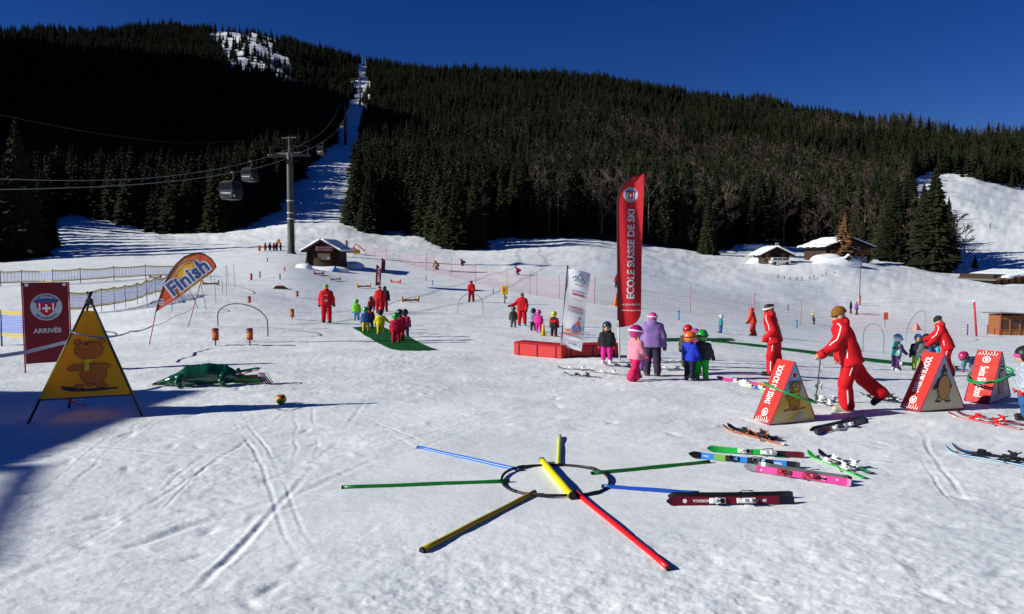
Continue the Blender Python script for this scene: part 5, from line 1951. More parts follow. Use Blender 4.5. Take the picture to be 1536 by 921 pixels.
    for k, (S_, E_, W_, hdv) in enumerate(AR):
        sd = (-1, 1)[k]
        if hands:
            ax_ = hdv; nrm_ = Vector((sd, 0, .2)); nrm_ = (nrm_ - ax_ * nrm_.dot(ax_)).normalized(); lat = ax_.cross(nrm_).normalized() * sd
            pr = [cap(W_, W_ + ax_ * .05, .024, .028)]
            for i_, (f_, L_) in enumerate(zip((-.027, -.009, .009, .026), (.052, .060, .056, .044))):
                r0 = W_ + ax_ * .062 + lat * f_
                m1 = r0 + ax_ * L_ * .55 - nrm_ * .008
                m2 = m1 + (ax_ * .35 - nrm_).normalized() * L_ * .6
                pr += [cap(r0, m1, .0095, .009), cap(m1, m2, .009, .008)]
            th0 = W_ + ax_ * .02 - lat * .028
            pr += [cap(th0, th0 + ax_ * .03 - lat * .02 - nrm_ * .012, .011, .010), cap(th0 + ax_ * .03 - lat * .02 - nrm_ * .012, th0 + ax_ * .055 - lat * .015 - nrm_ * .03, .010, .008)]
            sdf('hand', gm, t, pr, .007, .010)
        else:
            e = W_ + hdv * .052 * h
            lat = hdv.cross(UX if abs(hdv.x) < .8 else UY).normalized()
            pr = [cap(W_, W_ + hdv * .03 * h, .030 * h * bulk, .032 * h * bulk), cap(W_ + hdv * .03 * h, e, .030 * h * bulk, .022 * h * bulk), cap(W_ + hdv * .015 * h + lat * .02 * h, W_ + hdv * .045 * h + lat * .034 * h, .014 * h * bulk, .011 * h * bulk)]
            if detail:
                for f_ in (-.018, -.006, .006, .018):
                    b_ = W_ + hdv * .045 * h + hdv.cross(lat) * f_ * h
                    pr.append(cap(b_, b_ + hdv * .034 * h - lat * .006 * h, .0095 * h, .0085 * h))
            sdf('glove', gm, t, pr, min(hres, .016), .012 * h)
    # head wear
    kind, hm = head[0], head[1]
    hh = min(hres, .016)
    if kind == 'helmet':
        r_ = hr * 1.17
        sdf('helmet', hm, t, [ell(hv(0, -.08, .16), (r_ * .92, r_ * 1.04, r_ * .98), HM), ell(hv(0, -.25, -.12), (r_ * .9, r_ * .82, r_ * .8), HM)], hh, .02,
            [], [ell(hv(0, .95, -.50), (hr * .78, hr * .85, hr * .82), HM), ell(hv(0, .35, -1.25), (hr * 1.6, hr * 1.2, hr * .62), HM)])
        if len(head) > 2:
            # coloured band round the helmet
            pts = [hv(.0 + 1.16 * math.cos(a), -.08 + 1.25 * math.sin(a), .30) for a in np.linspace(0, 2 * math.pi, 28, endpoint=False)]
            MB().tube(pts, hr * .16, 6, closed=True).build('helmet_band', head[2], t, True)
        gg = goggles or INKD
        if goggles != 0 and len(head) < 3 and Yd < 60:
            pts = [hv(1.10 * math.cos(a), -.08 + 1.24 * math.sin(a), .18 + .10 * math.sin(a)) for a in np.linspace(R(150), R(390), 20)]
            MB().tube(pts, hr * .10, 6).build('goggle_strap', BLACK, t, True)
        if Yd < 34:
            vb_ = MB()
            for vx in (-.35, 0, .35):
                vb_.box(hv(vx, -.45, 1.16), (hr * .10, hr * .40, hr * .07), Matrix(HM.tolist()), bev=hr * .03)
            vb_.build('vent', BLACK, t)
        if goggles != 0:
            pts = [hv(.78 * math.sin(a), .16 + .84 * math.cos(a), .02) for a in np.linspace(-1.15, 1.15, 11)]
            MB().tube(pts, [hr * .16] + [hr * .25] * 9 + [hr * .16], 8).build('goggles', gg, t, True)
    elif kind == 'beanie':
        sdf('beanie', hm, t, [ell(hv(0, -.10, .34), (hr * .98, hr * 1.10, hr * 1.0), HM), ell(hv(0, -.22, .85), (hr * .6, hr * .7, hr * .5), HM)], hh, .03, [(tuple(hv(0, .2, .18)), tuple(-(hu + hf * .25)))])
        if goggles:
            pts = [hv(.74 * math.sin(a), .12 + .84 * math.cos(a), -.02) for a in np.linspace(-1.25, 1.25, 9)]
            MB().tube(pts, [hr * .06] + [hr * .15] * 7 + [hr * .06], 6).build('sunglasses', goggles, t, True)
    elif kind == 'band':
        sdf('hair', head[2], t, [ell(hv(0, -.14, .18), (hr * .92, hr * 1.0, hr * 1.0), HM), ell(hv(0, -.5, -.2), (hr * .7, hr * .55, hr * .7), HM), ell(hv(0, -1.15, .55), (hr * .3, hr * .35, hr * .3), HM)], hh, .02, (), [ell(hv(0, 1.0, -.3), (hr * .8, hr * .75, hr * .95), HM)])
        pts = [hv(.90 * math.cos(a), -.1 + 1.02 * math.sin(a), .30 + .12 * math.sin(a)) for a in np.linspace(0, 2 * math.pi, 26, endpoint=False)]
        MB().tube(pts, hr * .24, 8, closed=True).build('headband', hm, t, True)
        if goggles:
            pts = [hv(.74 * math.sin(a), .12 + .84 * math.cos(a), -.02) for a in np.linspace(-1.25, 1.25, 9)]
            MB().tube(pts, [hr * .06] + [hr * .15] * 7 + [hr * .06], 6).build('sunglasses', goggles, t, True)
    if hair is not None and kind != 'band':
        pr = []
        if hair[0] == 'long':
            pr = [cap(hv(0, -.75, -.45), hv(0, -.95, -1.5), hr * .42, hr * .30), cap(hv(0, -.95, -1.5), hv(0, -1.05, -2.2), hr * .30, hr * .12)]
        else:
            for sd in (-1, 1):
                pr += [cap(hv(sd * .75, -.1, -.7), hv(sd * .95, .0, -1.35), hr * .22, hr * .17), cap(hv(sd * .95, .0, -1.35), hv(sd * 1.0, .1, -1.9), hr * .17, hr * .08)]
        sdf('hair', hair[1], t, pr, hh, .02)
    if detail and not kid and kind != 'helmet' or (detail and kind == 'helmet' and goggles == 0):
        em = MB()
        for sd in (-1, 1):
            em.lathe([(hr * .02, -hr * .05), (hr * .09, 0), (hr * .02, hr * .05)], hv(sd * .34, .83, .02), 8, ax=hf)
        em.build('eye', INKD, t)
        MB().tube([hv(-.25, .80, -.52), hv(0, .86, -.55), hv(.25, .80, -.52)], hr * .05, 6).build('mouth', M('lips', (.32, .10, .08)), t)
    return dict(t=t, J=J, AR=AR, hc=hc, hv=hv, hr=hr, T=T, fwd=fwd, pel=pel, shc=shc, nk=nkp, jacket=jk, h=h, tr=tr)


def stuck(o, pts, off=.006, w=.012, mat=WHITE, name='stripe', parent=None):
    """piping sewn on a garment: ribbon following the nearest surface"""
    me = o.data
    bv = BVHTree.FromPolygons([v.co for v in me.vertices], [list(p.vertices) for p in me.polygons])
    P2, N2 = [], []
    for i in range(len(pts) - 1):
        for k in np.linspace(0, 1, 7)[:-1] if i < len(pts) - 2 else np.linspace(0, 1, 7):
            q = Vector(pts[i]).lerp(Vector(pts[i + 1]), float(k))
            l, n, _, _ = bv.find_nearest(q)
            P2.append(l + n * off); N2.append(n)
    vs, fs = [], []
    for i, p in enumerate(P2):
        tg = (P2[min(i + 1, len(P2) - 1)] - P2[max(i - 1, 0)]).normalized()
        sd = tg.cross(N2[i]).normalized() * w / 2
        vs += [p - sd, p + sd, p + sd - N2[i] * off, p - sd - N2[i] * off]
    for i in range(len(P2) - 1):
        a = 4 * i
        fs += [[a, a + 1, a + 5, a + 4], [a + 1, a + 2, a + 6, a + 5], [a + 3, a, a + 4, a + 7]]
    return mesh_np(name, np.array([tuple(v) for v in vs]), fs, mat, parent or o.parent)


def badge(o, center, direction, up, s, size, mat=WHITE, name='lettering', arc=False):
    """letters thrown onto a garment along direction"""
    me = o.data
    bv = BVHTree.FromPolygons([v.co for v in me.vertices], [list(p.vertices) for p in me.polygons])
    d = Vector(direction).normalized(); u = (Vector(up) - d * Vector(up).dot(d)).normalized(); x = d.cross(u)
    if isinstance(s, str):
        v, f = text_fit(s, 0, 0, height=size, bold=.03)
    else:
        v, f = s
    out = []
    for a, b in v:
        q = Vector(center) + x * float(a) + u * float(b) - d * .6
        l, n, _, _ = bv.ray_cast(q, d)
        out.append(tuple((l if l else q + d * .6) - d * .006))
    return mesh_np(name, np.array(out), f, mat, o.parent)


def suit_trim(p, left=True, back=True, legs=True, text=('MiG', .10)):
    """white piping and sponsor marks of the ski-school suit"""
    t, jk = p['t'], p['jacket']
    h = p['h']
    for k in (0, 1):
        sd = (-1, 1)[k]
        S_, E_, W_, _ = p['AR'][k]
        o_ = Vector((sd * .09, 0, .03))
        stuck(jk, [p['nk'] + Vector((sd * .09, .03, 0)), S_ + Vector((sd * .05, .05, .06)), (S_ + E_) / 2 + Vector((sd * .1, .05, .0)), E_ + Vector((sd * .06, .08, .02))], mat=WHITE, w=.016)
        stuck(jk, [p['pel'] + p['T'] * .20 * h / 1.7 + Vector((sd * .22, .03, 0)), p['pel'] + p['T'] * .06 + Vector((sd * .22, .06, 0))], mat=WHITE, w=.018)
    if legs:
        tr = [c for c in t.children if c.name.startswith('trousers')][0]
        for k in (0, 1):
            sd = (-1, 1)[k]
            H_, K, A_, _ = p['J'][k]
            o_ = Vector((sd * .12, 0, 0))
            stuck(tr, [H_.lerp(K, .22) + o_, H_.lerp(K, .62) + o_], mat=WHITE, w=.016)
            stuck(tr, [K.lerp(A_, .25) + o_, K.lerp(A_, .85) + o_], mat=WHITE, w=.018)
            badge(tr, H_.lerp(K, .92) + Vector((0, .0, 0)), Vector((0, -1, .1)), UZ, circle_text(.022), .04, GREYP, 'knee_badge')
    if text:
        c = p['pel'] + p['T'] * .10 * h / 1.7
        badge(jk, c, p['fwd'], p['T'], text[0], text[1], GREYP)
        badge(jk, p['shc'] - p['T'] * .12, p['fwd'], p['T'], 'Swiss', .06, GREYP, 'back_logo')
        badge(jk, c - p['T'] * .075, p['fwd'], p['T'], 'ski school', .022, GREYP, 'back_line')


def circle_text(r):
    c = circle(0, 0, r, 14)
    return np.array(c + [(0, 0)]), [[i, (i + 1) % 14, 14] for i in range(14)]


def fabc(n, c, **k):
    return fab(n, c, **k)


BEANIE_B = fab('brown_knit', (.20, .085, .018), bump=.6, bscale=60)
BEANIE_K = fab('black_knit', (.018, .017, .016), bump=.6, bscale=60)
HAIR_D = M('dark_hair', (.03, .018, .012), rough=.6, var=.4, scale=30)
HAIR_B = M('blond_hair', (.42, .28, .05), rough=.55, var=.3, scale=30)
SUNGL = M('sunglass_lens', (.01, .008, .008), rough=.12, spec=.6)
HR = lambda n, c: M('helmet_' + n, c, rough=.25, spec=.5, coat=.4, var=.06)
PURPLE = fab('purple_fabric', (.075, .016, .11)); MINT = fab('mint_fabric', (.10, .42, .36))
PINKJ = fab('pale_pink_fabric', (.60, .20, .27)); PINKT = fab('raspberry_fabric', (.55, .012, .09)); HOTP = fab('hot_pink_fabric', (.62, .02, .25))
LILAC = fab('lilac_fabric', (.24, .14, .38)); DPURP = fab('dark_plum_fabric', (.030, .018, .045)); ROYAL = fab('royal_blue_fabric', (.010, .030, .40))
LIME = fab('lime_fabric', (.16, .52, .015)); GRN = fab('bright_green_fabric', (.012, .42, .03)); CYAN = fab('cyan_fabric', (.06, .34, .52))
YEL = fab('yellow_fabric', (.62, .52, .01)); MIDB = fab('mid_blue_fabric', (.02, .06, .24)); GREYF = fab('grey_fabric', (.10, .10, .11)); OLIVE = fab('olive_fabric', (.05, .05, .03))
WHITEF = fab('white_fabric', (.55, .55, .56)); TEAL = fab('teal_fabric', (.02, .18, .20)); DENIM = fab('grey_blue_fabric', (.06, .15, .22), var=.5, scale=40)

# --- the two nearest instructors, the bending one, and the rest of the staff
p = person((1274, 617), 1.80, 76, 'person in red ski suit and brown beanie striding left, one hand on an upright ski', RED, RED, ('beanie', BEANIE_B), kid=False, boots=(GOLD_BOOT, BLACK), gloves=SKIN,
           lean=18, legs=((13, -4, 2), (-33, -50, 3)), arms=((30, 10, 56, 8), (-16, 20, 14, 14)), head_p=6, head_y=14, foot_p=(0, 42), goggles=SUNGL, flare=1.25, hands=True)
suit_trim(p)
striding = p
p = person((1161, 565), 1.76, 62, 'person in red ski suit with pale headband and sunglasses, hands in the jacket pockets', RED, RED, ('band', M('pale_band', (.55, .52, .45), rough=.8), HAIR_D), kid=False, boots=BLACK, gloves=RED,
           lean=14, legs=((8, 0, 2), (-4, -14, 5)), arms=((-28, 16, 42, -16), (-20, 20, 48, -14)), head_p=22, head_y=35, goggles=SUNGL, flare=1.1, foot_p=(0, 8))
suit_trim(p, text=('MiG', .085))
p = person((1420, 565), 1.72, 62, 'person in red ski suit and black beanie bending over a child behind the penguin block', RED, RED, ('beanie', BEANIE_K), kid=False, boots=BLACK,
           lean=22, legs=((14, -14, 4), (4, -20, 5)), arms=((30, 6, 42, -4), (38, 10, 62, 0)), head_p=24, flare=1.1)
suit_trim(p, text=None)
p = person((490, 484), 1.78, 8, 'person in red ski suit and green beanie walking away left of the green mat', RED, RED, ('beanie', fab('green_knit', (.10, .42, .06))), kid=False, boots=BLACK,
           lean=2, legs=((6, 0, 4), (-4, -12, 4)), arms=((4, 16, 12, 6), (-4, 18, 8, 8)))
badge(p['jacket'], p['pel'] + p['T'] * .16, p['fwd'], p['T'], 'SKI', .09, GREYP)
badge(p['jacket'], p['pel'] + p['T'] * .42, p['fwd'], p['T'], 'Swiss', .06, GREYP, 'back_logo')
person((783, 488), 1.68, 170, 'person in red ski suit with grey beanie facing the camera, one arm held out', RED, RED, ('beanie', fab('grey_knit', (.14, .13, .12))), kid=False, boots=CYAN, legs=((0, 0, 5), (0, 0, 5)), arms=((10, 12, 30, 0), (16, 40, 50, 60)), goggles=SUNGL)
person((707, 453), 1.72, 175, 'person in red jacket with dark helmet standing behind the red hoop gate', RED, RED_DK, ('helmet', BLACK), kid=False, arms=((10, 8, 50, -20), (10, 8, 50, -20)), legs=((0, 0, 7), (0, 0, 7)))
person((1130, 504), 1.70, 60, 'person in orange-red suit with red helmet leaning forward beyond the green mats', fab('orange_red_suit', (.52, .035, .012)), fab('orange_red_suit', (.52, .035, .012)), ('helmet', HR('red', (.5, .012, .015))), kid=False, lean=12, legs=((14, -12, 3), (4, -16, 3)), arms=((16, 8, 30, 0), (16, 8, 30, 0)))

# --- children in the middle, right of the tall flag
person((910, 545), 1.16, 168, 'child in black jacket and pink trousers facing the camera by the red foam box', BLACKF, HOTP, ('helmet', HR('slate', (.03, .04, .055))), boots=WHITE, gloves=fab('raspberry_fabric', (.55, .012, .09)), legs=((0, 0, 3), (2, -2, 3)), arms=((2, 14, 8, 6), (2, 14, 8, 6)), goggles=0, hair=('two', HAIR_D), head_p=6)
person((952, 572), 1.27, -62, 'child in pale pink jacket and raspberry trousers walking right with magenta helmet', PINKJ, PINKT, ('helmet', HR('magenta', (.42, .008, .16)), WHITE), boots=BLACK, gloves=fab('raspberry_fabric', (.55, .012, .09)), lean=4, legs=((22, 8, 3), (-16, -30, 3)), arms=((0, 10, 26, 4), (14, 12, 40, 0)), hair=('two', HAIR_B), flare=1.5, head_p=8, foot_p=(-8, 16))
person((978, 564), 1.52, -10, 'taller child in lilac jacket seen from behind with pink and white helmet', LILAC, DPURP, ('helmet', HR('rose', (.55, .05, .24)), WHITE), boots=M('black_orange_boot', (.05, .02, .012), rough=.4), gloves=GREYF, legs=((3, 0, 3), (-3, -4, 4)), arms=((10, 8, 30, -6), (-8, 16, 10, 8)), hair=('long', HAIR_D), kid=False, lean=4)
person((1034, 572), 1.12, -50, 'child in royal blue jacket and orange helmet with sunglasses facing right', ROYAL, NAVY, ('helmet', HR('orange', (.68, .14, .012))), boots=M('grey_boot', (.20, .21, .22), rough=.5), gloves=BLACKF, legs=((8, 2, 4), (-6, -8, 4)), arms=((6, 10, 30, 2), (12, 14, 40, 0)), goggles=SUNGL, head_y=-35, lean=2)
person((1052, 571), 1.16, -25, 'child in black patterned jacket and bright green trousers with green helmet', M('speckled_black', (.03, .035, .035), rough=.7, var=.9, scale=30), GRN, ('helmet', HR('green', (.012, .30, .03))), boots=M('grey_boot', (.2, .21, .22)), gloves=BLACKF, legs=((4, 0, 4), (-3, -5, 4)), arms=((6, 12, 30, 0), (6, 20, 36, 10)), lean=3)
person((1031, 552), 1.15, -20, 'child with red helmet half hidden behind the orange-helmeted child', OLIVE, OLIVE, ('helmet', HR('red', (.5, .012, .015))), legs=((0, 0, 4), (0, 0, 4)))
person((1042, 561), 1.13, -30, 'child in pink jacket and pink helmet between the orange and green helmets', HOTP, HOTP, ('helmet', HR('pink', (.62, .06, .30))), legs=((0, 0, 4), (0, 0, 4)))
person((967, 556), .95, 10, 'small child in violet trousers partly hidden between the pink and the lilac jackets', fab('violet_fabric', (.14, .05, .26)), fab('violet_fabric', (.14, .05, .26)), ('helmet', HR('violet', (.14, .03, .25))), legs=((0, 0, 4), (0, 0, 4)))
# --- right-hand group
person((1343, 555), 1.13, -75, 'child in purple and mint jacket with white helmet leaning on an upright ski', MINT, PURPLE, ('helmet', HR('white', (.62, .68, .74)), CYAN), boots=WHITE, gloves=fab('magenta_glove', (.5, .01, .14)), lean=8, legs=((4, 0, 3), (0, -4, 3)), arms=((24, 6, 56, 0), (24, 6, 56, 0)), head_p=24, sleeve=PURPLE, yoke=PURPLE)
person((1376, 556), 1.12, -20, 'child with blue hood and lime trousers left of the black-helmeted backpack child', NAVY, fab('lime_dull', (.22, .34, .02)), ('beanie', fab('blue_hood', (.015, .14, .48))), legs=((0, 0, 4), (0, 0, 4)), head_p=16, lean=8)
pk = person((1388, 558), 1.16, 0, 'child with black helmet and blue backpack seen from behind the penguin block', GREYF, BLACKF, ('helmet', BLACK), boots=BLACK, gloves=fab('blue_hood', (.015, .14, .48)), legs=((0, 0, 5), (0, 0, 5)), arms=((6, 18, 14, 2), (10, 22, 30, 10)), head_p=10)
person((1403, 556), 1.00, 80, 'small child in pale blue jacket standing in front of the bending instructor', CYAN, BLACKF, ('helmet', BLACK), legs=((0, 0, 4), (0, 0, 4)))
person((1466, 562), 1.12, 95, 'child in grey-blue jacket and pink helmet crouching with both hands on the snow', DENIM, BLACKF, ('helmet', HR('crim', (.35, .015, .10))), gloves=fab('magenta_glove', (.5, .01, .14)), lean=88, legs=((42, -26, 5), (30, -34, 6)), arms=((0, 8, 6, 0), (10, 10, 4, 0)), head_p=55)
person((1536, 632), 1.18, 70, 'child in white and navy patterned jacket with red mittens cut by the right edge', M('floral_white', (.32, .35, .42), rough=.7, var=1.0, scale=34), fab('denim_blue', (.02, .09, .24)), ('helmet', BLACK), gloves=fab('red_mitten', (.55, .02, .02)), boots=BLACK, legs=((4, -4, 4), (-4, -8, 4)), arms=((6, 16, 22, 8), (4, 12, 14, 4)), goggles=fab('pink_frame', (.55, .05, .22)), lean=4)
# --- far right small figures
person((1081, 500), 1.08, 90, 'small child in teal jacket with white helmet standing far beyond the green helmets', TEAL, MIDB, ('helmet', HR('white', (.62, .68, .74))), legs=((0, 0, 4), (0, 0, 4)))
# --- children on and round the green mat
person((535, 481), 1.08, 5, 'child in lime green jacket and cyan trousers walking left of the green mat', LIME, CYAN, ('helmet', HR('lime', (.10, .50, .04))), boots=M('grey_boot', (.2, .21, .22)), legs=((-2, -16, 4), (4, 0, 4)), foot_p=(20, 0))
person((549, 499), 1.06, 4, 'child in blue jacket and yellow trousers with green and black helmet on the green mat', MIDB, fab('ochre_fabric', (.55, .36, .01)), ('helmet', HR('green', (.012, .30, .03)), BLACK), legs=((0, 0, 4), (4, 0, 4)))
person((555, 493), 1.05, 2, 'child in dark red jacket half hidden behind the blue-jacketed child on the mat', RED_DK, NAVY, ('helmet', BLACK), legs=((0, 0, 4), (0, 0, 4)))
person((571, 502), 1.02, 8, 'child in yellow jacket with blue back panel and arms spread on the green mat', YEL, YEL, ('helmet', NAVY), boots=M('blue_boot', (.02, .10, .34)), legs=((0, 0, 5), (4, -2, 5)), arms=((4, 22, 8, 14), (0, 44, 8, 50)), gloves=NAVY, yoke=None)
pe = person((594, 514), 1.10, 5, 'child in red suit with bright green helmet at the near end of the green mat', fab('crimson_suit', (.40, .004, .03)), fab('crimson_suit', (.40, .004, .03)), ('helmet', HR('green', (.012, .30, .03))), boots=BLACK, legs=((0, 0, 4), (2, -4, 4)), arms=((4, 14, 10, 6), (4, 10, 12, 2)), gloves=fab('crimson_suit', (.4, .004, .03)))
person((600, 511), 1.18, 0, 'child in red suit with dark helmet right behind the green-helmeted one', fab('crimson_suit', (.40, .004, .03)), fab('crimson_suit', (.40, .004, .03)), ('helmet', HR('slate', (.03, .04, .055))), legs=((0, 0, 4), (0, 0, 4)))
person((608, 506), 1.08, -10, 'child in pink and plum suit with black helmet, rightmost on the green mat', fab('rose_red', (.42, .02, .10)), DPURP, ('helmet', BLACK), boots=M('grey_boot', (.2, .21, .22)), legs=((0, 0, 4), (-4, -8, 4)))
person((557, 471), 1.05, 10, 'child in dark red jacket and white trousers ahead of the mat', RED_DK, WHITEF, ('helmet', BLACK), legs=((0, 0, 4), (-8, -16, 4)))
person((569, 470), 1.62, 0, 'adult in red ski suit bending down to the children ahead of the mat', RED, RED, ('beanie', BEANIE_K), kid=False, lean=20, legs=((6, -6, 4), (0, -8, 4)), arms=((20, 14, 30, 4), (20, 14, 30, 4)))
person((577, 468), 1.58, -8, 'person in black jacket and red trousers right of the bending adult ahead of the mat', BLACKF, RED_DK, ('helmet', BLACK), kid=False, lean=6)
person((563, 466), 1.04, 4, 'child in crimson jacket between the white trousers and the bending adult', RED_DK, MIDB, ('helmet', BLACK), legs=((0, 0, 4), (0, 0, 4)))
# --- children round the outstretched instructor
person((770, 490), 1.05, 10, 'child in dark green-black jacket and grey trousers seen from behind left of the instructor', OLIVE, GREYF, ('helmet', HR('moss', (.06, .07, .04))), legs=((0, 0, 4), (-4, -8, 4)))
person((800, 497), 1.03, 0, 'child in lilac patterned jacket with black helmet right of the instructor', M('lilac_speckle', (.30, .26, .42), rough=.7, var=.6, scale=25), NAVY, ('helmet', BLACK), gloves=HOTP)
person((808, 500), 1.0, -20, 'child in all pink suit with pink helmet beside the yellow cone', HOTP, HOTP, ('helmet', HR('pink', (.62, .06, .30))), boots=M('pale_blue_boot', (.2, .3, .45)))
person((831, 505), 1.06, -25, 'child in red and black jacket with yellow helmet left of the white banner', BLACKF, BLACKF, ('helmet', HR('yellow', (.68, .52, .01))), sleeve=RED, yoke=RED, boots=fab('red_mitten', (.55, .02, .02)), legs=((0, 0, 4), (-6, -12, 5)))
# --- far people
person((657, 404), 1.60, 60, 'snowboarder in green jacket crouching beyond the far orange net', fab('dull_green', (.10, .16, .04)), NAVY, ('helmet', BLACK), kid=False, lean=40, legs=((60, -30, 8), (50, -36, 8)), arms=((20, 30, 40, 10), (20, 30, 40, 10)))
person((697, 398), 1.6, 80, 'person in dark red lying low on the slope above the far orange net', RED_DK, NAVY, ('helmet', BLACK), kid=False, lean=60, legs=((80, -10, 6), (70, -20, 6)))
person((780, 412), 1.65, 90, 'skier in pink crouching on the slope behind the yellow box', fab('rose_red', (.42, .02, .10)), RED_DK, ('helmet', BLACK), kid=False, lean=60, legs=((70, -20, 6), (60, -30, 6)))
person((1276, 470), 1.7, 80, 'walker in dark jacket on the far flat, left one of two', NAVY, BLACKF, ('beanie', BEANIE_K), kid=False, legs=((8, 0, 3), (-6, -12, 3)))
person((1285, 472), 1.72, 90, 'walker in violet jacket on the far flat, right one of two', fab('violet_fabric', (.14, .05, .26)), BLACKF, ('beanie', BEANIE_K), kid=False, legs=((12, 2, 3), (-10, -18, 3)), lean=6)
person((1221, 487), 1.2, 70, 'child in grey and yellow kneeling by the far net', GREYF, BLACKF, ('helmet', HR('yellow', (.68, .52, .01))), lean=20)
person((1485, 344), 1.7, 60, 'lone skier in dark clothes on the upper right piste', BLACKF, BLACKF, ('helmet', BLACK), kid=False)
person((925, 432), 1.6, 20, 'person in red half hidden behind the tall red flag', RED, BLACKF, ('helmet', BLACK), kid=False)
for i, x in enumerate((398, 405, 411, 415, 421)):
    person((x, 376 - i * .2), 1.15 + .05 * (i % 2), 10 + 15 * i, ['child in red by the orange flag on the crest, leftmost', 'child in plum jacket left of the orange flag on the crest', 'child in red jacket under the orange flag on the crest', 'child in dark jacket right of the orange flag on the crest', 'child in maroon at the right end of the row on the crest'][i], [RED, DPURP, RED, BLACKF, RED_DK][i], [RED_DK, NAVY, RED_DK, DPURP, NAVY][i], ('helmet', BLACK), group='children lined up on the crest')


# ------------------------------------------------------------------ things held by people
def backpack(pp, label, mat, mat2):
    t = pp['t']
    c = pp['pel'] + pp['T'] * .19 * pp['h'] - pp['fwd'] * (.115 * pp['h'])
    wc = Matrix.Rotation(t.rotation_euler.z, 4, 'Z') @ c
    o = thing('backpack', label, 'backpack', Vector(t.location) + Vector(wc), t.rotation_euler.z)
    h = pp['h']
    sdf('bag', mat2, o, [ell((0, -.02, 0), (.115 * h, .06 * h, .14 * h)), ell((0, -.02, -.06 * h), (.12 * h, .065 * h, .08 * h))], .014, .03)
    sdf('pocket', mat, o, [ell((0, -.05 * h, -.05 * h), (.085 * h, .045 * h, .06 * h)), ell((0, -.045 * h, .06 * h), (.07 * h, .035 * h, .03 * h))], .013, .01)
    b = MB()
    for s_ in (-1, 1):
        b.tube([(s_ * .07 * h, .01 * h, .12 * h), (s_ * .09 * h, .10 * h, .14 * h), (s_ * .1 * h, .16 * h, .05 * h)], .012, 6)
    b.build('strap', BLACK, o)


backpack(pk, 'blue and grey backpack on the black-helmeted child', fab('blue_hood', (.015, .14, .48)), GREYF)


def upright_ski(label, foot, top_px, lean_x, col, Lx=None, yaw=0.0):
    A = G(*foot)
    T_ = at(top_px[0], top_px[1], A.y + .02)
    d = T_ - A
    L = d.length
    t = ski('ski', label, (A + T_) / 2, 0, 0, 0, L, col, BLK, (WHT, BLK), None, .05, None, 0, .04)
    x = d.normalized(); z = Vector((math.sin(yaw), -math.cos(yaw), 0)); z = (z - x * z.dot(x)).normalized(); y = z.cross(x)
    t.rotation_euler = Matrix((x, y, z)).transposed().to_euler()
    return t


upright_ski('ski held upright by the striding instructor, edge towards the camera', (1222, 604), (1231, 521), 0, [BLK, (.3, .3, .32), BLK], yaw=1.35)
upright_ski('ski held upright by the white-helmeted child', (1350, 557), (1344, 516), 0, [BLK, (.1, .02, .05), BLK], yaw=.6)
upright_ski('ski held by the bending instructor over the backpack child', (1401, 545), (1399, 512), 0, [BLK, (.15, .15, .16)], yaw=.9)


# ------------------------------------------------------------------ mats, gates, cones, barrels and other course furniture
MATG = M('mat_green', (.008, .085, .022), rough=.8, spec=.1, var=.25, scale=6, bump=.4, bscale=60)


def ground_mat(name, label, outline_px, cat='mat', th=.015, n=10):
    """carpet laid on the snow: quad strip between two long edges given in pixels"""
    Lp, Rp = outline_px
    def samp(pl, k):
        g = [np.array(ground_xy(*p)) for p in pl]
        d = np.concatenate([[0], np.cumsum([np.linalg.norm(g[i + 1] - g[i]) for i in range(len(g) - 1)])])
        x = k * d[-1]
        return np.array([np.interp(x, d, [q[0] for q in g]), np.interp(x, d, [q[1] for q in g])])
    m = 6
    rows = []
    for i in range(n * 3 + 1):
        a, b = samp(Lp, i / (n * 3)), samp(Rp, i / (n * 3))
        rows.append([a + (b - a) * j / m for j in range(m + 1)])
    R0 = np.array(rows)
    z = ground_z(R0[..., 0].ravel(), R0[..., 1].ravel()).reshape(R0.shape[:2]) + .028
    c = Vector((R0[..., 0].mean(), R0[..., 1].mean(), z.mean()))
    nr, nc = z.shape
    top = np.stack([R0[..., 0] - c.x, R0[..., 1] - c.y, z - c.z], -1).reshape(-1, 3)
    bot = top - [0, 0, th + .03]
    idx = np.arange(nr * nc).reshape(nr, nc)
    K = nr * nc
    f = []
    for i in range(nr - 1):
        for j in range(nc - 1):
            f.append([idx[i, j], idx[i, j + 1], idx[i + 1, j + 1], idx[i + 1, j]])
    for i in range(nr - 1):
        f.append([idx[i, 0], idx[i + 1, 0], K + idx[i + 1, 0], K + idx[i, 0]]); f.append([idx[i + 1, -1], idx[i, -1], K + idx[i, -1], K + idx[i + 1, -1]])
    for j in range(nc - 1):
        f.append([idx[0, j + 1], idx[0, j], K + idx[0, j], K + idx[0, j + 1]]); f.append([idx[-1, j], idx[-1, j + 1], K + idx[-1, j + 1], K + idx[-1, j]])
    o = mesh_np(name, np.concatenate([top, bot]), [list(map(int, q)) for q in f], MATG, None, smooth=False)
    o.location = c
    bv = Vector(top[0]) - Vector(top[nc - 1])
    if bv.x > 0: pass
    return tag(o, label, cat)


ground_mat('carpet_mat', 'dark green carpet mat under the line of small children', ([(529, 490.5), (541, 499), (556, 508), (575, 518), (592, 525.5), (610, 526.5)], [(569, 489.5), (590, 496), (612, 506), (632, 515), (648, 521), (655, 524)]))
ground_mat('conveyor_mat', 'long narrow green mat running right behind the headband instructor', ([(1066, 513), (1150, 523), (1250, 535.5), (1366, 550)], [(1074, 510), (1160, 520), (1258, 532), (1372, 545.5)]))
ground_mat('carpet_strip', 'thin green strip of carpet left of the long narrow green mat', ([(985, 512), (1040, 512), (1102, 510.5)], [(990, 508), (1040, 507.5), (1098, 508)]))


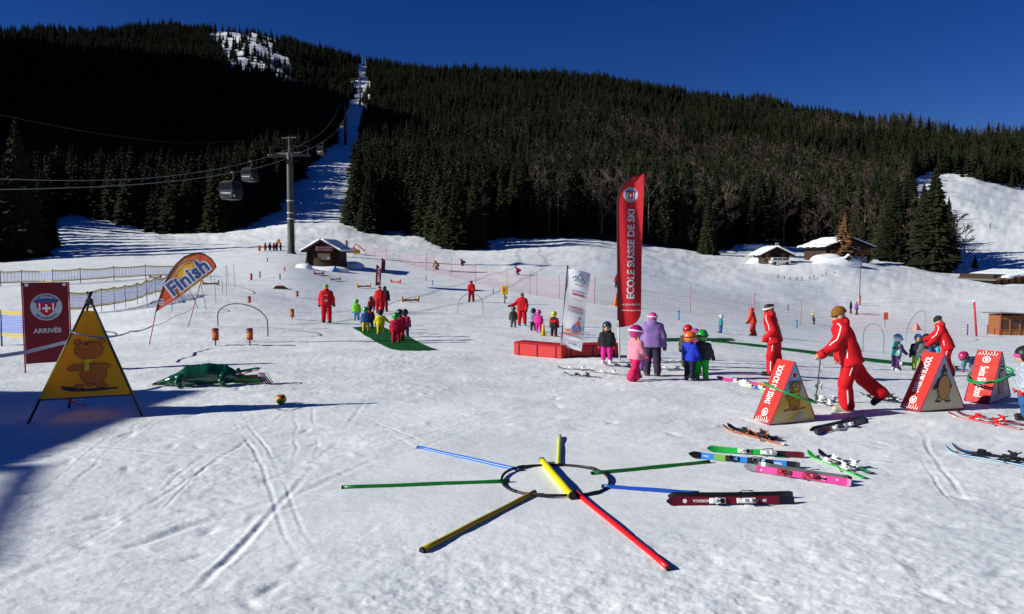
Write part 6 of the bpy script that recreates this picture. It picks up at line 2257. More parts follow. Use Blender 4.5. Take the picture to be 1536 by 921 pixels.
def gate(label, a, b, ztop_px, mat, r=.017, label_part=None):
    A, B = G(*a), G(*b)
    d = B - A; w = math.hypot(d.x, d.y)
    o = thing('hoop_gate', label, 'gate', A, math.atan2(d.y, d.x))
    hh = at(a[0], ztop_px, A.y).z - A.z
    rad = w / 2
    k = min(rad * 1.1, hh * .6)
    pts = [(0, 0, -.1)] + [(0, 0, (hh - k) * q) for q in (0, .5)] + [(rad - rad * math.cos(a_), 0, hh - k + k * math.sin(a_)) for a_ in np.linspace(0, math.pi, 19)] + [(w, 0, (hh - k) * q + d.z * (1 - q)) for q in (.5, 0)] + [(w, 0, d.z - .1)]
    MB().tube(pts, r, 7).build('arch', mat, o, True)
    return o, w, hh


DKP = M('dark_pipe', (.035, .018, .016), rough=.4)
o, w, hh = gate('dark hoop gate with a small orange can on top', (327, 490), (402, 505), 452, DKP, .022)
oo = Vector(o.location)


def barrel(label, px, top, bot, gy, sc=1.0, cols=None, stand=True, face=True, Yd=None):
    """soft slalom can on a short spring pole; px,gy = foot pixel"""
    g = G(px, gy) if Yd is None else at(px, gy, Yd)
    zt, zb = at(px, top, g.y).z - g.z, at(px, bot, g.y).z - g.z
    r = (zt - zb) * .27
    o = thing('slalom_can', label, 'slalom can', g)
    m = M('can_red', (.40, .035, .012), rough=.45, var=.15, scale=5)
    hgt = zt - zb
    MB().lathe([(r * .96, zb), (r, zb + .04 * hgt), (r, zb + .96 * hgt), (r * .96, zt)], n=18).build('drum', m, o, True)
    MB().lathe([(r * 1.02, zt - .10 * hgt), (r * 1.03, zt - .02 * hgt), (r * .8, zt + .012)], n=18).build('rim', BLACK, o, True)
    if stand:
        MB().lathe([(r * .22, -.06), (r * .22, zb)], n=8).build('spring_pole', BLACK, o)
        MB().lathe([(r * .5, zb - .02 * hgt), (r * .6, zb + .0)], n=10).build('foot', M('red_foot', (.3, .02, .02)), o)
    p = Print(lambda a, b: Vector((r * math.sin(a / r), -r * math.cos(a / r), b)), .004)
    zm = (zt + zb) / 2
    yl = M('can_yellow', (.50, .34, .03), rough=.5)
    v = [(-.45 * r, zm - .2 * hgt), (.0 * r, zm - .28 * hgt), (.6 * r, zm + .0 * hgt), (.5 * r, zm + .22 * hgt), (.1 * r, zm + .2 * hgt), (-.5 * r, zm + .05 * hgt)]
    p.poly(v, yl)
    p.stroke([(-.2 * r, zm - .1 * hgt), (.1 * r, zm + .05 * hgt), (.35 * r, zm + .02 * hgt)], .12 * r, INKD)
    p.build('printed_picture', o)
    return o


barrel('red and yellow slalom can under the left foot of the dark hoop gate', 323.5, 493, 510.5, 517)
barrel('red and yellow slalom can between the feet of the dark hoop gate', 375, 493, 510, 517)
barrel('small red slalom can on the snow right of the dark hoop gate', 438.5, 464, 475, 479)
barrel('small red slalom can between the dark hoop gate and the walking instructor', 446, 437, 444, 446.5)
barrel('small orange can riding on top of the dark hoop gate', 374, 445, 454, 452.5, stand=False, Yd=(oo.y + .15))
gate('thin red hoop gate in front of the dark-helmeted instructor', (687, 472), (724.5, 471), 441, M('gate_red', (.42, .02, .04), rough=.4), .018)
gate('pale green hoop gate behind the striding instructor', (1294, 528), (1325, 531), 484, M('gate_green', (.10, .22, .20), rough=.4), .02)
gate('pale green hoop gate behind the backpack child', (1359, 513), (1387, 505), 481, M('gate_green', (.10, .22, .20), rough=.4), .02)
gate('low green hoop gate left of the Finish flag', (221, 462), (258, 468), 423, M('gate_green', (.10, .22, .20)), .018)
gate('low blue hoop gate right of the Finish flag', (317, 425), (334, 440), 412, M('gate_blue', (.05, .10, .22)), .015)


def wedge_hurdle(label, a, b, hcol, ecol, eh_px, ramp=None):
    """low bar with an upright foam fin at each end"""
    A, B = G(*a), G(*b)
    d = B - A; w = math.hypot(d.x, d.y)
    o = thing('jump_hurdle', label, 'hurdle', A, math.atan2(d.y, d.x))
    hgt = at(a[0], a[1] - eh_px, A.y).z - A.z
    mb = MB().box((w / 2, 0, hgt * .22), (w * .8, .16, hgt * .28), bev=.03).box((w * .22, 0, hgt * .38), (w * .10, .14, hgt * .16), bev=.02).box((w * .78, 0, hgt * .38), (w * .10, .14, hgt * .16), bev=.02)
    mb.build('bar', hcol, o)
    for s_, x in ((1, w * .05), (-1, w * .95)):
        MB().prism([(-.05 * s_, 0), (.12 * s_, 0), (.02 * s_, hgt), (-.07 * s_, hgt * .98)], Vector((x, -.06, -.03)), UX, UZ, UY, .12).build('fin', ecol, o)


OCH = M('ochre_foam', (.46, .24, .015), rough=.5); REDF = M('red_foam', (.46, .02, .025), rough=.5); BLF = M('blue_foam', (.02, .09, .30), rough=.5); DKF = M('dark_foam', (.03, .03, .04), rough=.5)
wedge_hurdle('red jump bar with ochre fins right of the green mat group', (602, 453), (629, 453), REDF, OCH, 9)
wedge_hurdle('red jump bar with ochre fins nearest the leaning red flag', (535, 432), (556, 432), REDF, OCH, 7.5)
wedge_hurdle('small red jump bar right of the leaning red flag', (586, 424), (601, 426), REDF, REDF, 5.5)
wedge_hurdle('blue jump bar with a yellow fin in front of the blue pyramid', (495, 421), (511, 421), BLF, OCH, 6)
wedge_hurdle('grey jump bar with red fins left of the blue pyramid', (471, 412), (486, 412), DKF, REDF, 5.5)
wedge_hurdle('dark jump bar with ochre fins right of the Finish flag', (303, 427), (329, 428), DKF, OCH, 7)
wedge_hurdle('dark jump bar beyond the lower blue and yellow net', (224, 417), (242, 417), DKF, REDF, 5)


def pyramid(label, px, gy, top, half, mat):
    g = G(px, gy)
    h = at(px, top, g.y).z - g.z; w = half / F * g.y
    o = thing('pyramid_marker', label, 'marker', g, .3)
    vs = [(-w, -w, 0), (w, -w, 0), (w, w, 0), (-w, w, 0), (.02, 0, h), (-.02, 0, h)]
    mesh_np('cover', np.array(vs), [[0, 1, 4, 5], [1, 2, 4], [2, 3, 5, 4], [3, 0, 5], [3, 2, 1, 0]], mat, o)
    MB().tube([(0, 0, h - .05), (0, 0, h + .06)], .02, 6).build('tip', BLACK, o)
    for q in vs[:4]:
        MB().tube([(q[0] * 1.08, q[1] * 1.08, -.06), (q[0] * .92, q[1] * .92, .12)], .018, 6).build('leg', BLACK, o)


pyramid('blue pyramid marker in front of the dark wooden hut', 503, 408, 398, 5, M('pyramid_blue', (.02, .14, .42), rough=.5))
pyramid('orange pyramid marker partly behind the tall red flag', 925, 459, 440, 5, M('pyramid_orange', (.58, .13, .01), rough=.5))
pyramid('pale red cone behind the right hoop gates', 1375, 495, 484, 4.5, M('cone_faded', (.55, .20, .15), rough=.5))


def cone(label, px, gy, top, half, mat):
    g = G(px, gy); h = at(px, top, g.y).z - g.z; r = half / F * g.y
    o = thing('marker_cone', label, 'cone', g)
    MB().lathe([(r, .02), (r * .55, h * .5), (r * .22, h * .97), (r * .1, h)], n=14).build('shell', mat, o, True)
    MB().box((0, 0, .012), (r * 2.5, r * 2.5, .03), bev=.008).build('foot', mat, o)


cone('yellow cone between the pink and the yellow-helmeted child', 815, 504, 484, 4, M('cone_yellow', (.60, .38, .01), rough=.45))


# small leaning red flag near the hut and other flags
def small_feather(label, px, gy, top, wpx, lean, mat, text=None):
    g = G(px, gy)
    h = at(px, top, g.y).z - g.z; w = wpx / F * g.y
    o = thing('feather_flag', label, 'flag', g)
    surf = lambda s, t: Vector((s + lean * t / h, .03 * math.sin(t * 4 + s * 5), t))
    def ol(t):
        k = t / h
        return 0, w * (1 - max(0, k - .8) / .2 * .9)
    sheet('cloth', mat, o, surf, 0, 1, h * .05, h, 5, 16, .006, ol)
    MB().tube([surf(-.02, -.1), surf(-.02, h)], .02, 6).build('pole', BLACK, o)
    if text:
        p = Print(surf, .012)
        p.text(text, GREYP, w * .5, h * .45, width=h * .5, height=w * .4, rot=math.pi / 2, bold=.03)
        p.poly(circle(w * .5, h * .80, w * .22, 14), GREYP)
        p.build('lettering', o)


small_feather('narrow red flag standing between hut and green mat', 563.5, 430, 397, 7.5, .12, REDB, 'SKI')
small_feather('little red pennant above the narrow red flag', 572, 408, 387, 5.5, .10, REDB)
small_feather('orange flame-shaped flag among the children on the crest', 410, 373, 358, 5, .8, M('flag_flame', (.65, .22, .01), rough=.5))


def yellow_box():
    g = G(757, 455)
    s = g.y / F
    o = thing('timer_box', 'yellow box on a dark post beside the red-posted net', 'box', g)
    MB().tube([(0, 0, -.1), (0, 0, 14 * s)], .05, 8).build('post', STEEL, o, True)
    MB().box((0, 0, 20 * s), (9 * s, 7 * s, 13 * s), bev=.05).build('case', M('box_yellow', (.62, .36, .006), rough=.45), o)
    MB().box((-1.5 * s, -3.6 * s, 21 * s), (3 * s, .02, 5 * s), bev=.005).build('dial', M('dial_orange', (.45, .14, .01)), o)
    MB().box((2.5 * s, -.5 * s, 9 * s), (2.2 * s, 2 * s, 4 * s), bev=.02).build('handset', BLACK, o)


yellow_box()

# thin marker poles
MK = {'red': M('marker_red', (.45, .02, .04), rough=.45), 'blue': M('marker_blue', (.05, .22, .42), rough=.45), 'grey': M('marker_grey', (.10, .10, .13), rough=.5), 'dblue': M('marker_dark_blue', (.02, .05, .20), rough=.45)}


def marker(label, px, gy, top, col, r=.02, lean=0.0, group=None, cap_=False, wide=None):
    g = G(px, gy)
    h = at(px, top, g.y).z - g.z
    o = thing('marker_pole', label, 'pole', g, 0, group)
    r = wide / F * g.y / 2 if wide else r
    MB().tube([(0, 0, -.12), (lean * .5, 0, h * .5), (lean, 0, h)], r, 7).build('shaft', MK[col], o, True)
    MB().tube([(lean * .96, 0, h * .97), (lean, 0, h + .03)], r * 1.3, 7).build('tip', WHITE if cap_ else BLACK, o)
    return o


for lb, px, gy, tp, c_, wd in [
    ('small red marker stub farthest left on the nursery slope', 390, 417, 408, 'red', 2.2), ('small red marker stub right of the farthest left one', 420, 419, 412, 'red', 2.2), ('small red marker stub near the crest', 401, 393, 387, 'red', 1.8),
    ('small red marker stub below the lift tower', 427, 407, 401, 'red', 1.8), ('thick red marker stub left of the dark hoop gate crest', 377, 420, 411, 'red', 3.5),
    ('short blue marker on the flat right of the tall flag', 1018, 480, 467, 'blue', 2.6), ('short blue marker beyond the striding instructor', 1195, 492, 481, 'blue', 2.6), ('thin blue marker left of the long snow shadow', 639, 421, 414, 'blue', 1.6), ('thin blue marker right of the small red jump bar', 649, 428, 421, 'blue', 1.6), ('thin blue marker beyond the red hoop gate', 740, 441, 434, 'blue', 1.6),
    ('dark post in front of the wooden shed', 1451, 503, 487, 'dblue', 2.0), ('dark post left of the shed with a red foot', 1481, 502, 488, 'grey', 2.0), ('dark stub above the fence right of the headband instructor', 1182, 466, 458, 'grey', 1.6)]:
    marker(lb, px, gy, tp, c_, wide=wd)
marker('tall red and white pole leaning left before the far net', 1465, 505, 451, 'red', wide=3.0, lean=-.40, cap_=True)
marker('very tall thin grey pole below the large chalet', 1289, 455, 394, 'grey', wide=1.4)
marker('red foot section of the very tall thin pole', 1289.6, 458, 444, 'red', wide=2.6)
for lb, px, gy, tp, c_, ln in [('thin blue pole behind the Finish flag support', 310, 465, 428, 'dblue', -.25), ('thin grey pole right of the Finish flag', 324, 453, 418, 'grey', -.05), ('thin pole farther right of the Finish flag', 340, 443, 400, 'grey', .0), ('thin red pole right of the Finish flag', 343, 426, 398, 'red', -.1),
                               ('thin grey pole nearest the dark hoop gate', 353, 432, 397, 'grey', -.1), ('thin blue pole left of the support pole', 298, 463, 436, 'dblue', -.45), ('short grey pole below the Finish flag cloth', 276, 452, 440, 'grey', -.15), ('thin blue pole in the crest behind the Finish flag tip', 316, 420, 409, 'dblue', 0)]:
    marker(lb, px, gy, tp, c_, r=.014, lean=ln)
# little red barrels on the crest
barrel('red barrel standing left of the children on the crest', 389, 368.5, 376, 377)


# ------------------------------------------------------------------ safety nets
def net(label, pts, hgt, strands, mats, post_mat, group=None, post_px=None, post_h=None, dx=.22, w=.012, low=.05, sag=.03, post_r=.022, name='safety_net', seedw=0.0):
    """posts with a knotted net hung between them. strands = list of (height share, width, material index); pts in pixels along the foot"""
    g = [np.array(ground_xy(*p)) for p in pts]
    d = np.concatenate([[0], np.cumsum([np.linalg.norm(g[i + 1] - g[i]) for i in range(len(g) - 1)])])
    L = d[-1]
    n = int(L / dx) + 1
    xs = np.interp(np.linspace(0, L, n), d, [q[0] for q in g]); ys = np.interp(np.linspace(0, L, n), d, [q[1] for q in g])
    zs = ground_z(xs, ys)
    o = thing(name, label, 'net', (float(xs[0]), float(ys[0]), float(zs[0])), 0, group)
    P0 = np.stack([xs - xs[0], ys - ys[0], zs - zs[0]], 1)
    ppos = [0, L]
    if post_px:
        for px in post_px:
            i = int(np.argmin(np.abs(pix(xs, ys, zs)[0] - px)))
            ppos.append(i / (n - 1) * L)
    ppos = sorted(ppos)
    # sag between posts
    s_ = np.linspace(0, L, n)
    sg = np.zeros(n)
    for a, b in zip(ppos[:-1], ppos[1:]):
        k = (s_ >= a) & (s_ <= b)
        if b - a > .2:
            q = (s_[k] - a) / (b - a)
            sg[k] = 4 * q * (1 - q) * sag * min(1, (b - a) / 4)
    vs, fs, ms = [], [], []

    def ribbon(A, B, wd, m):   # A,B arrays of the two edges
        o_ = len(vs)
        for a, b in zip(A, B):
            vs.append(a); vs.append(b)
        for i in range(len(A) - 1):
            fs.append([o_ + 2 * i, o_ + 2 * i + 1, o_ + 2 * i + 3, o_ + 2 * i + 2]); ms.append(m)
    for hs, wd, m in strands:
        z0 = low + (hgt - low) * hs - sg * (.4 + .6 * hs)
        ribbon(P0 + np.stack([0 * z0, 0 * z0, z0 - wd / 2], 1), P0 + np.stack([0 * z0, 0 * z0, z0 + wd / 2], 1), wd, m)
    tdir = np.gradient(P0, axis=0); tdir /= np.linalg.norm(tdir, axis=1)[:, None]
    vb = [(0, 1, 0)] if mats['bands'] is None else mats['bands']
    for a, b, m in vb:
        for i in range(n):
            za = low + (hgt - low) * a - sg[i] * (.4 + .6 * a); zb_ = low + (hgt - low) * b - sg[i] * (.4 + .6 * b)
            e = tdir[i] * w / 2
            o_ = len(vs)
            vs.extend([P0[i] - e + [0, 0, za], P0[i] + e + [0, 0, za], P0[i] + e + [0, 0, zb_], P0[i] - e + [0, 0, zb_]])
            fs.append([o_, o_ + 1, o_ + 2, o_ + 3]); ms.append(m)
    mesh_np('netting', np.array(vs), fs, mats['mats'], o, ms)
    ph = post_h or hgt
    for a in ppos:
        i = int(round(a / L * (n - 1)))
        p = Vector(P0[i])
        MB().tube([p - UZ * .15, p + UZ * ph + UX * (.03 * math.sin(i))], post_r, 6).build('post', post_mat, o, True)
    return o


NR = M('net_red', (.50, .10, .11), rough=.7, var=.1); NRP = M('net_post_red', (.42, .03, .05), rough=.5)
rednet = dict(mats=[NR], bands=None)
strR = [(k / 7, .011, 0) for k in range(8)]
net('red safety net running down the far slope past the hut', [(524, 377), (548, 382), (575, 387), (600, 391), (640, 404)], 1.35, strR, rednet, NRP, None, [548, 562, 580, 600, 622], dx=.26, w=.011)
net('red safety net behind the yellow box and white banner', [(640, 406), (677, 415), (713, 425), (760, 436), (795, 441), (838, 448), (892, 455)], 1.75, strR, rednet, NRP, None, [651, 677, 713, 760, 795, 806, 838], dx=.24, w=.011, post_h=2.3)
net('red safety net between the tall flag and the headband instructor', [(892, 456), (960, 463), (1036, 471), (1131, 482)], 1.7, strR, rednet, NRP, None, [1036], dx=.26, w=.011, post_h=2.5)
net('red safety net across the far flat on the right', [(1131, 483), (1200, 488), (1255, 492), (1330, 499), (1400, 503), (1500, 506)], 1.9, strR, rednet, NRP, None, [1255, 1200], dx=.28, w=.011, post_h=2.5)
YB = M('net_yellow', (.52, .38, .05), rough=.7); BB = M('net_blue', (.05, .13, .62), rough=.7); NBP = M('net_post_blue', (.03, .07, .26), rough=.5)
bnet = dict(mats=[YB, BB], bands=[(0, .14, 0), (.14, .86, 1), (.86, 1, 0)])
strB = [(0, .07, 0), (.09, .03, 0)] + [(.16 + .68 * k / 7, .018, 1) for k in range(8)] + [(.91, .03, 0), (1, .07, 0)]
net('blue and yellow net across the left field, farther one', [(-20, 430), (60, 427), (79, 427), (123, 424), (172, 420), (218, 418), (262, 416), (300, 414)], 1.05, strB, bnet, NBP, None, [4, 32, 79, 123, 172, 218], dx=.22, w=.020, low=.25, sag=.12, post_h=1.15, post_r=.03)
net('blue and yellow net zigzagging up to the Finish flag, nearer one', [(104, 473), (152, 467), (172, 464), (189, 460), (206, 456), (220, 450), (234, 446), (252, 441)], 1.18, strB, bnet, NBP, None, [152, 172, 189, 206, 220, 234], dx=.055, w=.018, low=.35, sag=.30, post_h=1.22, post_r=.016)
net('blue and yellow net at the left edge behind the ARRIVÉE banner', [(-30, 517), (3, 518), (45, 521)], 1.30, strB, bnet, NBP, None, [3], dx=.05, w=.016, low=.42, sag=.06, post_h=1.35, post_r=.03)


# barrier tape and rope round the finish
def tape(label, pts, wd, mats, sagz=0.0, r=None):
    """pts = (px, py, Y)"""
    q = [at(*p) for p in pts]
    o = thing('barrier_tape', label, 'tape', q[0])
    fine = []
    for i in range(len(q) - 1):
        for k in np.linspace(0, 1, 13)[:-1]:
            p = q[i].lerp(q[i + 1], float(k)); p.z -= sagz * 4 * k * (1 - k)
            fine.append(p - q[0])
    fine.append(q[-1] - q[0])
    mb = MB()
    vs, fs, ms = [], [], []
    for i, p in enumerate(fine):
        tw = .25 * math.sin(i * .35)
        up = Vector((0, math.sin(tw), math.cos(tw))) * wd / 2
        nn = Vector((0, math.cos(tw), -math.sin(tw))) * .002
        vs += [p - up - nn, p + up - nn, p + up + nn, p - up + nn]
    for i in range(len(fine) - 1):
        a = 4 * i
        for f in ([a, a + 1, a + 5, a + 4], [a + 1, a + 2, a + 6, a + 5], [a + 2, a + 3, a + 7, a + 6], [a + 3, a, a + 4, a + 7]):
            fs.append(f); ms.append((i // 2) % len(mats))
    mesh_np('strip', np.array([tuple(v) for v in vs]), fs, mats, o, ms)


TW = M('tape_white', (.55, .55, .58), rough=.5); TR = M('tape_red', (.50, .12, .12), rough=.5)
tape('white barrier tape crossing in front of the ARRIVÉE banner', [(-30, 536, 13.4), (0, 534, 13.6), (40, 528, 14.0), (100, 513, 15.0)], .07, [TW])
tape('red and white barrier tape from the tripod sign to the Finish flag pole', [(160, 504, 19.5), (196, 497, 21.5), (228, 489, 23.6)], .05, [TW, TW, TW, TR], .05)
tape('thin red cord between the Finish flag and its support pole', [(228, 489, 23.6), (262, 474, 25), (289, 461, 26.2)], .018, [TR], .06)

# ------------------------------------------------------------------ timber hut, chalets, shed
LOGO_SIGN = M('sign_red', (.30, .02, .035), rough=.5)


def hut():
    g = G(486, 402)
    s = g.y / F
    o = thing('wooden_hut', 'dark log hut with snowy roof and red ski-school sign above its window', 'hut', g, -.10)
    W_, D_, H_, HR_ = 45 * s, 38 * s, 27 * s, 39 * s
    # walls: round logs stacked, built one by one on the front and as solid sides
    n = 14
    lh = H_ / n
    for k in range(n):
        MB().tube([(-W_ / 2 - .12, 0, (k + .5) * lh - .1), (W_ / 2 + .12, 0, (k + .5) * lh - .1)], lh * .54, 8).build('log', WOOD, o, True)
    core = MB().prism([(-W_ / 2, -.3), (W_ / 2, -.3), (W_ / 2, H_ * .98), (0, HR_ * .96), (-W_ / 2, H_ * .98)], Vector((0, .02, 0)), UX, UZ, UY, D_)
    core.build('wall', WOOD, o)
    for k in range(6):
        zz = H_ - .05 + (HR_ - H_) * (k + .4) / 6.5
        hw_ = W_ / 2 * (1 - (k + .5) / 6.8)
        MB().tube([(-hw_, 0, zz), (hw_, 0, zz)], (HR_ - H_) / 13 * 1.1, 8).build('log', WOOD, o, True)
    ov = 8 * s
    th = 2.0 * s
    for sx in (-1, 1):
        e = Vector((sx * (W_ / 2 + ov), 0, H_ - (HR_ - H_) * ov / (W_ / 2) * 1.0))
        r = Vector((0, 0, HR_ + .05))
        d = (e - r)
        mb = MB()
        nn = Vector((-d.z, 0, d.x)).normalized() * (1 if sx < 0 else -1)
        if nn.z < 0: nn = -nn
        f0, f1 = Vector((0, -.9, 0)), Vector((0, D_ + .5, 0))
        vs = [r + f0, e + f0, e + f1, r + f1]
        vs2 = [p + nn * .14 for p in vs]
        mb.raw(vs + vs2, [[0, 1, 2, 3], [7, 6, 5, 4], [0, 4, 5, 1], [1, 5, 6, 2], [2, 6, 7, 3], [3, 7, 4, 0]])
        mb.build('roof', WOOD, o)
        # snow lying on the roof slope
        a = r + nn * .15; b = e + nn * .15
        sn = [cap((a * (1 - k) + b * k + f0 * .9)[:], (a * (1 - k) + b * k + f1 * .97)[:], .15 + .03 * math.sin(7 * k)) for k in np.linspace(0.02, .97, 14)]
        sdf('roof_snow', SNOWCAP, o, sn, .09, .25, [(tuple(r + nn * .148), tuple(-nn))])
    p = Print(lambda a, b: Vector((a, -.16, b)), .0, .006)
    p.nrm = lambda a, b, e=0: Vector((0, -1, 0))
    MB().box((1.5 * s, -lh * .6, 28.5 * s), (28 * s, .10, 8.4 * s), bev=.02).build('sign_board', LOGO_SIGN, o)
    q = Print(lambda a, b: Vector((a, -lh * .6 - .055, b)), .0, .006)
    q.nrm = lambda a, b, e=0: Vector((0, -1, 0))
    q.text('ECOLE SUISSE DE SKI', GREYP, 4.5 * s, 30.2 * s, width=19 * s, height=2.3 * s, bold=.03)
    q.text('LES DIABLERETS', GREYP, 4.5 * s, 26.6 * s, width=16 * s, height=2.2 * s, bold=.03)
    q.poly(circle(-9.2 * s, 28.5 * s, 2.9 * s, 18), GREYP); q.poly(circle(-9.2 * s, 28.3 * s, 1.7 * s, 14), SHIELDR)
    q.build('lettering', o)
    wx, wz, ww, wh = 1.0 * s, 17.0 * s, 19 * s, 9.4 * s
    fr = MB()
    for c, d in (((wx, -.2, wz + wh / 2), (ww + .12, .1, .12)), ((wx, -.2, wz - wh / 2), (ww + .12, .14, .12)), ((wx - ww / 2, -.2, wz), (.12, .095, wh - .13)), ((wx + ww / 2, -.2, wz), (.12, .095, wh - .13))):
        fr.box(c, d)
    f = fr.build('window_frame', M('frame_wood', (.12, .08, .04), rough=.7), o)
    m = bpy.data.materials.new('map_panel'); m.use_nodes = True
    nt = m.node_tree; b = nt.nodes['Principled BSDF']; b.inputs['Roughness'].default_value = .35
    nz = nt.nodes.new('ShaderNodeTexNoise'); nz.inputs['Scale'].default_value = 1.6; nz.inputs['Detail'].default_value = 3
    tc = nt.nodes.new('ShaderNodeTexCoord'); rp = nt.nodes.new('ShaderNodeValToRGB')
    rp.color_ramp.elements[0].position = .42; rp.color_ramp.elements[0].color = (.42, .42, .40, 1)
    rp.color_ramp.elements[1].position = .62; rp.color_ramp.elements[1].color = (.34, .22, .06, 1)
    nt.links.new(tc.outputs['Object'], nz.inputs['Vector']); nt.links.new(nz.outputs['Fac'], rp.inputs['Fac']); nt.links.new(rp.outputs['Color'], b.inputs['Base Color'])
    MB().box((wx, -.17, wz), (ww - .13, .06, wh - .13)).build('window_panel', m, f)
    MB().box((-W_ / 2 - .25, -.05, 12 * s), (.12, .5, 22 * s), Matrix.Rotation(.15, 3, 'Y')).build('shutter_board', M('frame_wood', (.12, .08, .04)), o)
    # snow heaped round the hut
    for lb, q_, r3 in (('snow heap along the right side of the wooden hut', (524, 401), (1.7, 1.6, .75)), ('snow heap in front of the wooden hut', (486, 404.5), (2.6, .9, .42)), ('small snow heap left of the wooden hut', (456, 402), (.8, .7, .6))):
        gg = G(*q_)
        h = sdf('snow_heap', SNOWCAP, None, [ell((0, 0, -.1), r3), ell((r3[0] * .5, -.1, -.1), (r3[0] * .5, r3[1] * .7, r3[2] * .7)), ell((-r3[0] * .55, .1, -.1), (r3[0] * .5, r3[1] * .6, r3[2] * .8))], .10, .4, noise=(.02, 3.0))
        h.location = gg
        tag(h, lb, 'snow heap')


hut()


def chalet(label, px, gy, wpx, hpx, rise, depth, rz, name='chalet', balcony=True, snow=.20, lower=None):
    g = G(px, gy)
    s = g.y / F
    o = thing(name, label, 'chalet', g, rz)
    W_, H_ = wpx * s, hpx * s
    E_ = H_ * (1 - rise)
    MB().prism([(-W_ / 2, -1.2), (W_ / 2, -1.2), (W_ / 2, E_), (0, H_), (-W_ / 2, E_)], Vector((0, 0, 0)), UX, UZ, UY, depth).build('wall', WOOD, o)
    if lower:
        MB().box((0, -.03, lower / 2 - .5), (W_ * .985, .10, lower + 1.0)).build('plinth', M('plaster', (.42, .42, .42), rough=.8), o)
    ov = W_ * .13
    for sx in (-1, 1):
        r = Vector((0, 0, H_ + .02)); sl = (H_ - E_) / (W_ / 2)
        e = Vector((sx * (W_ / 2 + ov), 0, H_ - sl * (W_ / 2 + ov)))
        d = e - r
        nn = Vector((-d.z, 0, d.x)).normalized()
        if nn.z < 0: nn = -nn
        f0, f1 = Vector((0, -1.3, 0)), Vector((0, depth + .8, 0))
        vs = [r + f0, e + f0, e + f1, r + f1]
        MB().raw(vs + [p + nn * .18 for p in vs], [[0, 1, 2, 3], [7, 6, 5, 4], [0, 4, 5, 1], [1, 5, 6, 2], [2, 6, 7, 3], [3, 7, 4, 0]]).build('roof', WOOD, o)
        a = r + nn * .18; b = e + nn * .18
        sn = [cap(tuple(a * (1 - k) + b * k + f0 * .92), tuple(a * (1 - k) + b * k + f1 * .98), snow + .04 * math.sin(9 * k + sx)) for k in np.linspace(0.02, .96, 18)]
        sdf('roof_snow', SNOWCAP, o, sn, .20, .4, [(tuple(r + nn * .175), tuple(-nn))], noise=(.04, 1.7))
    gl = M('pane_glass', (.05, .05, .06), rough=.1, spec=.6); fw = M('pale_frame', (.30, .17, .07), rough=.6)
    n = 5 if W_ > 9 else 2
    for row, zf in enumerate((.22, .58)):
        for k in range(n):
            x = W_ * (-.38 + .76 * k / (n - 1)) * (1 if row == 0 else .72)
            z = E_ * (.30 + .52 * row)
            f = MB().box((x, -.04, z), (.95, .10, 1.05), bev=.02).build('window', fw, o)
            MB().box((x - .20, -.08, z), (.32, .06, .80)).box((x + .20, -.08, z), (.32, .06, .80)).build('pane', gl, f)
    if balcony:
        b = MB().box((0, -.7, E_ * .50), (W_ * .96, 1.2, .12)).box((0, -1.27, E_ * .50 + .75), (W_ * .96, .09, .14))
        b.build('balcony', WOODL, o)
        for k in range(int(W_ / .45)):
            MB().box((-W_ * .47 + .45 * k, -1.27, E_ * .50 + .37), (.22, .05, .62)).build('baluster', WOODL, o)
    MB().box((W_ * .18, depth * .4, H_ + .35), (.6, .6, 1.5)).build('chimney', M('chimney_stone', (.22, .2, .18), rough=.9), o)
    return o, W_, H_, g


chalet('large dark timber chalet with snow roof behind the rusty larch', 1270, 392, 70, 34, .34, 8, .22, balcony=True, lower=1.0)
oc, W_, H_, g = chalet('small dark timber chalet with snow roof left of the large one', 1163, 397, 40, 23, .42, 6, -.05, balcony=False, snow=.20)
MB().box((0, -1.2, H_ * .36), (W_ * .78, 2.2, .16)).box((-W_ * .36, -2.1, H_ * .16), (.16, .16, H_ * .36)).box((W_ * .36, -2.1, H_ * .16), (.16, .16, H_ * .36)).build('porch', WOODL, oc)


def parked_car():
    g = G(1164, 397.5)
    g = Vector((g.x - .4, g.y - 3.2, float(ground_z(g.x - .4, g.y - 3.2)[0])))
    o = thing('parked_car', 'pale van parked under the porch of the small chalet', 'van', g, -.05)
    m = M('van_paint', (.42, .42, .42), rough=.35, coat=.3)
    MB().box((0, 0, .62), (3.9, 1.7, .62), bev=.12).box((-.2, 0, 1.20), (3.0, 1.55, .62), bev=.22).build('body', m, o)
    f = M('pane_glass', (.05, .05, .06))
    for x in (-1.15, -.2, .75):
        MB().box((x, -.775, 1.22), (.78, .03, .38), bev=.01).build('window', f, o)
    for x in (-1.2, 1.2):
        for y in (-.80, .80):
            w = MB().lathe([(.10, -.1), (.31, -.1), (.33, 0), (.31, .1), (.10, .1)], (x, y, .33), 16, ax=UY).build('wheel', BLACK, o, True)
    MB().box((1.93, -.55, .66), (.06, .3, .16), bev=.02).build('headlight', WHITE, o); MB().box((1.93, .55, .66), (.06, .3, .16), bev=.02).build('headlight', WHITE, o)


parked_car()


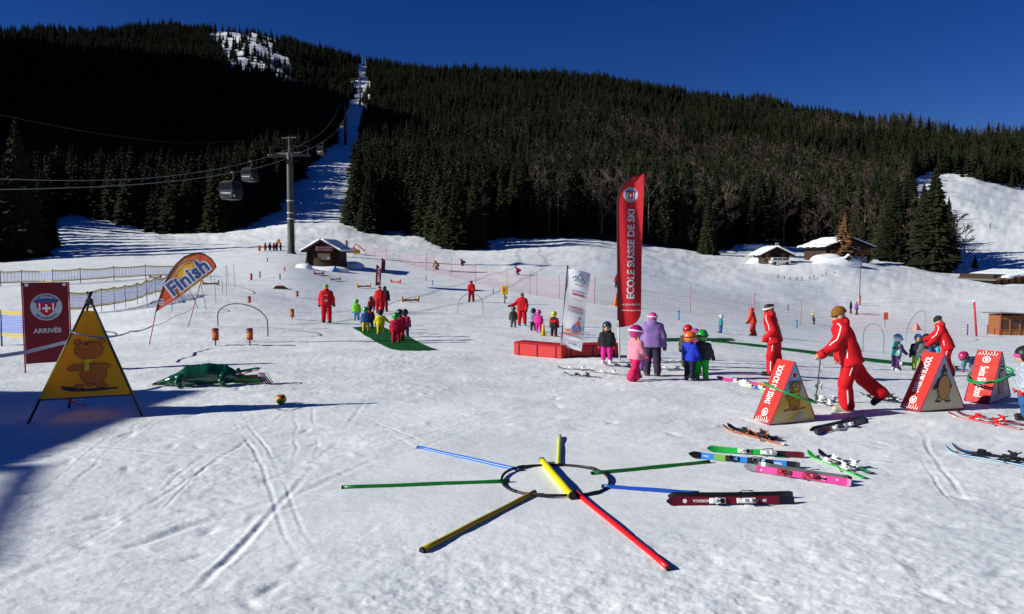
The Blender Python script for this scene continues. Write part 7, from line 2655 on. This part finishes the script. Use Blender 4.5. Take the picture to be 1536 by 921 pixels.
def low_roof(label, px, gy, wpx, hpx, depth, slope, rz, wallm, name='barn', snow=.30):
    g = G(px, gy); s = g.y / F
    o = thing(name, label, 'barn', g, rz)
    W_, H_ = wpx * s, hpx * s
    MB().box((0, depth / 2, H_ * .5 - .4), (W_ * .9, depth * .9, H_ + .8)).build('wall', wallm, o)
    n = int(W_ * .9 / .5)
    for k in range(n):
        MB().box((-W_ * .45 + .5 * (k + .5), depth * .05 - .03, H_ * .42), (.44, .06, H_ * .84)).build('plank', WOODL if k % 3 else WOOD, o)
    a = Vector((-W_ * .56, -1.0, H_ - slope)); b = Vector((W_ * .56, -1.0, H_ + slope * .4))
    MB().raw([a, b, b + UY * (depth + 1.6), a + UY * (depth + 1.6), a + UZ * .22, b + UZ * .22, b + UY * (depth + 1.6) + UZ * .22, a + UY * (depth + 1.6) + UZ * .22], [[3, 2, 1, 0], [4, 5, 6, 7], [0, 1, 5, 4], [1, 2, 6, 5], [2, 3, 7, 6], [3, 0, 4, 7]]).build('roof', M('roof_metal', (.13, .13, .13), rough=.6), o)
    if snow:
        sn = [cap(tuple(a.lerp(b, k) + UZ * .2 + UY * .3), tuple(a.lerp(b, k) + UZ * .2 + UY * (depth + 1.2)), snow) for k in np.linspace(.28, .98, 14)]
        sdf('roof_snow', SNOWCAP, o, sn, .18, .4, noise=(.04, 1.5))
    return o


low_roof('long low barn roof under thick snow at the right edge below the upper piste', 1520, 425, 66, 14, 10, 1.2, .15, WOOD)


def shed():
    g = G(1520, 503); s = g.y / F
    o = thing('ticket_shed', 'warm brown wooden shed with a grey pent roof cut by the right edge', 'shed', g, -.12)
    W_, H_, D_ = 42 * s, 30 * s, 2.2
    back = MB().box((W_ / 2 - 1.3, D_ / 2, H_ * .5 - .2), (W_, D_, H_ + .4))
    back.build('wall', WOODL, o)
    x0 = -1.3
    # posts and frames in front, with dark window openings between
    for k in range(4):
        MB().box((x0 + k * W_ / 3, -.04, H_ * .5), (.14, .12, H_)).build('post', WOODL, o)
    for k in range(3):
        cx = x0 + (k + .5) * W_ / 3
        MB().box((cx, -.012, H_ * .56), (W_ / 3 - .22, .05, H_ * .50)).build('window', M('pane_warm', (.06, .03, .02), rough=.2), o)
        MB().box((cx, -.05, H_ * .29), (W_ / 3 - .14, .08, .08)).build('sill', WOODL, o)
        MB().box((cx, -.05, H_ * .83), (W_ / 3 - .14, .08, .08)).build('lintel', WOODL, o)
    for k in range(9):
        MB().box((x0 + .12 + (W_ - .25) * (k + .5) / 9, -.02, H_ * .12), (W_ / 9 - .04, .05, H_ * .26)).build('plank', WOODL, o)
    rm = M('roof_metal', (.13, .13, .13))
    MB().box((W_ / 2 - 1.3, D_ / 2 - .3, H_ + .16), (W_ + 1.0, D_ + 1.4, .12), Matrix.Rotation(.04, 3, 'Y') @ Matrix.Rotation(-.07, 3, 'X')).build('roof', rm, o)


shed()


def shrine():
    g = G(1272, 399); s = g.y / F
    o = thing('wayside_shrine', 'small wooden wayside shrine with a pitched roof below the large chalet', 'shrine', g, .2)
    MB().box((0, 0, 6 * s), (4.2 * s, 3 * s, 13 * s), bev=.03).build('post', WOODL, o)
    MB().prism([(-6.5 * s, 12 * s), (6.5 * s, 12 * s), (0, 17 * s)], Vector((0, -2.5 * s, 0)), UX, UZ, UY, 5 * s).build('roof', WOOD, o)
    sdf('roof_snow', SNOWCAP, o, [cap((-4 * s, 0, 14.5 * s), (0, 0, 17.5 * s), .30), cap((4 * s, 0, 14.5 * s), (0, 0, 17.5 * s), .30)], .08, .1)


shrine()
for lb, q_, r3 in (('snow-covered boulder left of the small chalet', (1140, 395), (2.2, 1.5, 1.2)), ('snow-covered woodpile between the two chalets', (1240, 391), (3.2, 2, 1.7)), ('snow-covered shed roof far left of the small chalet', (1131, 374), (2.6, 2, 1.1)), ('snow bank in front of the large chalet', (1256, 396), (4.5, 2, 1.5))):
    gg = G(*q_)
    h = sdf('snow_heap', SNOWCAP, None, [ell((0, 0, 0), r3), ell((r3[0] * .5, 0, 0), (r3[0] * .6, r3[1] * .8, r3[2] * .7)), ell((-r3[0] * .55, 0, 0), (r3[0] * .6, r3[1] * .8, r3[2] * .6))], .22, .6, noise=(.08, 1.3))
    h.location = gg
    tag(h, lb, 'snow heap')
for i in range(10):
    marker(['low fence stake below the chalets, first from the left', 'low fence stake below the chalets, second from the left', 'low fence stake below the chalets, third from the left', 'low fence stake below the chalets, fourth from the left', 'low fence stake below the chalets, fifth from the left', 'low fence stake below the chalets, sixth from the left', 'low fence stake below the chalets, seventh from the left', 'low fence stake below the chalets, third from the right', 'low fence stake below the chalets, second from the right', 'low fence stake below the chalets, first from the right'][i], 1167 + 9.2 * i + 2 * math.sin(i * 3), 415 + 5 * math.sin(i * .4 + .3), 411 + 5 * math.sin(i * .4 + .3), 'grey', wide=1.4, group='fence stakes below the chalets')


# small red sign panel on the far net
def net_sign():
    g = G(1327, 492); s = g.y / F
    o = thing('warning_panel', 'orange-red warning panel hung on the far net right of the beanie', 'sign', g)
    MB().box((0, -.15, 18 * s), (6.6 * s, .04, 11 * s), bev=.01).build('panel', M('panel_orange', (.62, .07, .03), rough=.5), o)
    MB().tube([(0, -.05, -.1), (0, -.05, 24 * s)], .03, 6).build('post', STEEL, o)


net_sign()


# ------------------------------------------------------------------ gondola lift
def tower(label, px, gy, top, wpx, armpx=21):
    g = G(px, gy); s = g.y / F
    o = thing('lift_tower', label, 'lift tower', g, -.28)
    H_ = at(px, top, g.y).z - g.z
    r = wpx / 2 * s
    MB().lathe([(r * 1.5, -.8), (r * 1.5, .15), (r * 1.1, .2), (r * 1.05, H_ * .3), (r * .85, H_), (r * .8, H_ + .05)], n=18).build('mast', STEEL, o, True)
    for k in (.34, .40, .52):
        MB().lathe([(r * 1.06, H_ * k), (r * 1.10, H_ * k + .02), (r * 1.10, H_ * k + .14), (r * 1.03, H_ * k + .16)], n=18).build('band', GREYP, o, True)
    ld_ = MB()
    for sx in (-.16, .16):
        ld_.tube([(r * 1.25, sx, 1.5), (r * 1.1, sx, H_)], .025, 5)
    for k in range(int(H_ / .45) - 4):
        ld_.tube([(r * 1.25 - r * .15 * k / (H_ / .45), -.16, 1.7 + .45 * k), (r * 1.25 - r * .15 * k / (H_ / .45), .16, 1.7 + .45 * k)], .018, 5)
    ld_.build('ladder', STEEL, o)
    aw = armpx * s
    MB().box((0, 0, H_ - .1), (aw * 2, .34, .26), bev=.05).build('crossarm', STEEL, o)
    MB().tube([(0, 0, H_), (0, 0, H_ + 2.2)], .12, 8).build('lifting_frame', STEEL, o)
    MB().box((0, 0, H_ + 2.0), (2.2, .12, .12)).build('lifting_beam', STEEL, o)
    for sx in (-1, 1):
        b = MB().box((sx * aw * .93, 0, H_ - .42), (.22, 4.6, .22), Matrix.Rotation(.12, 3, 'X'), bev=.03)
        b.build('sheave_beam', STEEL, o)
        for k in range(6):
            MB().lathe([(.10, -.07), (.26, -.07), (.22, 0), (.26, .07), (.10, .07)], (sx * aw * .93, -2.0 + .8 * k, H_ - .30 + .12 * (-2.0 + .8 * k)), 12, ax=UX).build('sheave', BLACK, o, True)
        w_ = MB()
        for yy in (-2.2, 2.2):
            w_.tube([(sx * aw * .80, yy, H_ - .1 + .12 * yy), (sx * aw * .80, yy, H_ + .9 + .12 * yy)], .03, 5)
        w_.tube([(sx * aw * .80, -2.2, H_ + .6), (sx * aw * .80, 2.2, H_ + 1.1)], .03, 5)
        w_.box((sx * aw * .80, 0, H_ - .22), (.5, 4.6, .05), Matrix.Rotation(.12, 3, 'X'))
        w_.build('walkway', STEEL, o)
    return o, g, H_, aw


T1, g1, h1, a1 = tower('tall grey lift tower rising beside the dark wooden hut', 437, 379, 229, 9.5)
T2, g2, h2, a2 = tower('slim lift tower in the corridor above the first cabin on the slope', 518, 216, 157, 4, 9)
T3, g3, h3, a3 = tower('distant lift tower high in the lift corridor', 540, 160, 117, 3, 6)
T4, g4, h4, a4 = tower('tiny lift tower at the top of the lift corridor', 549, 102, 88, 2, 4)


def armp(T, aw, sx, H_):
    return Vector(T.location) + Matrix.Rotation(T.rotation_euler.z, 3, 'Z') @ Vector((sx * aw * .93, 0, H_ - .02))


CABLE = M('steel_cable', (.13, .135, .135), rough=.6, var=.1)
AL, AR_ = armp(T1, a1, -1, h1), armp(T1, a1, 1, h1)


def cable(label, pts, r, sag):
    q = [Vector(p) for p in pts]
    o = thing('lift_cable', label, 'cable', q[0])
    fine = []
    for i in range(len(q) - 1):
        for k in np.linspace(0, 1, 17)[:-1]:
            p = q[i].lerp(q[i + 1], float(k)); p.z -= sag[i] * 4 * k * (1 - k)
            fine.append(p - q[0])
    fine.append(q[-1] - q[0])
    MB().tube(fine, r, 6).build('rope', M('signal_line', (.02, .02, .02), rough=.7) if r < .015 else CABLE, o, True)
    return [p + q[0] for p in fine]


cL = cable('upper lift cable coming in from the left picture edge', [at(-60, 267.5, 35.5), at(0, 268, 37.6), at(270, 262, 66), AL], .026, [.0, .25, .3])
cR = cable('lower lift cable coming in from the left picture edge', [at(-60, 286.5, 29.5), at(0, 284, 31.5), at(348, 259, 67), AR_], .026, [0, .3, .3])
A2L, A2R = armp(T2, a2, -1, h2), armp(T2, a2, 1, h2)
cable('left lift cable climbing the corridor', [AL, A2L, armp(T3, a3, -1, h3), armp(T4, a4, -1, h4)], .04, [4, 3, 4])
cable('right lift cable climbing the corridor', [AR_, A2R, armp(T3, a3, 1, h3), armp(T4, a4, 1, h4)], .04, [4, 3, 4])
cable('thin signal line high above the lift cables', [at(-60, 165, 33), at(0, 172, 36), at(340, 212, 82), Vector(T1.location) + UZ * (h1 + 2.1)], .010, [0, .6, .2])


def cabin(label, grip, s=1.0, rz=-.35):
    o = thing('gondola_cabin', label, 'gondola', grip, rz)
    dk = M('cabin_dark', (.010, .010, .013), rough=.5, spec=.15); gl = M('cabin_glass', (.005, .006, .008), rough=.2, spec=.2)
    zt = -1.15 * s
    W_, D_, H_ = 1.95 * s, 1.9 * s, 2.0 * s
    # hanger: grip on the cable, curved arm, roof yoke
    MB().box((0, 0, .02), (.55 * s, .16, .22), bev=.05).build('grip', STEEL, o)
    MB().tube([(0.1 * s, .0, 0), (.22 * s, .0, -.2 * s), (.24 * s, 0, -.55 * s), (.12 * s, 0, -.85 * s), (-.15 * s, 0, -.98 * s), (-.2 * s, 0, zt)], .065 * s, 8).build('hanger', STEEL, o, True)
    c = Vector((-.2 * s, 0, zt - H_ / 2))
    pr = [(-W_ * .40, H_ * .5), (W_ * .40, H_ * .5), (W_ * .50, H_ * .05), (W_ * .47, -H_ * .38), (W_ * .38, -H_ * .5), (-W_ * .38, -H_ * .5), (-W_ * .47, -H_ * .38), (-W_ * .50, H_ * .05)]
    MB().prism(pr, c - UY * D_ / 2, UX, UZ, UY, D_).build('body', dk, o)
    for sy in (-1, 1):
        MB().prism([(-W_ * .37, H_ * .44), (W_ * .37, H_ * .44), (W_ * .45, H_ * .03), (-W_ * .45, H_ * .03)], c + UY * sy * (D_ / 2 + .004) - UY * (.02 if sy < 0 else 0), UX, UZ, UY, .02).build('window', gl, o)
    for sx in (-1, 1):
        MB().tube([c + Vector((sx * W_ * .40, -D_ / 2 - .01, H_ * .5)), c + Vector((sx * W_ * .51, -D_ / 2 - .01, H_ * .05)), c + Vector((sx * W_ * .47, -D_ / 2 - .01, -H_ * .40))], .035 * s, 6).build('corner_rail', STEEL, o)
        MB().box(c + Vector((sx * W_ * .50, -D_ * .35, -H_ * .33)), (.12 * s, .3 * s, .3 * s), bev=.04).build('ski_rack', GREYP, o)
    MB().box(c + Vector((0, 0, -H_ * .52)), (W_ * .80, D_ * .9, .12 * s), bev=.03).build('floor_pan', STEEL, o)
    MB().box(c + Vector((0, 0, H_ * .53)), (W_ * .8, D_ * .8, .12 * s), bev=.04).build('roof', STEEL, o)
    q = Print(lambda a, b: c + Vector((a, -D_ / 2 - .012, b)), 0, .003)
    q.nrm = lambda a, b, e=0: Vector((0, -1, 0))
    q.text('Diablerets', GREYP, W_ * .06, -H_ * .17, width=W_ * .62, height=.22 * s, bold=.03)
    q.poly([(-W_ * .42, -H_ * .17), (-W_ * .33, -H_ * .10), (-W_ * .30, -H_ * .17), (-W_ * .33, -H_ * .22)], GREYP)
    q.build('lettering', o)
    return o


def on(path, px):
    best = min(range(len(path)), key=lambda i: abs(float(pix(*path[i])[0]) - px))
    return path[best]


cabin('nearest dark gondola cabin hanging from the lower cable left of the tower', on(cR, 349), .74)
cabin('second dark gondola cabin hanging from the upper cable left of the tower', on(cL, 376), .72)
cabin('dark gondola cabin just right of the tall lift tower', AR_.lerp(A2R, .16) - UZ * 2.2, .75)
cabin('small dark gondola cabin against the sunlit part of the corridor', AR_.lerp(A2R, .60) - UZ * 3.8, .85)
cabin('tiny gondola cabin beside the distant lift tower, left one', armp(T3, a3, -1, h3) + Vector((-1, -6, -.8)), 1.3)
cabin('tiny gondola cabin in the upper corridor near the top', armp(T3, a3, 1, h3).lerp(armp(T4, a4, 1, h4), .4) - UZ * 4, 1.4)
cabin('tiny gondola cabin below the distant lift tower', A2R.lerp(armp(T3, a3, 1, h3), .75) - UZ * 2.2, 1.2)


# ------------------------------------------------------------------ equipment heaps near the hut
def heap():
    g = G(530, 381); s = g.y / F
    o = thing('equipment_heap', 'heap of folded red netting and yellow pads right of the wooden hut', 'heap', g)
    MB().tube([(-2 * s * 4, 0, .2), (0, 0, .9), (2.5 * s * 4, .2, .2)], .14, 6).build('rolled_net', NR, o)
    MB().tube([(-1.5 * s * 4, .4, .1), (.3, .3, 1.5), (1.6, .5, .4)], .09, 6).build('pole_bundle', NRP, o)
    MB().box((0.4, -.3, .35), (1.2, .7, .6), Matrix.Rotation(.5, 3, 'Z'), bev=.1).build('pad', M('box_yellow', (.62, .36, .006)), o)


heap()
marker('yellow and black gate post above the hut roof', 520, 370, 361, 'grey', wide=4)


def snack(label, q, mat):
    A, B = G(*q[0]), G(*q[1])
    d = B - A; w = math.hypot(d.x, d.y)
    o = thing('snow_ramp', label, 'ramp', A, math.atan2(d.y, d.x))
    MB().prism([(0, 0), (w, 0), (w * .75, w * .16), (w * .2, w * .2)], Vector((0, 0, 0)), UX, UZ, UY, .7).build('ramp_body', mat, o)
    MB().box((w * .45, .35, w * .2), (w * .5, .72, .03), bev=.01).build('ramp_top', M('faded_red', (.40, .16, .15), rough=.6), o)


snack('faded red ramp lying on the snow left of the walking instructor', ((409, 433), (431, 434)), M('ramp_dark', (.12, .03, .03), rough=.6))


# ------------------------------------------------------------------ unseen building and pole added outside the picture to cast the shadow at the left
def shade_hut():
    xr, y0, y1, zt = -26.15, 4.2, 10.1, 9.1          # roof edge whose shadow reaches the snow in view
    g = GZ(xr - 4, (y0 + y1) / 2)
    o = thing('shadow_lodge', 'wooden building added unseen left of the picture to cast its shadow', 'shadow_lodge', g)
    D_ = y1 - y0
    MB().box((-.6, 0, zt / 2 - g.z - .3), (8, D_ - .8, zt + .2)).build('wall', WOODL, o)
    MB().box((0, 0, zt - g.z - .13), (8.0, D_, .28), bev=.03).build('roof', WOOD, o)
    for k in range(3):
        for r_ in range(3):
            f = MB().box((3.42, -1.7 + 1.7 * k, 1.6 + 2.7 * r_), (.06, 1.0, 1.2)).build('window', M('frame_wood', (.12, .08, .04)), o)
            MB().box((3.46, -1.7 + 1.7 * k, 1.6 + 2.7 * r_), (.03, .8, 1.0)).build('pane', M('pane_warm', (.06, .03, .02)), f)
    c = Vector(g)
    MB().tube([Vector((-25.8, 4.7, 9.0)) - c, Vector((-26.1, 1.2, 9.8)) - c], [.09, .08], 10).build('flag_pole', STEEL, o)  # added pole, slanted to throw the narrow second strip of shadow


shade_hut()
